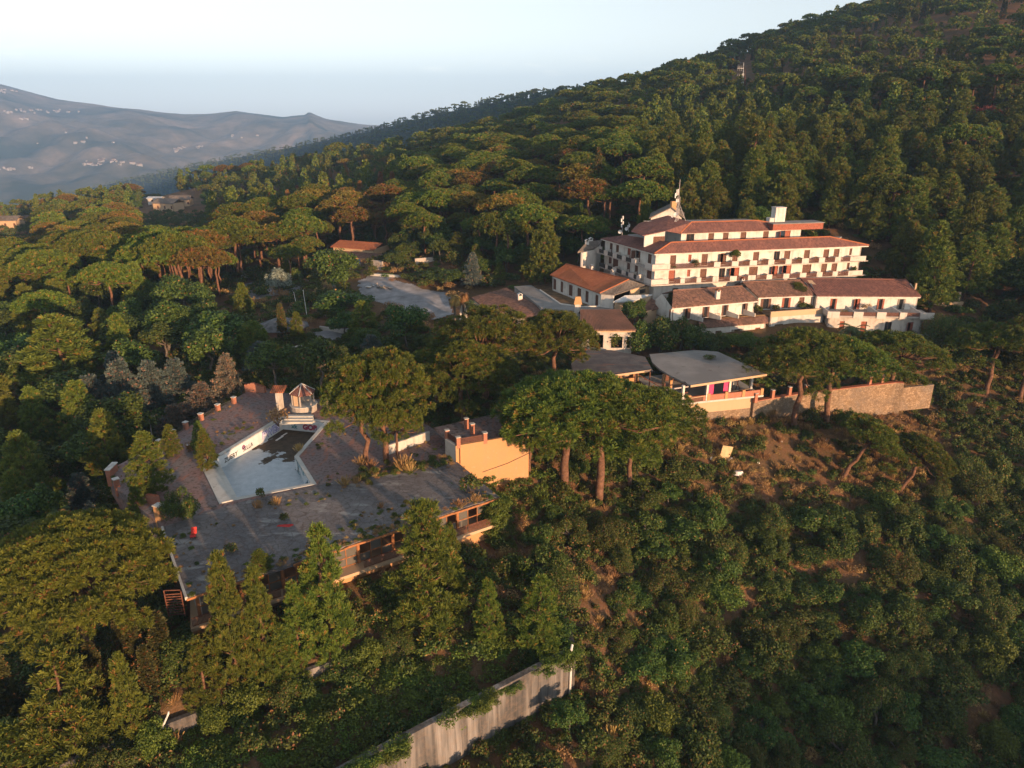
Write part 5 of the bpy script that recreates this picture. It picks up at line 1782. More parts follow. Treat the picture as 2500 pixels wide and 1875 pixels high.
# ------------------------------------------------------------------ pool terrace
def plate(mb, outer, hole, z, th):
    """flat plate with an optional hole"""
    loops = [[Vector((p[0], p[1], 0)) for p in outer]]
    if hole:
        loops.append([Vector((p[0], p[1], 0)) for p in hole])
    flat = [p for l in loops for p in l]
    for t in tessellate_polygon(loops):
        pts = [flat[i] for i in t]
        n = (pts[1] - pts[0]).cross(pts[2] - pts[0])
        if n.z < 0:
            pts.reverse()
        mb.face([(p.x, p.y, z) for p in pts])
    for l in loops:
        for i in range(len(l)):
            a, b_ = l[i], l[(i + 1) % len(l)]
            mb.face([(a.x, a.y, z - th), (b_.x, b_.y, z - th), (b_.x, b_.y, z), (a.x, a.y, z)])
    return mb
def grow(poly, d):
    c = Vector((sum(p[0] for p in poly) / len(poly), sum(p[1] for p in poly) / len(poly)))
    out = []
    n = len(poly)
    ar = sum(poly[i][0] * poly[(i + 1) % n][1] - poly[(i + 1) % n][0] * poly[i][1] for i in range(n))
    sg = 1 if ar > 0 else -1
    for i in range(n):
        p0, p, p1 = Vector(poly[i - 1]), Vector(poly[i]), Vector(poly[(i + 1) % n])
        d0, d1 = (p - p0).normalized(), (p1 - p).normalized()
        n0, n1 = Vector((d0.y, -d0.x)) * sg, Vector((d1.y, -d1.x)) * sg
        m_ = (n0 + n1)
        m_ = m_ / max(0.5, m_.length_squared) * 2 * 0.5 * 2
        out.append((p + m_ * d * 0.5 * (2 / max(1.0, 1.0)) ))
    return [tuple(o) for o in out]
POOL_OUT = grow(POOL, 0.55)
deck = plate(MB(), DECK, None, 0.0, 3.2)
# the deck is cut where the pool lies
deck = MB()
plate(deck, [p for p in DECK], POOL_OUT, 0.0, 3.2)
struct('pool_deck', deck, 'deck_paving')

m, nt, b = newmat('pool_floor', (0.5, 0.55, 0.58), 0.85, 0.2)
v = pos(nt)
f1 = noise(nt, v, 0.16, 5, 0.55, 0.5, 0.53, 0.6)
f2 = noise(nt, v, 1.1, 6, 0.7, 0.35, 0.75)
f3 = noise(nt, v, 6.0, 5, 0.7, 0.55, 0.75)
sepx = nt.nodes.new('ShaderNodeSeparateXYZ')
nt.links.new(v, sepx.inputs[0])
# silt lies in the deep far and right end, bleached bottom near left
g1 = mth(nt, 'ADD', mth(nt, 'MULTIPLY', sepx.outputs[1], 0.055), mth(nt, 'MULTIPLY', sepx.outputs[0], 0.050))
g2 = mth(nt, 'ADD', g1, -3.3)
nz_ = nn(nt, 'ShaderNodeTexNoise', Scale=0.30, Detail=6, Roughness=0.6)
nt.links.new(v, nz_.inputs['Vector'])
sil = mth(nt, 'ADD', g2, mth(nt, 'MULTIPLY', mth(nt, 'SUBTRACT', nz_.outputs['Fac'], 0.5), 1.7))
rs = nn(nt, 'ShaderNodeMapRange')
rs.inputs['From Min'].default_value = -0.02
rs.inputs['From Max'].default_value = 0.03
nt.links.new(sil, rs.inputs['Value'])
c = mix(nt, f2, (0.44, 0.50, 0.54), (0.30, 0.36, 0.40))
c = mix(nt, mth(nt, 'MULTIPLY', f3, 0.5), c, (0.20, 0.22, 0.23))
dk = mix(nt, f2, (0.045, 0.036, 0.026), (0.105, 0.078, 0.052))
c = mix(nt, rs.outputs[0], c, dk)
setc(nt, b, c)
nt.links.new(mth(nt, 'MULTIPLY_ADD', rs.outputs[0], 0.55), b.inputs['Roughness'])
b.inputs['Roughness'].links[0].from_node.inputs[2].default_value = 0.35
SILT_NODES = (g2,)

m, nt, b = newmat('graffiti_wall', (0.55, 0.60, 0.62), 0.8, 0.2)
uvn = pos(nt, kind='uv')
f1 = noise(nt, uvn, 0.8, 5, 0.6, 0.45, 0.62)
vo = nn(nt, 'ShaderNodeTexVoronoi', Scale=1.6, Randomness=1.0)
wv = nn(nt, 'ShaderNodeTexNoise', Scale=1.4, Detail=3)
nt.links.new(uvn, wv.inputs['Vector'])
wm = nt.nodes.new('ShaderNodeVectorMath')
wm.operation = 'MULTIPLY_ADD'
nt.links.new(wv.outputs['Color'], wm.inputs[0])
wm.inputs[1].default_value = (1.2, 1.2, 0)
nt.links.new(uvn, wm.inputs[2])
nt.links.new(wm.outputs[0], vo.inputs['Vector'])
cr = nt.nodes.new('ShaderNodeValToRGB')
cr.color_ramp.interpolation = 'CONSTANT'
els = cr.color_ramp.elements
els[0].position, els[0].color = 0.0, (0.60, 0.64, 0.66, 1)
els[1].position, els[1].color = 0.42, (0.10, 0.22, 0.26, 1)
for p_, c__ in ((0.52, (0.62, 0.66, 0.67, 1)), (0.66, (0.04, 0.10, 0.13, 1)), (0.74, (0.30, 0.42, 0.46, 1)), (0.86, (0.58, 0.62, 0.64, 1))):
    e_ = els.new(p_)
    e_.color = c__
sc2 = nt.nodes.new('ShaderNodeSeparateColor')
nt.links.new(vo.outputs['Color'], sc2.inputs[0])
nt.links.new(sc2.outputs[0], cr.inputs[0])
setc(nt, b, mix(nt, mth(nt, 'MULTIPLY', f1, 0.35), cr.outputs[0], (0.45, 0.42, 0.38)))
plaster('pale_pool_wall', (0.60, 0.64, 0.66), stain=(0.26, 0.27, 0.27), amt=0.45)
for nm_, c_ in (('spray_black', (0.02, 0.02, 0.025)), ('spray_violet', (0.13, 0.13, 0.42)), ('spray_red', (0.45, 0.06, 0.06)), ('spray_pale', (0.62, 0.64, 0.78)), ('spray_teal', (0.04, 0.17, 0.20)), ('spray_purple', (0.20, 0.06, 0.14))):
    simple(nm_, c_, 0.15, 3.0, 0.6)

pool = empty('swimming_pool', (POOL[0][0], POOL[0][1], 0), 'drained angular swimming pool with graffiti on its walls and silt on its floor', 'swimming pool')
PD = -1.75
mbp = MB()
plate(mbp, grow(POOL, 0.05), None, PD, 0.3)
mbp.build('floor', 'pool_floor', pool)
npool = len(POOL)
for i in range(npool):
    a_, b_ = Vector(POOL[i]), Vector(POOL[(i + 1) % npool])
    L_ = (b_ - a_).length
    ao, bo = Vector(POOL_OUT[i]), Vector(POOL_OUT[(i + 1) % npool])
    q = MB()
    q.face([(a_.x, a_.y, PD), (a_.x, a_.y, 0.05), (b_.x, b_.y, 0.05), (b_.x, b_.y, PD)], [(0, 0), (0, 1.8), (L_, 1.8), (L_, 0)])
    q.face([(ao.x, ao.y, PD), (bo.x, bo.y, PD), (bo.x, bo.y, -0.1), (ao.x, ao.y, -0.1)])
    q.build('wall', 'graffiti_wall' if i in (1, 2) else 'pale_pool_wall', pool)
    MB().hexa([(a_.x, a_.y, -0.1), (b_.x, b_.y, -0.1), (bo.x, bo.y, -0.1), (ao.x, ao.y, -0.1)][::-1], [(a_.x, a_.y, 0.06), (b_.x, b_.y, 0.06), (bo.x, bo.y, 0.06), (ao.x, ao.y, 0.06)][::-1]).build('coping', 'coping_concrete', pool)
# broad kerb on the near left side
a_, b_ = Vector(POOL[5]), Vector(POOL[0])
d_ = (b_ - a_).normalized()
o_ = Vector((d_.y, -d_.x))
if (a_ + o_ - Vector((-30, 88))).length < (a_ - o_ - Vector((-30, 88))).length:
    o_ = -o_
MB().box((a_ + b_) / 2 + o_ * 1.32 + d_ * 0.1, d_, ((b_ - a_).length + 0.8, 1.5), -0.2, 0.14).build('broad_kerb', 'coping_concrete', pool)
# sprayed letters and blots on the long left wall and the far wall
def spray(text, i, s, z, size, mat, bold=0.04, off=0.02, nm='graffiti', shear=0.1):
    cu = bpy.data.curves.new('t', 'FONT')
    cu.body = text
    cu.size = size
    cu.offset = bold
    cu.shear = shear
    to = bpy.data.objects.new('t', cu)
    COL.objects.link(to)
    dg = bpy.context.evaluated_depsgraph_get()
    me = bpy.data.meshes.new_from_object(to.evaluated_get(dg))
    bpy.data.objects.remove(to)
    a_, b_ = Vector(POOL[(i + 1) % npool]), Vector(POOL[i])       # seen from inside the basin
    t = (b_ - a_).normalized()
    n = Vector((t.y, -t.x))
    for v_ in me.vertices:
        x, y = v_.co.x, v_.co.y
        p = a_ + t * (s + x) + n * off
        v_.co = (p.x - pool.location.x, p.y - pool.location.y, z + y - pool.location.z)
    me.name = nm
    return obj(nm, me, pool, mat)
Lw = (Vector(POOL[5]) - Vector(POOL[4])).length
spray('ZUERY', 4, 1.3, -1.3, 0.85, 'spray_black', 0.015)
spray('SELLA', 4, 5.0, -1.35, 0.8, 'spray_black', 0.01)
spray('BWES', 4, 9.2, -1.4, 1.5, 'spray_violet', 0.10, 0.02)
spray('BWES', 4, 9.2, -1.4, 1.5, 'spray_pale', 0.0, 0.035)
for s_, t_, m_ in ((15.2, 'MKS', 'spray_teal'), (17.6, 'VAXO', 'spray_black'), (20.0, 'RWN', 'spray_teal'), (21.9, 'ZE', 'spray_black')):
    spray(t_, 4, s_, -1.45, 1.1, m_, 0.03)
spray('o', 4, 4.9, -1.0, 1.0, 'spray_purple', 0.08)
spray('GOB', 3, 3.2, -1.4, 1.05, 'spray_red', 0.08)
spray('GOB', 3, 3.2, -1.4, 1.05, 'spray_purple', 0.0, 0.035)
spray('OLI', 3, 6.6, -1.3, 1.1, 'spray_purple', 0.05)
spray('xk', 3, 1.4, -1.4, 0.9, 'spray_teal', 0.03)
# drifted debris in the basin
dp = PX(684, 1070, PD)
e = empty('broken_plank', (dp.x, dp.y, PD), 'white broken plank lying on the dark silt of the pool', 'plank')
MB().bar(dp + Vector((-0.3, -0.9, 0.06)), dp + Vector((0.25, 0.5, 0.1)), 0.28, 0.06).build('board', 'white_paint', e)
MB().bar(dp + Vector((0.05, 0.4, 0.12)), dp + Vector((0.5, 1.6, 0.1)), 0.2, 0.06).build('board', 'white_paint', e)

# brick posts along the deck's far-left edge, with low rails between
posts = [(572, 985), (533, 1003), (492, 1026), (455, 1047), (424, 1068), (391, 1092)]
ords = ['farthest', 'second farthest', 'third', 'fourth', 'fifth', 'nearest']
prev = None
ppts = []
for i, (x, y) in enumerate(posts):
    p = PX(x, y, 0)
    ppts.append(vxy(p))
for i, p in enumerate(ppts):
    e = empty('brick_post', (p.x, p.y, 0), '%s red brick post with stone cap along the far left pool edge' % ords[i], 'post', 'brick posts by the pool')
    MB().box(p, (0.4, 1), (0.52, 0.52), -0.3, 1.0).build('shaft', 'red_brick', e)
    MB().box(p, (0.4, 1), (0.64, 0.64), 1.001, 1.1).build('cap', 'coping_concrete', e)
for i in range(len(ppts) - 1):
    tag(railing(None, ppts[i + 1] + (ppts[i] - ppts[i + 1]).normalized() * 0.35, ppts[i] - (ppts[i] - ppts[i + 1]).normalized() * 0.35, 0.02, 0.7, 'dark_metal', 0.3), 'dark low railing between the %s and next brick posts by the pool' % ords[i], 'railing', 'railings between brick posts')
for i, (x0, y0, x1, y1, lab) in enumerate(((268, 1163, 281, 1150, 'brick corner pier with white cap at the left end of the deck'), (284, 1190, 288, 1185, 'single brick post on the left deck edge below the corner pier'))):
    a_, b_ = vxy(PX(x0, y0, 0)), vxy(PX(x1, y1, 0))
    e = empty('brick_pier', (a_.x, a_.y, 0), lab, 'post')
    MB().box((a_ + b_) / 2, (b_ - a_) if i == 0 else (1, 1), ((b_ - a_).length + 0.6 if i == 0 else 0.55, 0.55), -1.2, 0.95).build('shaft', 'red_brick', e)
    MB().box((a_ + b_) / 2, (b_ - a_) if i == 0 else (1, 1), ((b_ - a_).length + 0.75 if i == 0 else 0.7, 0.7), 0.951, 1.06).build('cap', 'white_plaster', e)
pl = vxy(PX(392, 1268, 0))
e = empty('ochre_pier', (pl.x, pl.y, 0), 'tall ochre pier at the left corner between deck and flat roof', 'post')
MB().box(pl, (0.4, 1), (0.7, 0.75), -3.0, 1.7).build('shaft', 'ochre_render', e)
MB().box(pl, (0.4, 1), (0.85, 0.9), 1.701, 1.8).build('cap', 'coping_concrete', e)
wl = PX(372, 1212, 0.9)
tag(MB().box(vxy(wl), (1, -0.3), (1.5, 0.4), -1.5, 1.1).build('parapet_stub', 'red_brick'), 'short brick parapet with white top beside the ochre pier', 'wall')
# low orange-lit garden wall at the head of the deck
g0, g1 = PX(600, 955, 0), PX(648, 958, 0)
MBw = MB()
for k in range(6):
    a_, b_ = g0.lerp(g1, k / 6), g0.lerp(g1, (k + 1) / 6)
    h_ = 1.5 - abs(k - 2) * 0.16
    MBw.box(vxy((a_ + b_) / 2), vxy(b_ - a_), ((b_ - a_).length, 0.5), -0.5, h_)
tag(MBw.build('garden_wall', 'red_brick'), 'low uneven red brick wall at the head of the pool deck', 'wall')

# pool kiosk with pyramid roof
kc = PX(738, 985, 1.3)
kio = empty('pool_kiosk', (kc.x, kc.y, 0), 'little white pool kiosk with red pyramid roof and round bar front', 'kiosk')
KC = vxy(kc) + Vector((0, 0.6))
KR = 1.9
def ring(r_, n, z, ph=0.0):
    return [(KC.x + r_ * math.cos(ph + k * 6.2832 / n), KC.y + r_ * math.sin(ph + k * 6.2832 / n), z) for k in range(n)]
MB().hexa(ring(1.9, 16, -0.4), ring(1.9, 16, 1.0)).build('bar_front', 'grimy_plaster', kio)
MB().hexa(ring(2.02, 16, 1.001), ring(2.02, 16, 1.1)).build('counter', 'coping_concrete', kio)
rf = MB()
base = ring(KR, 6, 2.9, 0.52)
apex = Vector((KC.x, KC.y, 4.2))
for k in range(6):
    slab_uv(rf, [base[k], base[(k + 1) % 6], apex], 0.12)
rf.build('roof', 'red_tiles', kio)
for k in range(6):
    MB().bar(Vector(base[k]) + UP * 0.04, apex + UP * 0.04, 0.1, 0.08).build('hip_cap', 'coping_concrete', kio)
for k in range(6):
    p = Vector((KC.x, KC.y)) + (vxy(base[k]) - KC) * 0.82
    MB().box(p, (1, 0), (0.2, 0.2), 1.101, 2.85).build('pillar', 'grimy_plaster', kio)
w6 = [KC + (vxy(q) - KC) * 0.8 for q in base]
MB().box(KC + Vector((-0.7, -1.1)), (1, -0.2), (0.8, 0.15), 1.101, 2.85).build('wall', 'pale_ochre_render', kio)
MB().box(KC + Vector((0, 1.0)), (1, 0), (2.0, 0.2), 1.101, 2.85).build('rear_wall', 'grimy_plaster', kio)
for i, (dx, lab) in enumerate(((-3.6, 'short white wall left of the pool kiosk with a scrap of tile roof'), (4.2, 'ochre wall stub right of the pool kiosk, half hidden by pines'))):
    e = empty('kiosk_side_wall', (KC.x + dx, KC.y + 0.3, 0), lab, 'wall')
    MB().box(KC + Vector((dx, 0.3)), (1, 0.1) if i else (0.2, 1), (1.6, 0.3), -0.3, 3.0).build('wall', 'worn_white_plaster' if i == 0 else 'pale_ochre_render', e)
    slab_uv(MB(), [Vector((KC.x + dx - 1, KC.y - 0.6, 3.05)), Vector((KC.x + dx + 1, KC.y - 0.6, 3.05)), Vector((KC.x + dx + 1, KC.y + 1.2, 3.5)), Vector((KC.x + dx - 1, KC.y + 1.2, 3.5))], 0.12).build('roof_scrap', 'orange_tiles', e)
st_ = empty('stone_steps', (KC.x, KC.y - 4.5, 0), 'worn grey steps leading from the pool up to the kiosk', 'steps')
for k in range(3):
    MB().box(KC + Vector((0.3, -4.6 + k * 0.7)), (1, 0), (4.4 - k * 0.3, 0.68), -0.1, 0.16 + 0.15 * k).build('step', 'coping_concrete', st_)

# ------------------------------------------------------------------ bathing pavilion under the long flat roof
r0_, r1_ = Vector(ROOF[0]), Vector(ROOF[1])
rd = (r1_ - r0_).normalized()
rn = Vector((-rd.y, rd.x))
RL_ = (r1_ - r0_).length
bath = empty('pool_building', (r0_.x, r0_.y, -3.3), 'derelict long flat-roofed pool building with glazed wooden front', 'building')
mbr = MB()
# ragged broken front edge of the slab
front = []
random.seed(3)
nseg = 60
for k in range(nseg + 1):
    p = r0_ + rd * (RL_ * k / nseg) + rn * (random.uniform(0, 0.28) if 0 < k < nseg else 0)
    front.append(tuple(p))
outline = front + [ROOF[i] for i in range(2, len(ROOF))]
plate(mbr, outline, None, 0.06, 0.30)
mbr.face([(p[0], p[1], -0.24) for p in reversed(ROOF)])
mbr.build('flat_roof', 'bitumen_roof', bath)
fa = MB()
k = 0.0
while k < RL_ - 0.6:
    w_ = random.uniform(1.0, 3.4)
    if random.random() < 0.8:
        a_ = r0_ + rd * k + rn * random.uniform(-0.05, 0.08)
        b_ = r0_ + rd * min(RL_, k + w_) + rn * random.uniform(-0.05, 0.08)
        fa.bar((a_.x, a_.y, -0.12 + random.uniform(-.05, .05)), (b_.x, b_.y, -0.12 + random.uniform(-.05, .05)), 0.12, 0.22)
    k += w_
fa.build('fascia', 'orange_wood', bath)
rl0, rl1 = Vector(ROOF[5]), r0_
MB().bar((rl0.x, rl0.y, 0.02), (rl1.x, rl1.y, 0.02), 0.22, 0.3).build('side_fascia', 'coping_concrete', bath)
FZ = -3.3
fl = MB()
fl.poly([r0_ - rd * 0.1, r1_ - rd * 0.5, r1_ + rn * 9 - rd * 1, r0_ + rn * 9 + rd * 1.5], FZ - 0.35, FZ)
fl.build('floor_slab', 'pale_ochre_render', bath)
fw = MB()
wall(fw, r0_ + rn * 0.9, r1_ + rn * 0.9 - rd * 0.6, FZ - 3.2, FZ - 0.36, ())
fw.build('foundation_wall', 'ochre_render', bath)
SB = 1.5                                             # glazing set back from the edge
ga, gb = r0_ + rn * SB + rd * 1.0, r1_ + rn * SB - rd * 0.8
GL = (gb - ga).length
nb_ = 8
bay = GL / nb_
for i in range(nb_ + 1):
    p = ga + rd * bay * i
    MB().box(p, rd, (0.26, 0.3), FZ + 0.001, -0.245).build('post', 'orange_wood' if i not in (6,) else 'grey_wood', bath)
for i in range(nb_):
    s = ga + rd * (bay * i + 0.13)
    t_ = ga + rd * (bay * (i + 1) - 0.13)
    fr_ = MB()
    n_ = 3
    for k in range(n_ + 1):
        q = s.lerp(t_, k / n_)
        fr_.box(q, rd, (0.09, 0.1), FZ + 0.05, -0.3)
    for z in (FZ + 0.08, FZ + 1.05, -0.36):
        fr_.bar((s.x, s.y, z), (t_.x, t_.y, z), 0.1)
    w_ = fr_.build('window', 'orange_wood', bath)
    for k in range(n_):
        q = s.lerp(t_, (k + 0.5) / n_)
        wd = (t_ - s).length / n_ - 0.12
        for z0, z1 in ((FZ + 0.14, FZ + 0.99), (FZ + 1.11, -0.42)):
            if random.random() < 0.62:
                MB().box(q, rd, (wd, 0.02), z0, z1).build('pane', 'dusty_glass', w_)
for z0, a_, b_ in ((FZ, ga + rn * 6.5, gb + rn * 6.5),):
    wall(MB(), a_, b_, FZ + 0.01, -0.25, [(3, 4.2, FZ + 0.02, -1.2), (14, 15.4, FZ + 0.02, -1.2)]).build('inner_wall', 'ochre_render', bath)
wall(MB(), ga + rn * 7, ga - rn * 0.02, FZ + 0.01, -0.25, [(2.0, 3.0, FZ + .02, -1.1)]).build('end_wall', 'grimy_plaster', bath)
wall(MB(), gb, gb + rn * 8, FZ - 2, -0.25).build('end_wall', 'ochre_render', bath)
for i in range(nb_):
    a_, b_ = r0_ + rd * (RL_ * i / nb_ + 0.15) + rn * 0.2, r0_ + rd * (RL_ * (i + 1) / nb_ - 0.15) + rn * 0.2
    if i not in (3,):
        railing(bath, a_, b_, FZ, 0.95, 'rusty_metal', 0.15)
# fallen shutter frame at the left end
p = Vector((r0_.x - 2.0, r0_.y + 1.5, -3.2))
e = empty('hanging_shutter', p, 'rusty louvred shutter hanging at the left end of the pool building', 'shutter')
sh = MB()
for k in range(9):
    sh.bar(p + Vector((-0.7, 0, 0.3 + k * 0.28)), p + Vector((0.7, 0.1, 0.35 + k * 0.28)), 0.05, 0.1)
sh.build('slats', 'rusty_metal', e)['kind'] = 'stuff'
s2 = MB()
s2.bar(p + Vector((-0.75, 0, 0.1)), p + Vector((-0.75, 0, 3.0)), 0.08).bar(p + Vector((0.75, 0.1, 0.1)), p + Vector((0.75, 0.1, 3.0)), 0.08).bar(p + Vector((-0.75, 0, 3.0)), p + Vector((0.75, 0.1, 3.0)), 0.08)
s2.build('frame', 'rusty_metal', e)
# odds and ends on the roof
p = PX(472, 1315, 0.06)
e = empty('red_chair', p, 'broken dark red chair tipped over on the flat roof', 'chair')
MB().box(vxy(p), (1, 0.5), (0.55, 0.5), 0.35, 0.45).build('seat', 'red_paint', e)
MB().hexa([p + Vector((-.25, .2, .4)), p + Vector((.25, .35, .4)), p + Vector((.25, .42, .4)), p + Vector((-.25, .27, .4))], [p + Vector((-.3, .5, 1.0)), p + Vector((.2, .65, 1.0)), p + Vector((.2, .72, 1.0)), p + Vector((-.3, .57, 1.0))]).build('backrest', 'red_paint', e)
for dx, dy in ((-.22, -.2), (.22, -.05), (.2, .25), (-.24, .18)):
    MB().bar(p + Vector((dx, dy, 0)), p + Vector((dx * .9, dy * .9, 0.36)), 0.05).build('leg', 'dark_metal', e)
p = PX(696, 1284, 0.07)
tag(MB().hexa([p + Vector((-.9, -.1, 0)), p + Vector((.5, -.25, 0)), p + Vector((.9, .2, 0)), p + Vector((-.5, .22, 0))], [p + Vector((-.7, 0, .14)), p + Vector((.4, -.1, .05)), p + Vector((.7, .15, .16)), p + Vector((-.4, .15, .06))]).build('red_cloth', 'red_paint'), 'crumpled red cloth lying on the flat roof', 'cloth')
p = PX(990, 1265, 0.06)
tag(MB().hexa([(p.x - .45, p.y - .2, .06), (p.x + .45, p.y - .1, .06), (p.x + .4, p.y + .2, .06), (p.x - .45, p.y + .15, .06)], [(p.x - .4, p.y - .15, .4), (p.x + .4, p.y - .08, .38), (p.x + .36, p.y + .15, .4), (p.x - .4, p.y + .1, .42)]).build('white_box', 'white_paint'), 'small white box left on the flat roof edge', 'box')
for i, (x, y, w_, lab) in enumerate(((458, 1245, .5, 'scrap of white board beside the bush on the deck'), (463, 1086, .9, 'white plastic sheet left on the upper deck'), (520, 1238, .7, 'dark drain grate set between deck and flat roof'))):
    p = PX(x, y, 0.07)
    tag(MB().box(vxy(p), (1, 0.6), (w_, w_ * 0.4), 0.065, 0.14).build('scrap_board' if i < 2 else 'drain_grate', 'white_paint' if i < 2 else 'dark_metal'), lab, 'board' if i < 2 else 'drain')

# ------------------------------------------------------------------ ochre bastion right of the pool
bt0, btc, bt1 = Q(Z7, 262, 520, 2.3), Q(Z7, 450, 640, 2.3), Q(Z7, 1450, 470, 2.3)
bd_ = vxy(bt1 - btc).normalized()
bz = -5.5
bas = empty('ochre_bastion', (btc.x, btc.y, 0), 'glowing ochre rendered bastion wall with brick posts right of the pool', 'wall')
bn = Vector((-bd_.y, bd_.x))
wall(MB(), vxy(btc), vxy(btc) + bd_ * 10, bz, 2.3, (), 0.35).build('front_wall', 'ochre_render', bas)
wall(MB(), vxy(bt0), vxy(btc), bz + 3, 2.3, (), 0.35).build('side_wall', 'worn_white_plaster', bas)
MB().poly([vxy(btc) + bn * 0.36 + bd_ * 0.2, vxy(btc) + bd_ * 10, vxy(btc) + bd_ * 10 + bn * 9, vxy(bt0) + bn * 5], 1.6, 1.9).build('terrace', 'deck_paving', bas)
for (x, y) in ((300, 495), (495, 620), (965, 540), (745, 380), (640, 285)):
    p = vxy(Q(Z7, x, y, 2.3))
    o_ = MB().box(p, bd_, (0.5, 0.45), 1.9, 3.35).build('brick_post', 'red_brick', bas)
    MB().box(p, bd_, (0.62, 0.57), 3.351, 3.43).build('cap', 'coping_concrete', o_)
pa, pb = vxy(Q(Z7, 495, 620, 2.3)), vxy(Q(Z7, 965, 540, 2.3))
railing(bas, pa + bd_ * 0.3, pb - bd_ * 0.3, 2.3, 0.8, 'rusty_metal', 0.12)
railing(bas, vxy(Q(Z7, 300, 495, 2.3)), pa - bd_ * 0.1, 2.3, 0.8, 'rusty_metal', 0.12)
MB().tube([Vector((*(vxy(btc) + bd_ * 0.5 - bn * 0.08), 1.9)), Vector((*(vxy(btc) + bd_ * 0.5 - bn * 0.08), -0.2))], 0.06, 6).build('drain_pipe', 'rusty_metal', bas)
MB().tube([Vector((*(vxy(btc) + bd_ * s_ - bn * 0.05), z_)) for s_, z_ in ((3.5, -2.0), (7, -1.4), (10, -0.5), (14, 0.6))], 0.035, 5).build('cable', 'dark_metal', bas)
# white low wall behind the pine trunks
g0, g1 = PX(945, 1112, 0), PX(1050, 1075, 0)
tag(wall(MB(), vxy(g0), vxy(g1), -1, 1.3, (), 0.3).build('low_white_wall', 'worn_white_plaster'), 'low peeling white wall behind the pine trunks by the pool', 'wall')

# ------------------------------------------------------------------ restaurant pavilion on the terrace edge
PR = 3.0
pv0, pv1, pv2, pv3 = Q(Z6, 1300, 428, PR), Q(Z6, 2092, 310, PR), Q(Z6, 1585, 78, PR), Q(Z6, 875, 105, PR)
pav = empty('restaurant_pavilion', (pv0.x, pv0.y, -0.3), 'open pavilion with wide grey flat roof, white columns and brick parapet', 'building')
left_curve = [Q(Z6, x, y, PR) for x, y in ((905, 190), (985, 260), (1090, 325), (1200, 378), (1245, 388), (1260, 405))]
prl = [vxy(pv0), vxy(pv1), vxy(pv2), vxy(Q(Z6, 1340, 62, PR)), vxy(pv3)] + [vxy(p) for p in left_curve]
plate(MB(), prl, None, PR, 0.28).face([(p.x, p.y, PR - 0.28) for p in reversed(prl)]).build('flat_roof', 'grey_flat_roof', pav)
pd_ = vxy(pv1 - pv0).normalized()
pn_ = Vector((-pd_.y, pd_.x))
fb = MB()
fb.bar(Vector((*(vxy(pv0) - pn_ * 0.03), PR - 0.15)), Vector((*(vxy(pv1) - pn_ * 0.03), PR - 0.15)), 0.12, 0.34)
fb.build('fascia', 'pale_ochre_render', pav)
FZ2 = -0.35
c0, c1 = vxy(pv0) + pn_ * 1.0, vxy(pv1) + pn_ * 1.0
CL = []
for x, y in ((1225, 470), (1470, 490), (1705, 440), (1930, 420)):
    s_, _ = on_wall(*Z6(x, y), c0, c1)
    p = c0 + pd_ * s_
    CL.append(p)
    MB().box(p, pd_, (0.38, 0.38), FZ2, PR - 0.281).build('column', 'white_plaster', pav)
bk_ = pn_ * 9.0
for i in range(2):
    MB().box(CL[-1] + pn_ * (4.5 + 4.5 * i), pd_, (0.38, 0.38), FZ2, PR - 0.281).build('column', 'white_plaster', pav)
p0_ = vxy(Q(Z6, 1275, 625, -0.6))
p1_ = vxy(Q(Z6, 2058, 545, -0.6))
pdd = (p1_ - p0_).normalized()
pnn = Vector((-pdd.y, pdd.x))
MB().poly([p0_ - pdd * 3, p1_, p1_ + pnn * 13, p0_ - pdd * 3 + pnn * 13], FZ2 - 0.3, FZ2).build('floor_slab', 'coping_concrete', pav)
pier_s = []
for x, y in ((1290, 600), (1487, 590), (1673, 565), (1853, 530), (2045, 500)):
    s_, _ = on_wall(*Z6(x, y), p0_, p1_)
    pier_s.append(s_)
    MB().box(p0_ + pdd * s_ + pnn * 0.2, pdd, (0.5, 0.4), FZ2 + 0.001, FZ2 + 1.15).build('parapet_pier', 'ochre_render', pav)
for a_, b_ in zip(pier_s, pier_s[1:]):
    MB().box(p0_ + pdd * (a_ + b_) / 2 + pnn * 0.2, pdd, (b_ - a_ - 0.52, 0.2), FZ2 + 0.001, FZ2 + 0.9).build('brick_panel', 'red_brick', pav)
wall(MB(), p0_ - pdd * 3 + pnn * 0.6, p1_ + pnn * 0.6 - pdd * 1.6, -2.6, FZ2 - 0.301, (), 0.5).build('ochre_base', 'pale_ochre_render', pav)
wall(MB(), p0_ - pdd * 3 + pnn * 0.55, p1_ + pnn * 0.55 - pdd * 1.6, -7.0, -2.601, (), 0.6).build('stone_base', 'stone_masonry', pav)
MB().box(p1_ + pnn * 0.8 - pdd * 1.2, pdd, (0.6, 0.8), -7, FZ2 - 0.302).build('corner_buttress', 'grimy_plaster', pav)
# interior: sills, posters, glazing remains, rear wall
for a_, b_ in zip(CL, CL[1:]):
    t_ = (b_ - a_).normalized()
    MB().box((a_ + b_) / 2, t_, ((b_ - a_).length - 0.4, 0.14), FZ2 + 0.001, FZ2 + 0.75).build('sill_wall', 'brown_wood', pav)
    MB().bar(Vector((*(a_ + t_ * .2), FZ2 + 0.8)), Vector((*(b_ - t_ * .2), FZ2 + 0.8)), 0.22, 0.1).build('sill', 'pale_ochre_render', pav)
t_ = (CL[2] - CL[1]).normalized()
for s_, w_ in ((0.75, 0.95), ((CL[2] - CL[1]).length - 0.7, 0.8)):
    o_ = MB().box(CL[1] + t_ * s_, t_, (w_, 0.05), FZ2 + 0.86, PR - 0.5).build('poster', 'pink_poster', pav)
wall(MB(), p0_ + pnn * 10 + pdd * 1, p1_ + pnn * 10, FZ2 + 0.01, PR - 0.285).build('rear_wall', 'rusty_metal', pav)
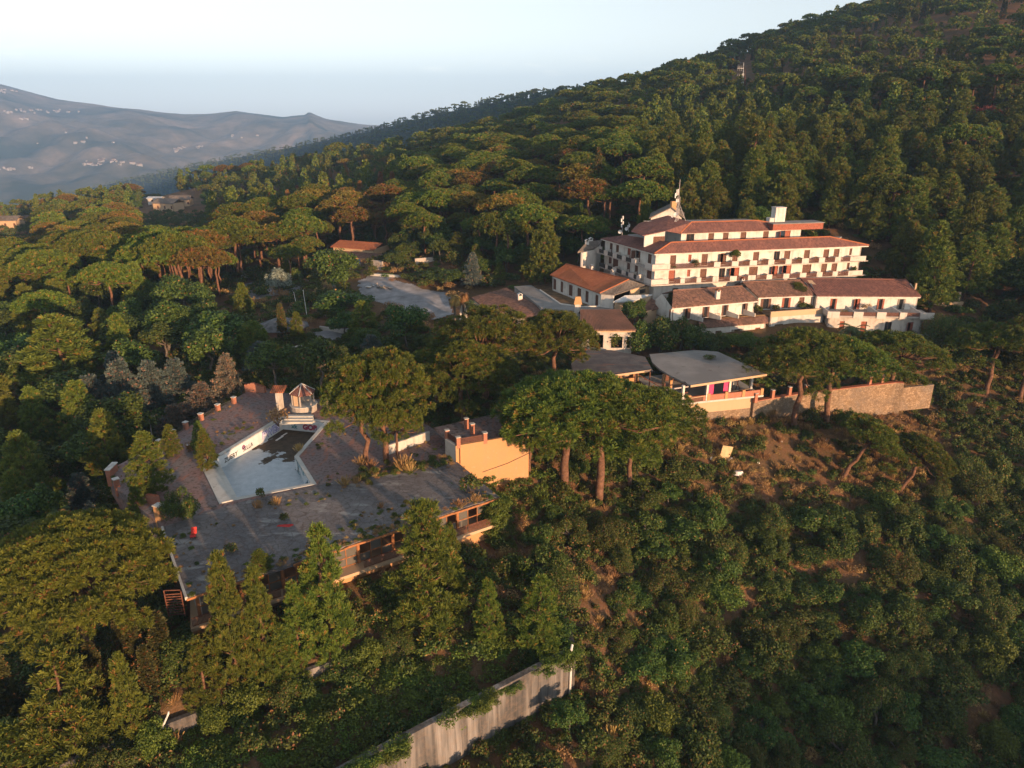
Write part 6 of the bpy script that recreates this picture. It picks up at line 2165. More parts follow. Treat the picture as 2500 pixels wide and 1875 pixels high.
for s_ in (0.4, 0.75):
    q = CL[2].lerp(CL[3], s_) + pn_ * 2.2
    MB().bar(Vector((*q, FZ2)), Vector((*(q + pd_ * 0.4), FZ2 + 2.0)), 0.09).build('leaning_beam', 'brown_wood', pav)
    MB().bar(Vector((*(q + pd_ * 0.8), FZ2)), Vector((*(q - pd_ * 0.2), FZ2 + 1.9)), 0.08).build('leaning_beam', 'red_wood', pav)
p = Q(Z6, 1505, 150, PR)
plant('shrub', p.x, p.y, 0.8, 2.6, PR - 0.02, label='small reddish weed clump growing on the pavilion roof', cat='plant', name='roof_weed')

# collapsed dining hall beside it
dh = empty('collapsed_dining_hall', (*vxy(Q(Z6, 600, 300, 3.2)), -0.3), 'collapsed dining hall with leaf-littered dark roof over a rusty steel frame', 'building')
hz0 = 3.3
hp = [Q(Z6, x, y, hz0) for x, y in ((100, 372), (430, 338), (640, 300), (890, 272), (915, 285), (830, 132), (480, 62), (240, 60), (60, 200))]
plate(MB(), [vxy(p) for p in hp], None, hz0, 0.22).face([(p.x, p.y, hz0 - 0.22) for p in reversed(hp)]).build('roof', 'littered_roof', dh)
MB().bar(Q(Z6, 415, 340, hz0 - 0.1), Q(Z6, 890, 275, hz0 - 0.1), 0.12, 0.3).build('fascia', 'pale_ochre_render', dh)
hf = [vxy(Q(Z6, x, y, -0.3)) for x, y in ((330, 520), (1230, 545))]
hd_ = (vxy(hp[3]) - vxy(hp[1])).normalized()
hn_ = Vector((-hd_.y, hd_.x))
hb = vxy(hp[1])
Lh = (vxy(hp[3]) - vxy(hp[1])).length
MB().poly([hb - hd_ * 4 - hn_ * 5, vxy(CL[0]) - hn_ * 0.2 - hd_ * 0.3, vxy(hp[3]) + hn_ * 7, hb - hd_ * 4 + hn_ * 7], -0.8, -0.36).build('floor', 'interior_floor', dh)
wall(MB(), hb - hd_ * 5 + hn_ * 5, vxy(hp[3]) + hn_ * 5 + hd_ * 1, -0.35, hz0 - 0.25, [(5.0, 6.6, 0.4, 2.3), (8.5, 9.3, -0.3, 2.0), (11, 13, 0.4, 2.2)]).build('rear_wall', 'ochre_render', dh)
wall(MB(), hb - hd_ * 5 + hn_ * 5.5, vxy(hp[3]) + hn_ * 6 + hd_ * 1, -0.35, hz0 - 0.25).build('outer_rear_wall', 'pale_ochre_render', dh)
for s_ in np.linspace(-3, Lh, 5):
    for off_ in (0.2, -4.0):
        q = hb + hd_ * s_ + hn_ * off_
        MB().box(q, hd_, (0.14, 0.14), -0.35, hz0 - 0.23 if off_ > 0 else 2.1 + 0.4 * math.sin(s_)).build('steel_post', 'rusty_metal', dh)
a_, b_ = hb - hd_ * 4 - hn_ * 4.0, hb + hd_ * (Lh + 4) - hn_ * 4.6
for z_ in (1.55, 0.6):
    MB().bar(Vector((*a_, z_)), Vector((*b_, z_)), 0.14, 0.2).build('steel_beam', 'galvanised' if z_ > 1 else 'rusty_metal', dh)
for s_ in (1.0, 5.5):
    MB().bar(Vector((*(hb + hd_ * s_ + hn_ * 0.1), hz0 - 0.3)), Vector((*(hb + hd_ * (s_ + 4.2) - hn_ * 4), 0.4)), 0.12).build('fallen_rafter', 'rusty_metal', dh)
for s_ in (0.15, 0.5, 0.85):
    MB().bar(Vector((*(hb + hd_ * (Lh * s_)), 2.0)), Vector((*(hb + hd_ * (Lh * s_ + 2.4) - hn_ * 4), 1.6)), 0.08).build('steel_beam', 'rusty_metal', dh)
for s_ in (0.45, 0.53):
    q = a_.lerp(b_, s_)
    MB().box(q, hd_, (1.3, 0.4), 1.66, 1.75).build('torn_ceiling_scrap', 'white_paint', dh)
for i, (x, y) in enumerate(((1015, 400), (1085, 430))):
    q = vxy(Q(Z6, x, y + 90, -0.3))
    MB().box(q, hd_, (0.42, 0.42), -0.35, 2.6).build('pillar', 'ochre_render', dh)

# ------------------------------------------------------------------ stone retaining wall and what stands along it
ZS = zoomf(1700, 900, 2.9493)
sw_pts = [vxy(Q(ZS, 415, 240, -1.4)), vxy(Q(ZS, 760, 190, -1.6)), vxy(Q(ZS, 1100, 150, -1.6)), vxy(Q(ZS, 1440, 95, -1.2)), vxy(Q(ZS, 1500, 90, -1.0))]
sw = empty('stone_terrace_wall', (sw_pts[0].x, sw_pts[0].y, -6), 'long sunlit rubble stone terrace wall beside the restaurant pavilion', 'wall')
for a_, b_ in zip(sw_pts, sw_pts[1:]):
    wall(MB(), a_, b_ + (b_ - a_).normalized() * 0.02, -7.5, -1.4, (), 0.7).build('masonry', 'stone_masonry', sw)
    MB().box((a_ + b_) / 2 + Vector((-(b_ - a_).normalized().y, (b_ - a_).normalized().x)) * 0.35, b_ - a_, ((b_ - a_).length, 0.8), -1.399, -1.28).build('coping', 'red_brick', sw)
gp = [sw_pts[-1], vxy(Q(ZS, 1720, 80, -1.3))]
gw_ = empty('grey_terrace_wall', (gp[0].x, gp[0].y, -5), 'grey stained continuation of the stone terrace wall on the right', 'wall')
for a_, b_ in zip(gp, gp[1:]):
    wall(MB(), a_, b_ + (b_ - a_).normalized() * 0.02, -6.5, -2.2, (), 0.6).build('masonry', 'stone_masonry', gw_)
for i, (x, y) in enumerate(((428, 220), (550, 195), (672, 173), (792, 160), (1250, 95), (1340, 85))):
    p = vxy(Q(ZS, x, y + 20, -1.3)) + Vector((0, 0.3))
    e = empty('brick_post', (p.x, p.y, -1.3), '%s brick post on top of the stone terrace wall' % ('leftmost', 'second', 'third', 'fourth', 'fifth', 'rightmost')[i], 'post', 'brick posts on the stone wall')
    MB().box(p, (1, 0.3), (0.5, 0.5), -1.5, 0.05).build('shaft', 'red_brick', e)
    MB().box(p, (1, 0.3), (0.58, 0.58), 0.051, 0.12).build('cap', 'coping_concrete', e)
# bent white lamp pole and straight white pipe
p = hit(*ZS(1070, 345))
t = PY(*ZS(1087, 175), p.y)
lp = empty('bent_white_pole', p, 'white pole with bent-over tip in front of the stone wall', 'pole')
MB().tube([p - UP * 0.5, t, t + Vector((-0.25, 0, 0.2)), t + Vector((-0.6, 0, 0.22))], [0.11, 0.1, 0.09, 0.08], 7).build('shaft', 'white_paint', lp)
p = hit(*ZS(1417, 262))
t = PY(*ZS(1435, 140), p.y)
lp = empty('white_standpipe', p, 'straight white standpipe against the stone wall near the leaning pines', 'pipe')
MB().tube([p - UP * 0.5, t], [0.17, 0.15], 8).build('shaft', 'white_paint', lp)
# rubbish on the slope
p = hit(*ZS(205, 660))
bd = empty('dumped_board', p, 'pale yellow board dumped upright on the slope under the pavilion', 'board')
MB().hexa([p + Vector((-0.9, 0, 0.1)), p + Vector((0.6, 0.1, 0.0)), p + Vector((0.6, 0.2, 0.0)), p + Vector((-0.9, 0.1, 0.1))], [p + Vector((-0.4, 0.3, 2.3)), p + Vector((1.2, 0.4, 2.0)), p + Vector((1.2, 0.5, 2.0)), p + Vector((-0.4, 0.4, 2.3))]).build('panel', 'cardboard', bd)
MB().bar(p + Vector((0.4, -0.3, 0.1)), p + Vector((1.0, -0.1, 0.5)), 0.3, 0.06).build('broken_corner', 'white_paint', bd)
p = hit(*ZS(300, 770))
wd = empty('white_basin', p, 'upturned white basin lying on the slope among rubbish', 'basin')
n = 14
MB().hexa([p + Vector((0.85 * math.cos(k * 6.2832 / n), 0.6 * math.sin(k * 6.2832 / n), 0.25)) for k in range(n)], [p + Vector((0.6 * math.cos(k * 6.2832 / n), 0.42 * math.sin(k * 6.2832 / n), 0.75 - 0.1 * math.sin(k * 6.2832 / n))) for k in range(n)]).build('bowl', 'white_paint', wd)
MB().bar(p + Vector((0.5, 0, 0.2)), p + Vector((1.9, 0.3, -0.3)), 0.3, 0.05).build('red_scrap', 'red_wood', wd)
for i, (x, y, s_, lab) in enumerate(((180, 845, .3, 'round white pot fallen low on the rubbish slope'), (445, 688, .22, 'white scrap lying on the slope right of the dumped board'), (610, 532, .2, 'tiny white scrap below the stone wall'),
                                    (932, 523, .25, 'white fragment on bare earth beneath the leaning pines'), (1792, 852, .3, 'white fragment near the right leaning pine'), (110, 660, .3, 'white torn sheet left of the dumped board'),
                                    (240, 895, .4, 'broken pale chair frame at the foot of the rubbish slope'))):
    p = hit(*ZS(x, y))
    if p is None:
        continue
    mbx = MB().hexa([p + Vector((-s_, -s_ * .6, 0.15)), p + Vector((s_, -s_ * .4, 0.1)), p + Vector((s_ * .8, s_ * .5, 0.2)), p + Vector((-s_ * .7, s_ * .5, 0.2))],
                    [p + Vector((-s_ * .8, -s_ * .5, 0.15 + s_)), p + Vector((s_ * .7, -s_ * .3, 0.1 + s_ * .8)), p + Vector((s_ * .6, s_ * .4, 0.2 + s_)), p + Vector((-s_ * .5, s_ * .4, 0.25 + s_))])
    tag(mbx.build('rubbish_scrap', 'white_paint'), lab, 'rubbish', 'rubbish on the slope')

# ------------------------------------------------------------------ lower retaining walls
lw = empty('concrete_retaining_wall', (W1A.x, W1A.y, -14), 'tall streaked grey concrete retaining wall at the bottom of the slope', 'wall')
dW = (W1B - W1A).normalized()
wall(MB(), vxy(W1A - dW * 14), vxy(W1B), -15.5, -7.6, (), 0.6).build('wall', 'cast_concrete', lw)
nW = Vector((-dW.y, dW.x))
wall(MB(), vxy(W1B), vxy(W1B) + nW * 4 + vxy(dW) * 2.5, -15.5, -7.7, (), 0.6).build('return_wall', 'cast_concrete', lw)
pp = vxy(W1B) - vxy(dW) * 0.7 - nW * 0.15
e = empty('white_downpipe', (*pp, -13), 'white downpipe at the right end of the lower concrete wall', 'pipe')
MB().tube([(pp.x, pp.y, -13.5), (pp.x, pp.y, -7.2), (pp.x + 0.1, pp.y + 0.3, -7.0)], 0.12, 7).build('pipe', 'white_paint', e)
uw_ = empty('concrete_garden_wall', (W2A.x, W2A.y, -9), 'lower grey garden wall running below the pool building', 'wall')
wall(MB(), vxy(W2A) - vxy(W2B - W2A).normalized() * 6, vxy(W2B), -10.5, -7.3, (), 0.45).build('wall', 'cast_concrete', uw_)
p = hit(410, 1815)
bp = empty('bent_white_pole', p, 'kinked white pole standing by the lower left garden wall', 'pole')
MB().tube([p - UP * 0.4, p + Vector((-0.2, 0, 1.7)), p + Vector((0.5, 0.1, 3.1)), p + Vector((0.55, 0.1, 3.3))], [0.09, 0.09, 0.08, 0.07], 7).build('shaft', 'white_paint', bp)

# ------------------------------------------------------------------ lamp posts at the left
lamps = [(168, 950, 186, 1042, 'tallest floodlight pole standing among the dark trees on the left'), (36, 997, 48, 1056, 'floodlight pole near the left edge beside the yellow pine'),
         (364, 1020, 374, 1080, 'floodlight pole beside the young yellow pine on the deck'), (231, 1095, 244, 1165, 'floodlight pole nearest the left corner of the deck')]
for (x0, y0, x1, y1, lab) in lamps:
    f_ = 1.0 if x0 > 1000 else 1.0
    px0, py0, px1, py1 = x0, y0, x1, y1
    p = hit(px1, py1 + 6)
    p = Vector((p.x, p.y, ground(p.x, p.y)))
    t = PY(px0, py0, p.y)
    e = empty('floodlight_pole', p, lab, 'lamp post', 'floodlight poles left of the pool')
    MB().tube([p - UP * 0.5, t], [0.11, 0.07], 7).build('pole', 'galvanised', e)
    MB().bar(t + Vector((-0.75, 0, 0.05)), t + Vector((0.75, 0, 0.25)), 0.5, 0.22).build('lamp_head', 'grey_wood', e)
for i, (x0, y0, x1, y1, lab) in enumerate(((717, 714, 729, 765, 'left white flagpole near the slate-roofed hut'), (740, 709, 750, 775, 'right white flagpole near the slate-roofed hut'))):
    p = hit(x1, y1)
    t = PY(x0, y0, p.y)
    e = empty('flagpole', p, lab, 'flagpole')
    MB().tube([p - UP * 0.5, t], [0.09, 0.05], 6).build('pole', 'white_paint', e)
    MB().tube([t, t + UP * 0.12], [0.09, 0.04], 6).build('finial', 'white_paint', e)

# ------------------------------------------------------------------ grounds behind the pool
def drape(name, poly_px, z, mat, zpx=None):
    """paved patch laid 6 cm over the ground, fine mesh"""
    pts = [vxy(PX(x, y, z)) for x, y in poly_px]
    xs, ys = [p.x for p in pts], [p.y for p in pts]
    gx, gy = np.meshgrid(np.arange(min(xs), max(xs), 0.5), np.arange(min(ys), max(ys), 0.5))
    ok = inside(pts, gx + 0.25 + 0.5 * np.sin(gy * 1.7) * np.cos(gx * 0.6), gy + 0.25 + 0.4 * np.sin(gx * 1.1))
    zz = terrain(np.append(gx, gx[:, -1:] + 0.5, 1), np.append(gy, gy[:, -1:], 1))
    zz = np.append(zz, zz[-1:], 0)
    mb = MB()
    for j in range(gx.shape[0]):
        for i in range(gx.shape[1]):
            if ok[j, i]:
                x, y = gx[j, i], gy[j, i]
                mb.face([(x, y, zz[j, i] + .08), (x + .5, y, zz[j, i + 1] + .08), (x + .5, y + .5, zz[j + 1, i + 1] + .08), (x, y + .5, zz[j + 1, i] + .08)])
    me = mb.mesh(name)
    bm = bmesh.new()
    bm.from_mesh(me)
    bmesh.ops.remove_doubles(bm, verts=bm.verts, dist=0.05)
    bm.to_mesh(me)
    bm.free()
    o_ = obj(name, me, None, mat)
    o_['kind'] = 'structure'
    return o_
drape('gravel_forecourt', [(875, 700), (925, 685), (985, 705), (1095, 722), (1105, 765), (1060, 775), (960, 748), (880, 728)], 2.7, 'grey_gravel')
drape('garden_path', [(760, 815), (860, 808), (865, 822), (800, 835), (770, 880), (745, 885)], 1.2, 'grey_gravel')
drape('pine_grove_clearing', [(560, 690), (700, 680), (740, 730), (640, 745), (560, 725)], -0.5, 'grey_gravel')
drape('tennis_court', [(-120, 1200), (62, 1190), (78, 1290), (-120, 1330)], -9.0, 'asphalt')
# slate-roofed hut
c_ = PX(688, 795, 3.4)
hut = empty('slate_roofed_hut', (c_.x, c_.y, 1.2), 'round hut with grey slate roof and tiled skirt in the garden', 'hut')
HC_ = vxy(c_)
def ring2(c, rx, ry, n, z):
    return [(c.x + rx * math.cos(k * 6.2832 / n), c.y + ry * math.sin(k * 6.2832 / n), z) for k in range(n)]
MB().hexa(ring2(HC_, 4.6, 4.2, 10, 0), ring2(HC_, 4.6, 4.2, 10, 3.4)).build('wall', 'brown_tiles', hut)
rr_ = ring2(HC_, 5.2, 4.8, 10, 3.4)
mbh = MB()
for k in range(10):
    slab_uv(mbh, [rr_[k], rr_[(k + 1) % 10], Vector((HC_.x, HC_.y, 5.3))], 0.15)
mbh.build('roof', 'slate_roof', hut)
# white garden kerb walls and retaining walls
for (x0, y0, x1, y1, z, h_, mat_, lab, nm_) in ((780, 808, 862, 820, 1.4, 0.9, 'worn_white_plaster', 'low broken white wall along the garden path', 'garden_wall'),
                                               (715, 857, 742, 850, 1.2, 0.7, 'worn_white_plaster', 'short white kerb by the garden path under the trees', 'garden_wall'),
                                               (908, 672, 935, 676, 3.4, 2.4, 'grimy_plaster', 'white retaining wall under the orange-lit house', 'retaining_wall'),
                                               (1015, 672, 1118, 662, 3.6, 2.0, 'grimy_plaster', 'long stained white retaining wall above the forecourt', 'retaining_wall'),
                                               (1010, 625, 1135, 645, 5.5, 1.8, 'cast_concrete', 'upper broken pale wall climbing the wooded slope', 'retaining_wall'),
                                               (1170, 582, 1215, 590, 8.5, 1.6, 'grimy_plaster', 'bright patch of white wall among saplings left of the hotel', 'retaining_wall'),
                                               (1195, 522, 1320, 530, 12.0, 2.0, 'cast_concrete', 'grey wall at the foot of the umbrella pines', 'retaining_wall'),
                                               (905, 690, 985, 695, 2.8, 0.6, 'coping_concrete', 'low kerb step at the back of the forecourt', 'kerb')):
    a_, b_ = PX(x0, y0, z), PX(x1, y1, z)
    zg = min(ground(a_.x, a_.y), ground(b_.x, b_.y))
    tag(wall(MB(), vxy(a_), vxy(b_), zg - 1.5, max(zg, z) + h_, (), 0.4).build(nm_, mat_), lab, 'wall' if nm_ != 'kerb' else 'kerb')
# house lit orange behind the pines
oh0, oh1 = PX(800, 640, 4.4), PX(918, 650, 4.4)
ohd = vxy(oh1 - oh0).normalized()
ohn = Vector((-ohd.y, ohd.x))
hs1 = empty('orange_lit_house', (oh0.x, oh0.y, 4), 'house with glowing orange gable wall and tile porch behind the pines', 'house')
A_, B_ = vxy(oh0) + ohn * 3, vxy(oh1) + ohn * 3
wall(MB(), A_, B_ - ohd * 2.5, 2.0, 8.2, [(6.5, 8.5, 4.4, 6.4)]).build('wall', 'pale_ochre_render', hs1)
gA, gB = A_, B_ - ohd * 2.5
wall(MB(), B_ - ohd * 2.5, B_ - ohd * 2.5 + ohn * 8, 2, 8.2).build('wall', 'pale_ochre_render', hs1)
roof(hs1, 'roof', [[Vector((*(gA - ohd * .5 - ohn * .6), 8.2)), Vector((*(gB + ohd * .5 - ohn * .6), 8.2)), Vector((*(gB + ohd * .5 + ohn * 4), 9.4)), Vector((*(gA - ohd * .5 + ohn * 4), 9.4))]], 'orange_tiles', 0.15)
roof(hs1, 'porch_roof', [[Vector((*(vxy(oh0) - ohd * 0), 6.2)), Vector((*(vxy(oh1) + ohd * .8), 6.2)), Vector((*(B_ + ohd * 0.4 - ohn * 0.02), 7.2)), Vector((*(A_ - ohn * 0.02), 7.2))]], 'brown_tiles', 0.18)
MB().bar(Vector((*(vxy(oh0) + ohd * 4), 6.05)), Vector((*(vxy(oh1) - ohd * 2), 6.05)), 0.2, 0.3).build('porch_beam', 'ochre_render', hs1)
for s_ in (5.0, 8.2, 12.2):
    MB().box(vxy(oh0) + ohd * s_ + ohn * 0.2, ohd, (0.3, 0.3), 2.5, 6.0).build('porch_post', 'white_plaster', hs1)
MB().box(vxy(oh0) + ohd * 7.5 + ohn * 1.0, ohd, (4.6, 0.1), 4.6, 5.8).build('blue_awning', 'blue_tarp', hs1)
for i, s_ in enumerate((6.6, 9.2, 10.4)):
    q = vxy(oh0) + ohd * s_ - ohn * 0.8
    zq = max(ground(q.x, q.y), 3.6)
    e = empty('terrace_table', (q.x, q.y, zq), ('left', 'middle', 'right')[i] + ' white table on the terrace of the orange-lit house', 'table', 'white tables on the house terrace')
    MB().box(q, ohd, (1.0, 0.8), zq + .7, zq + .76).build('table_top', 'white_paint', e)
    for dx, dy in ((-.4, -.3), (.4, -.3), (.4, .3), (-.4, .3)):
        MB().box(q + ohd * dx + ohn * dy, ohd, (.06, .06), zq - .3, zq + .699).build('leg', 'white_paint', e)
MB().poly([vxy(oh0) + ohd * 3 - ohn * 2.2, vxy(oh1) + ohd * 1 - ohn * 2.2, B_, A_ + ohd * 2], 1.5, 3.6).build('terrace_base', 'worn_white_plaster', hs1)
# rubble heap on the forecourt
p = hit(925, 702)
rb = empty('rubble_heap', p, 'heap of dumped rubble and boards on the gravel forecourt', 'rubble')
random.seed(11)
for k in range(16):
    q = p + Vector((random.uniform(-2.2, 2.2), random.uniform(-1, 1), random.uniform(0, 0.35)))
    ax = Vector((random.uniform(-1, 1), random.uniform(-1, 1), random.uniform(-0.2, 0.5))).normalized()
    MB().bar(q, q + ax * random.uniform(0.6, 1.7), random.uniform(0.3, 0.8), 0.12).build('slab_fragment', random.choice(['rubble_mat', 'rubble_mat', 'white_paint', 'cardboard']), rb)
# white boat-like trailer under the pines
p = hit(612, 682)
tr = empty('parked_caravan', p, 'low white covered trailer parked under the umbrella pines', 'trailer')
MB().hexa([p + Vector((-2.3, -.8, .6)), p + Vector((2.3, -.6, .6)), p + Vector((2.3, 1.0, .6)), p + Vector((-2.3, .8, .6))], [p + Vector((-2.4, -.9, 1.3)), p + Vector((2.5, -.7, 1.3)), p + Vector((2.5, 1.1, 1.3)), p + Vector((-2.4, .9, 1.3))]).build('body', 'white_paint', tr)
MB().hexa([p + Vector((-2.2, -.8, 1.301)), p + Vector((2.2, -.6, 1.301)), p + Vector((2.2, 1.0, 1.301)), p + Vector((-2.2, .8, 1.301))], [p + Vector((-1.6, -.5, 1.65)), p + Vector((1.7, -.3, 1.65)), p + Vector((1.7, .7, 1.65)), p + Vector((-1.6, .5, 1.65))]).build('cover', 'galvanised', tr)
for dx in (-1.2, 1.2):
    MB().tube([p + Vector((dx, -.75, .32)), p + Vector((dx, -.55, .32))], 0.34, 10).build('wheel', 'dark_metal', tr)
# pointed white shrine by the palms
p = hit(1132, 780)
shn = empty('pointed_shrine', p, 'small pointed white shrine with a niche beside the dry palms', 'shrine')
w_ = 0.85
MB().hexa([p + Vector((-w_, -.4, -.5)), p + Vector((w_, -.4, -.5)), p + Vector((w_, .4, -.5)), p + Vector((-w_, .4, -.5))], [p + Vector((-w_ * .8, -.38, 2.1)), p + Vector((w_ * .8, -.38, 2.1)), p + Vector((w_ * .8, .38, 2.1)), p + Vector((-w_ * .8, .38, 2.1))]).build('base', 'white_plaster', shn)
MB().hexa([p + Vector((-w_ * .8, -.38, 2.101)), p + Vector((w_ * .8, -.38, 2.101)), p + Vector((w_ * .8, .38, 2.101)), p + Vector((-w_ * .8, .38, 2.101))], [p + Vector((-.08, -.2, 3.7)), p + Vector((.08, -.2, 3.7)), p + Vector((.08, .2, 3.7)), p + Vector((-.08, .2, 3.7))]).build('pinnacle', 'white_plaster', shn)
MB().hexa([p + Vector((-.28, -.42, 1.2)), p + Vector((.28, -.42, 1.2)), p + Vector((.28, -.36, 1.2)), p + Vector((-.28, -.36, 1.2))], [p + Vector((-.1, -.42, 2.2)), p + Vector((.1, -.42, 2.2)), p + Vector((.1, -.36, 2.2)), p + Vector((-.1, -.36, 2.2))]).build('niche', 'dark_metal', shn)
# blue parasols/tarps glimpsed between trees
for i, (x, y, w_, lab) in enumerate(((755, 892, 1.5, 'crumpled blue tarpaulin glimpsed between the garden trees'), (838, 870, 0.9, 'scrap of blue tarpaulin right of the garden trees'))):
    p = hit(x, y)
    tag(MB().hexa([p + Vector((-w_, -.6, 0)), p + Vector((w_, -.6, 0)), p + Vector((w_, .8, .1)), p + Vector((-w_, .8, .1))], [p + Vector((-w_ * .6, -.3, .9)), p + Vector((w_ * .3, -.3, .5)), p + Vector((w_ * .7, .5, 1.1)), p + Vector((-w_ * .5, .5, 1.4))]).build('blue_tarpaulin', 'blue_tarp'), lab, 'tarpaulin')

# ------------------------------------------------------------------ far farmhouses on the left
def farmhouse(px, py, w_, d_, h_, ridge, ang, label, wallm='pale_ochre_render', roofm='grey_tiles', wins=3, z=None):
    p = hit(px, py)
    zz = ground(p.x, p.y)
    e = empty('farmhouse', (p.x, p.y, zz), label, 'house', 'farmhouses on the wooded shelf')
    ax = Vector((math.cos(ang), math.sin(ang)))
    n = Vector((-ax.y, ax.x))
    c = vxy(p)
    A, B = c - ax * w_ / 2, c + ax * w_ / 2
    hs = [(w_ * (k + 0.6) / wins, w_ * (k + 0.6) / wins + 1.1, zz + h_ * 0.35, zz + h_ * 0.7) for k in range(wins)]
    w = wall(MB(), A, B, zz - 2, zz + h_, hs)
    wall(w, B, B + n * d_, zz - 2, zz + h_)
    wall(w, A + n * d_, A, zz - 2, zz + h_)
    wall(w, B + n * d_, A + n * d_, zz - 2, zz + h_)
    w.build('wall', wallm, e)
    for s0, s1, z0, z1 in hs:
        MB().box(at(A, B, (s0 + s1) / 2, -0.15), ax, (s1 - s0, 0.06), z0, z1).build('window', 'brown_wood', e)
    o_ = 0.5
    P_ = lambda s, t, z: Vector((*(c + ax * s + n * t), z))
    roof(e, 'roof', [[P_(-w_ / 2 - o_, -o_, zz + h_), P_(w_ / 2 + o_, -o_, zz + h_), P_(w_ / 2 + o_, d_ / 2, zz + h_ + ridge), P_(-w_ / 2 - o_, d_ / 2, zz + h_ + ridge)],
                     [P_(-w_ / 2 - o_, d_ / 2, zz + h_ + ridge), P_(w_ / 2 + o_, d_ / 2, zz + h_ + ridge), P_(w_ / 2 + o_, d_ + o_, zz + h_), P_(-w_ / 2 - o_, d_ + o_, zz + h_)]], roofm, 0.25)
    return e
farmhouse(22, 562, 9, 8, 5.0, 2.0, 0.1, 'small stone cottage with grey roof at the left edge of the woods', wins=2)
farmhouse(400, 517, 13, 9, 4.5, 2.2, -0.25, 'long grey-roofed farmhouse among trees on the left shelf')
farmhouse(440, 506, 11, 8, 4.2, 2.0, 0.15, 'smaller farmhouse wing just behind the long grey-roofed farmhouse')
farmhouse(377, 497, 8, 6, 3.2, 0.8, 0.05, 'shed with pale metal roof beside the far farmhouses', 'worn_white_plaster', 'sheet_roof', 2)
for i, x in enumerate((220, 224, 229)):
    p = hit(x, 538)
    t = PY(x - 1.0, 502, p.y)
    e = empty('timber_mast', p, ('left', 'middle', 'right')[i] + ' of the three pale masts near the farmhouses', 'mast', 'pale masts by the farmhouses')
    MB().tube([p - UP, t], [0.3, 0.18], 6).build('pole', 'white_paint', e)
    MB().tube([t, t + UP * 0.3], [0.3, 0.1], 6).build('cap', 'galvanised', e)
# radio masts on the wooded slope
p = hit(1811, 242)
t = PY(1816, 152, p.y)
rm_ = lattice('radio_mast', p - UP * 1, t, 0.4, 'pale lattice radio mast standing in the forest on the hillside', 'white_paint', 3.2, (0.11, 0.05))
rm_['category'] = 'antenna mast'
for k in range(3):
    q = p.lerp(t, 0.40 + 0.22 * k)
    MB().bar(q, q + Vector((-2.6, 0, 0)), 0.12).build('yagi_boom', 'white_paint', rm_)
    for j in range(3):
        MB().bar(q + Vector((-0.9 - 0.8 * j, 0, -1.1)), q + Vector((-0.9 - 0.8 * j, 0, 1.1)), 0.05).build('yagi_element', 'white_paint', rm_)
p2 = p + Vector((1.6, 1.5, 0))
t2 = PY(1820, 168, p2.y)
rm2 = lattice('radio_mast', p2 - UP * 1, t2, 0.35, 'reddish lattice mast just right of the taller radio mast', 'rusty_metal', 3.2, (0.14, 0.07))

# ------------------------------------------------------------------ villages on the far range
random.seed(5)
plaster('village_wall', (0.34, 0.32, 0.30), amt=0.3)
def village_mesh(w_, d_, h_):
    mb = MB()
    mb.poly([(-w_ / 2, -d_ / 2), (w_ / 2, -d_ / 2), (w_ / 2, d_ / 2), (-w_ / 2, d_ / 2)], -12, h_)
    me = mb.mesh('village_house')
    return me
vm = []
for w_, d_, h_ in ((14, 11, 8), (20, 12, 9), (26, 13, 10), (12, 10, 11)):
    wm_ = village_mesh(w_, d_, h_)
    wm_.materials.append(MATS['village_wall'])
    rb_ = MB()
    slab_uv(rb_, [(-w_ / 2 - 1, -d_ / 2 - 1, h_), (w_ / 2 + 1, -d_ / 2 - 1, h_), (w_ / 2 + 1, 0, h_ + 3), (-w_ / 2 - 1, 0, h_ + 3)], 0.4)
    slab_uv(rb_, [(-w_ / 2 - 1, 0, h_ + 3), (w_ / 2 + 1, 0, h_ + 3), (w_ / 2 + 1, d_ / 2 + 1, h_), (-w_ / 2 - 1, d_ / 2 + 1, h_)], 0.4)
    rm__ = rb_.mesh('village_roof')
    rm__.materials.append(MATS['brown_tiles'])
    vm.append((wm_, rm__))
def far_hit(px, py):
    d = ray(px, py)
    t = np.linspace(1550, 6500, 900) / d.y
    z = far_height(d.x * t, d.y * t)
    k = np.nonzero(CAMZ + d.z * t < z)[0]
    if not len(k):
        return None
    t0 = t[k[0]]
    return Vector((d.x * t0, d.y * t0, float(z[k[0]])))
clusters = [('upper village', 20, 274, 14, 3, 5), ('upper village', 70, 270, 35, 6, 12), ('upper village', 150, 273, 30, 3, 11), ('upper village', 55, 292, 14, 3, 4),
            ('crest hamlet', 15, 224, 40, 4, 6), ('crest hamlet', 120, 228, 40, 4, 4), ('ridge village', 370, 258, 60, 4, 9), ('ridge village', 480, 262, 50, 4, 6),
            ('valley town', 258, 394, 30, 8, 13), ('valley town', 240, 402, 32, 4, 8), ('valley town', 300, 398, 22, 6, 7), ('valley town', 345, 403, 15, 3, 4),
            ('valley hamlet', 440, 366, 28, 8, 10), ('valley hamlet', 480, 360, 18, 5, 5), ('valley floor', 25, 415, 22, 4, 7), ('valley floor', 70, 412, 12, 3, 3),
            ('hillside farms', 200, 345, 160, 30, 6), ('hillside farms', 620, 330, 60, 14, 4)]
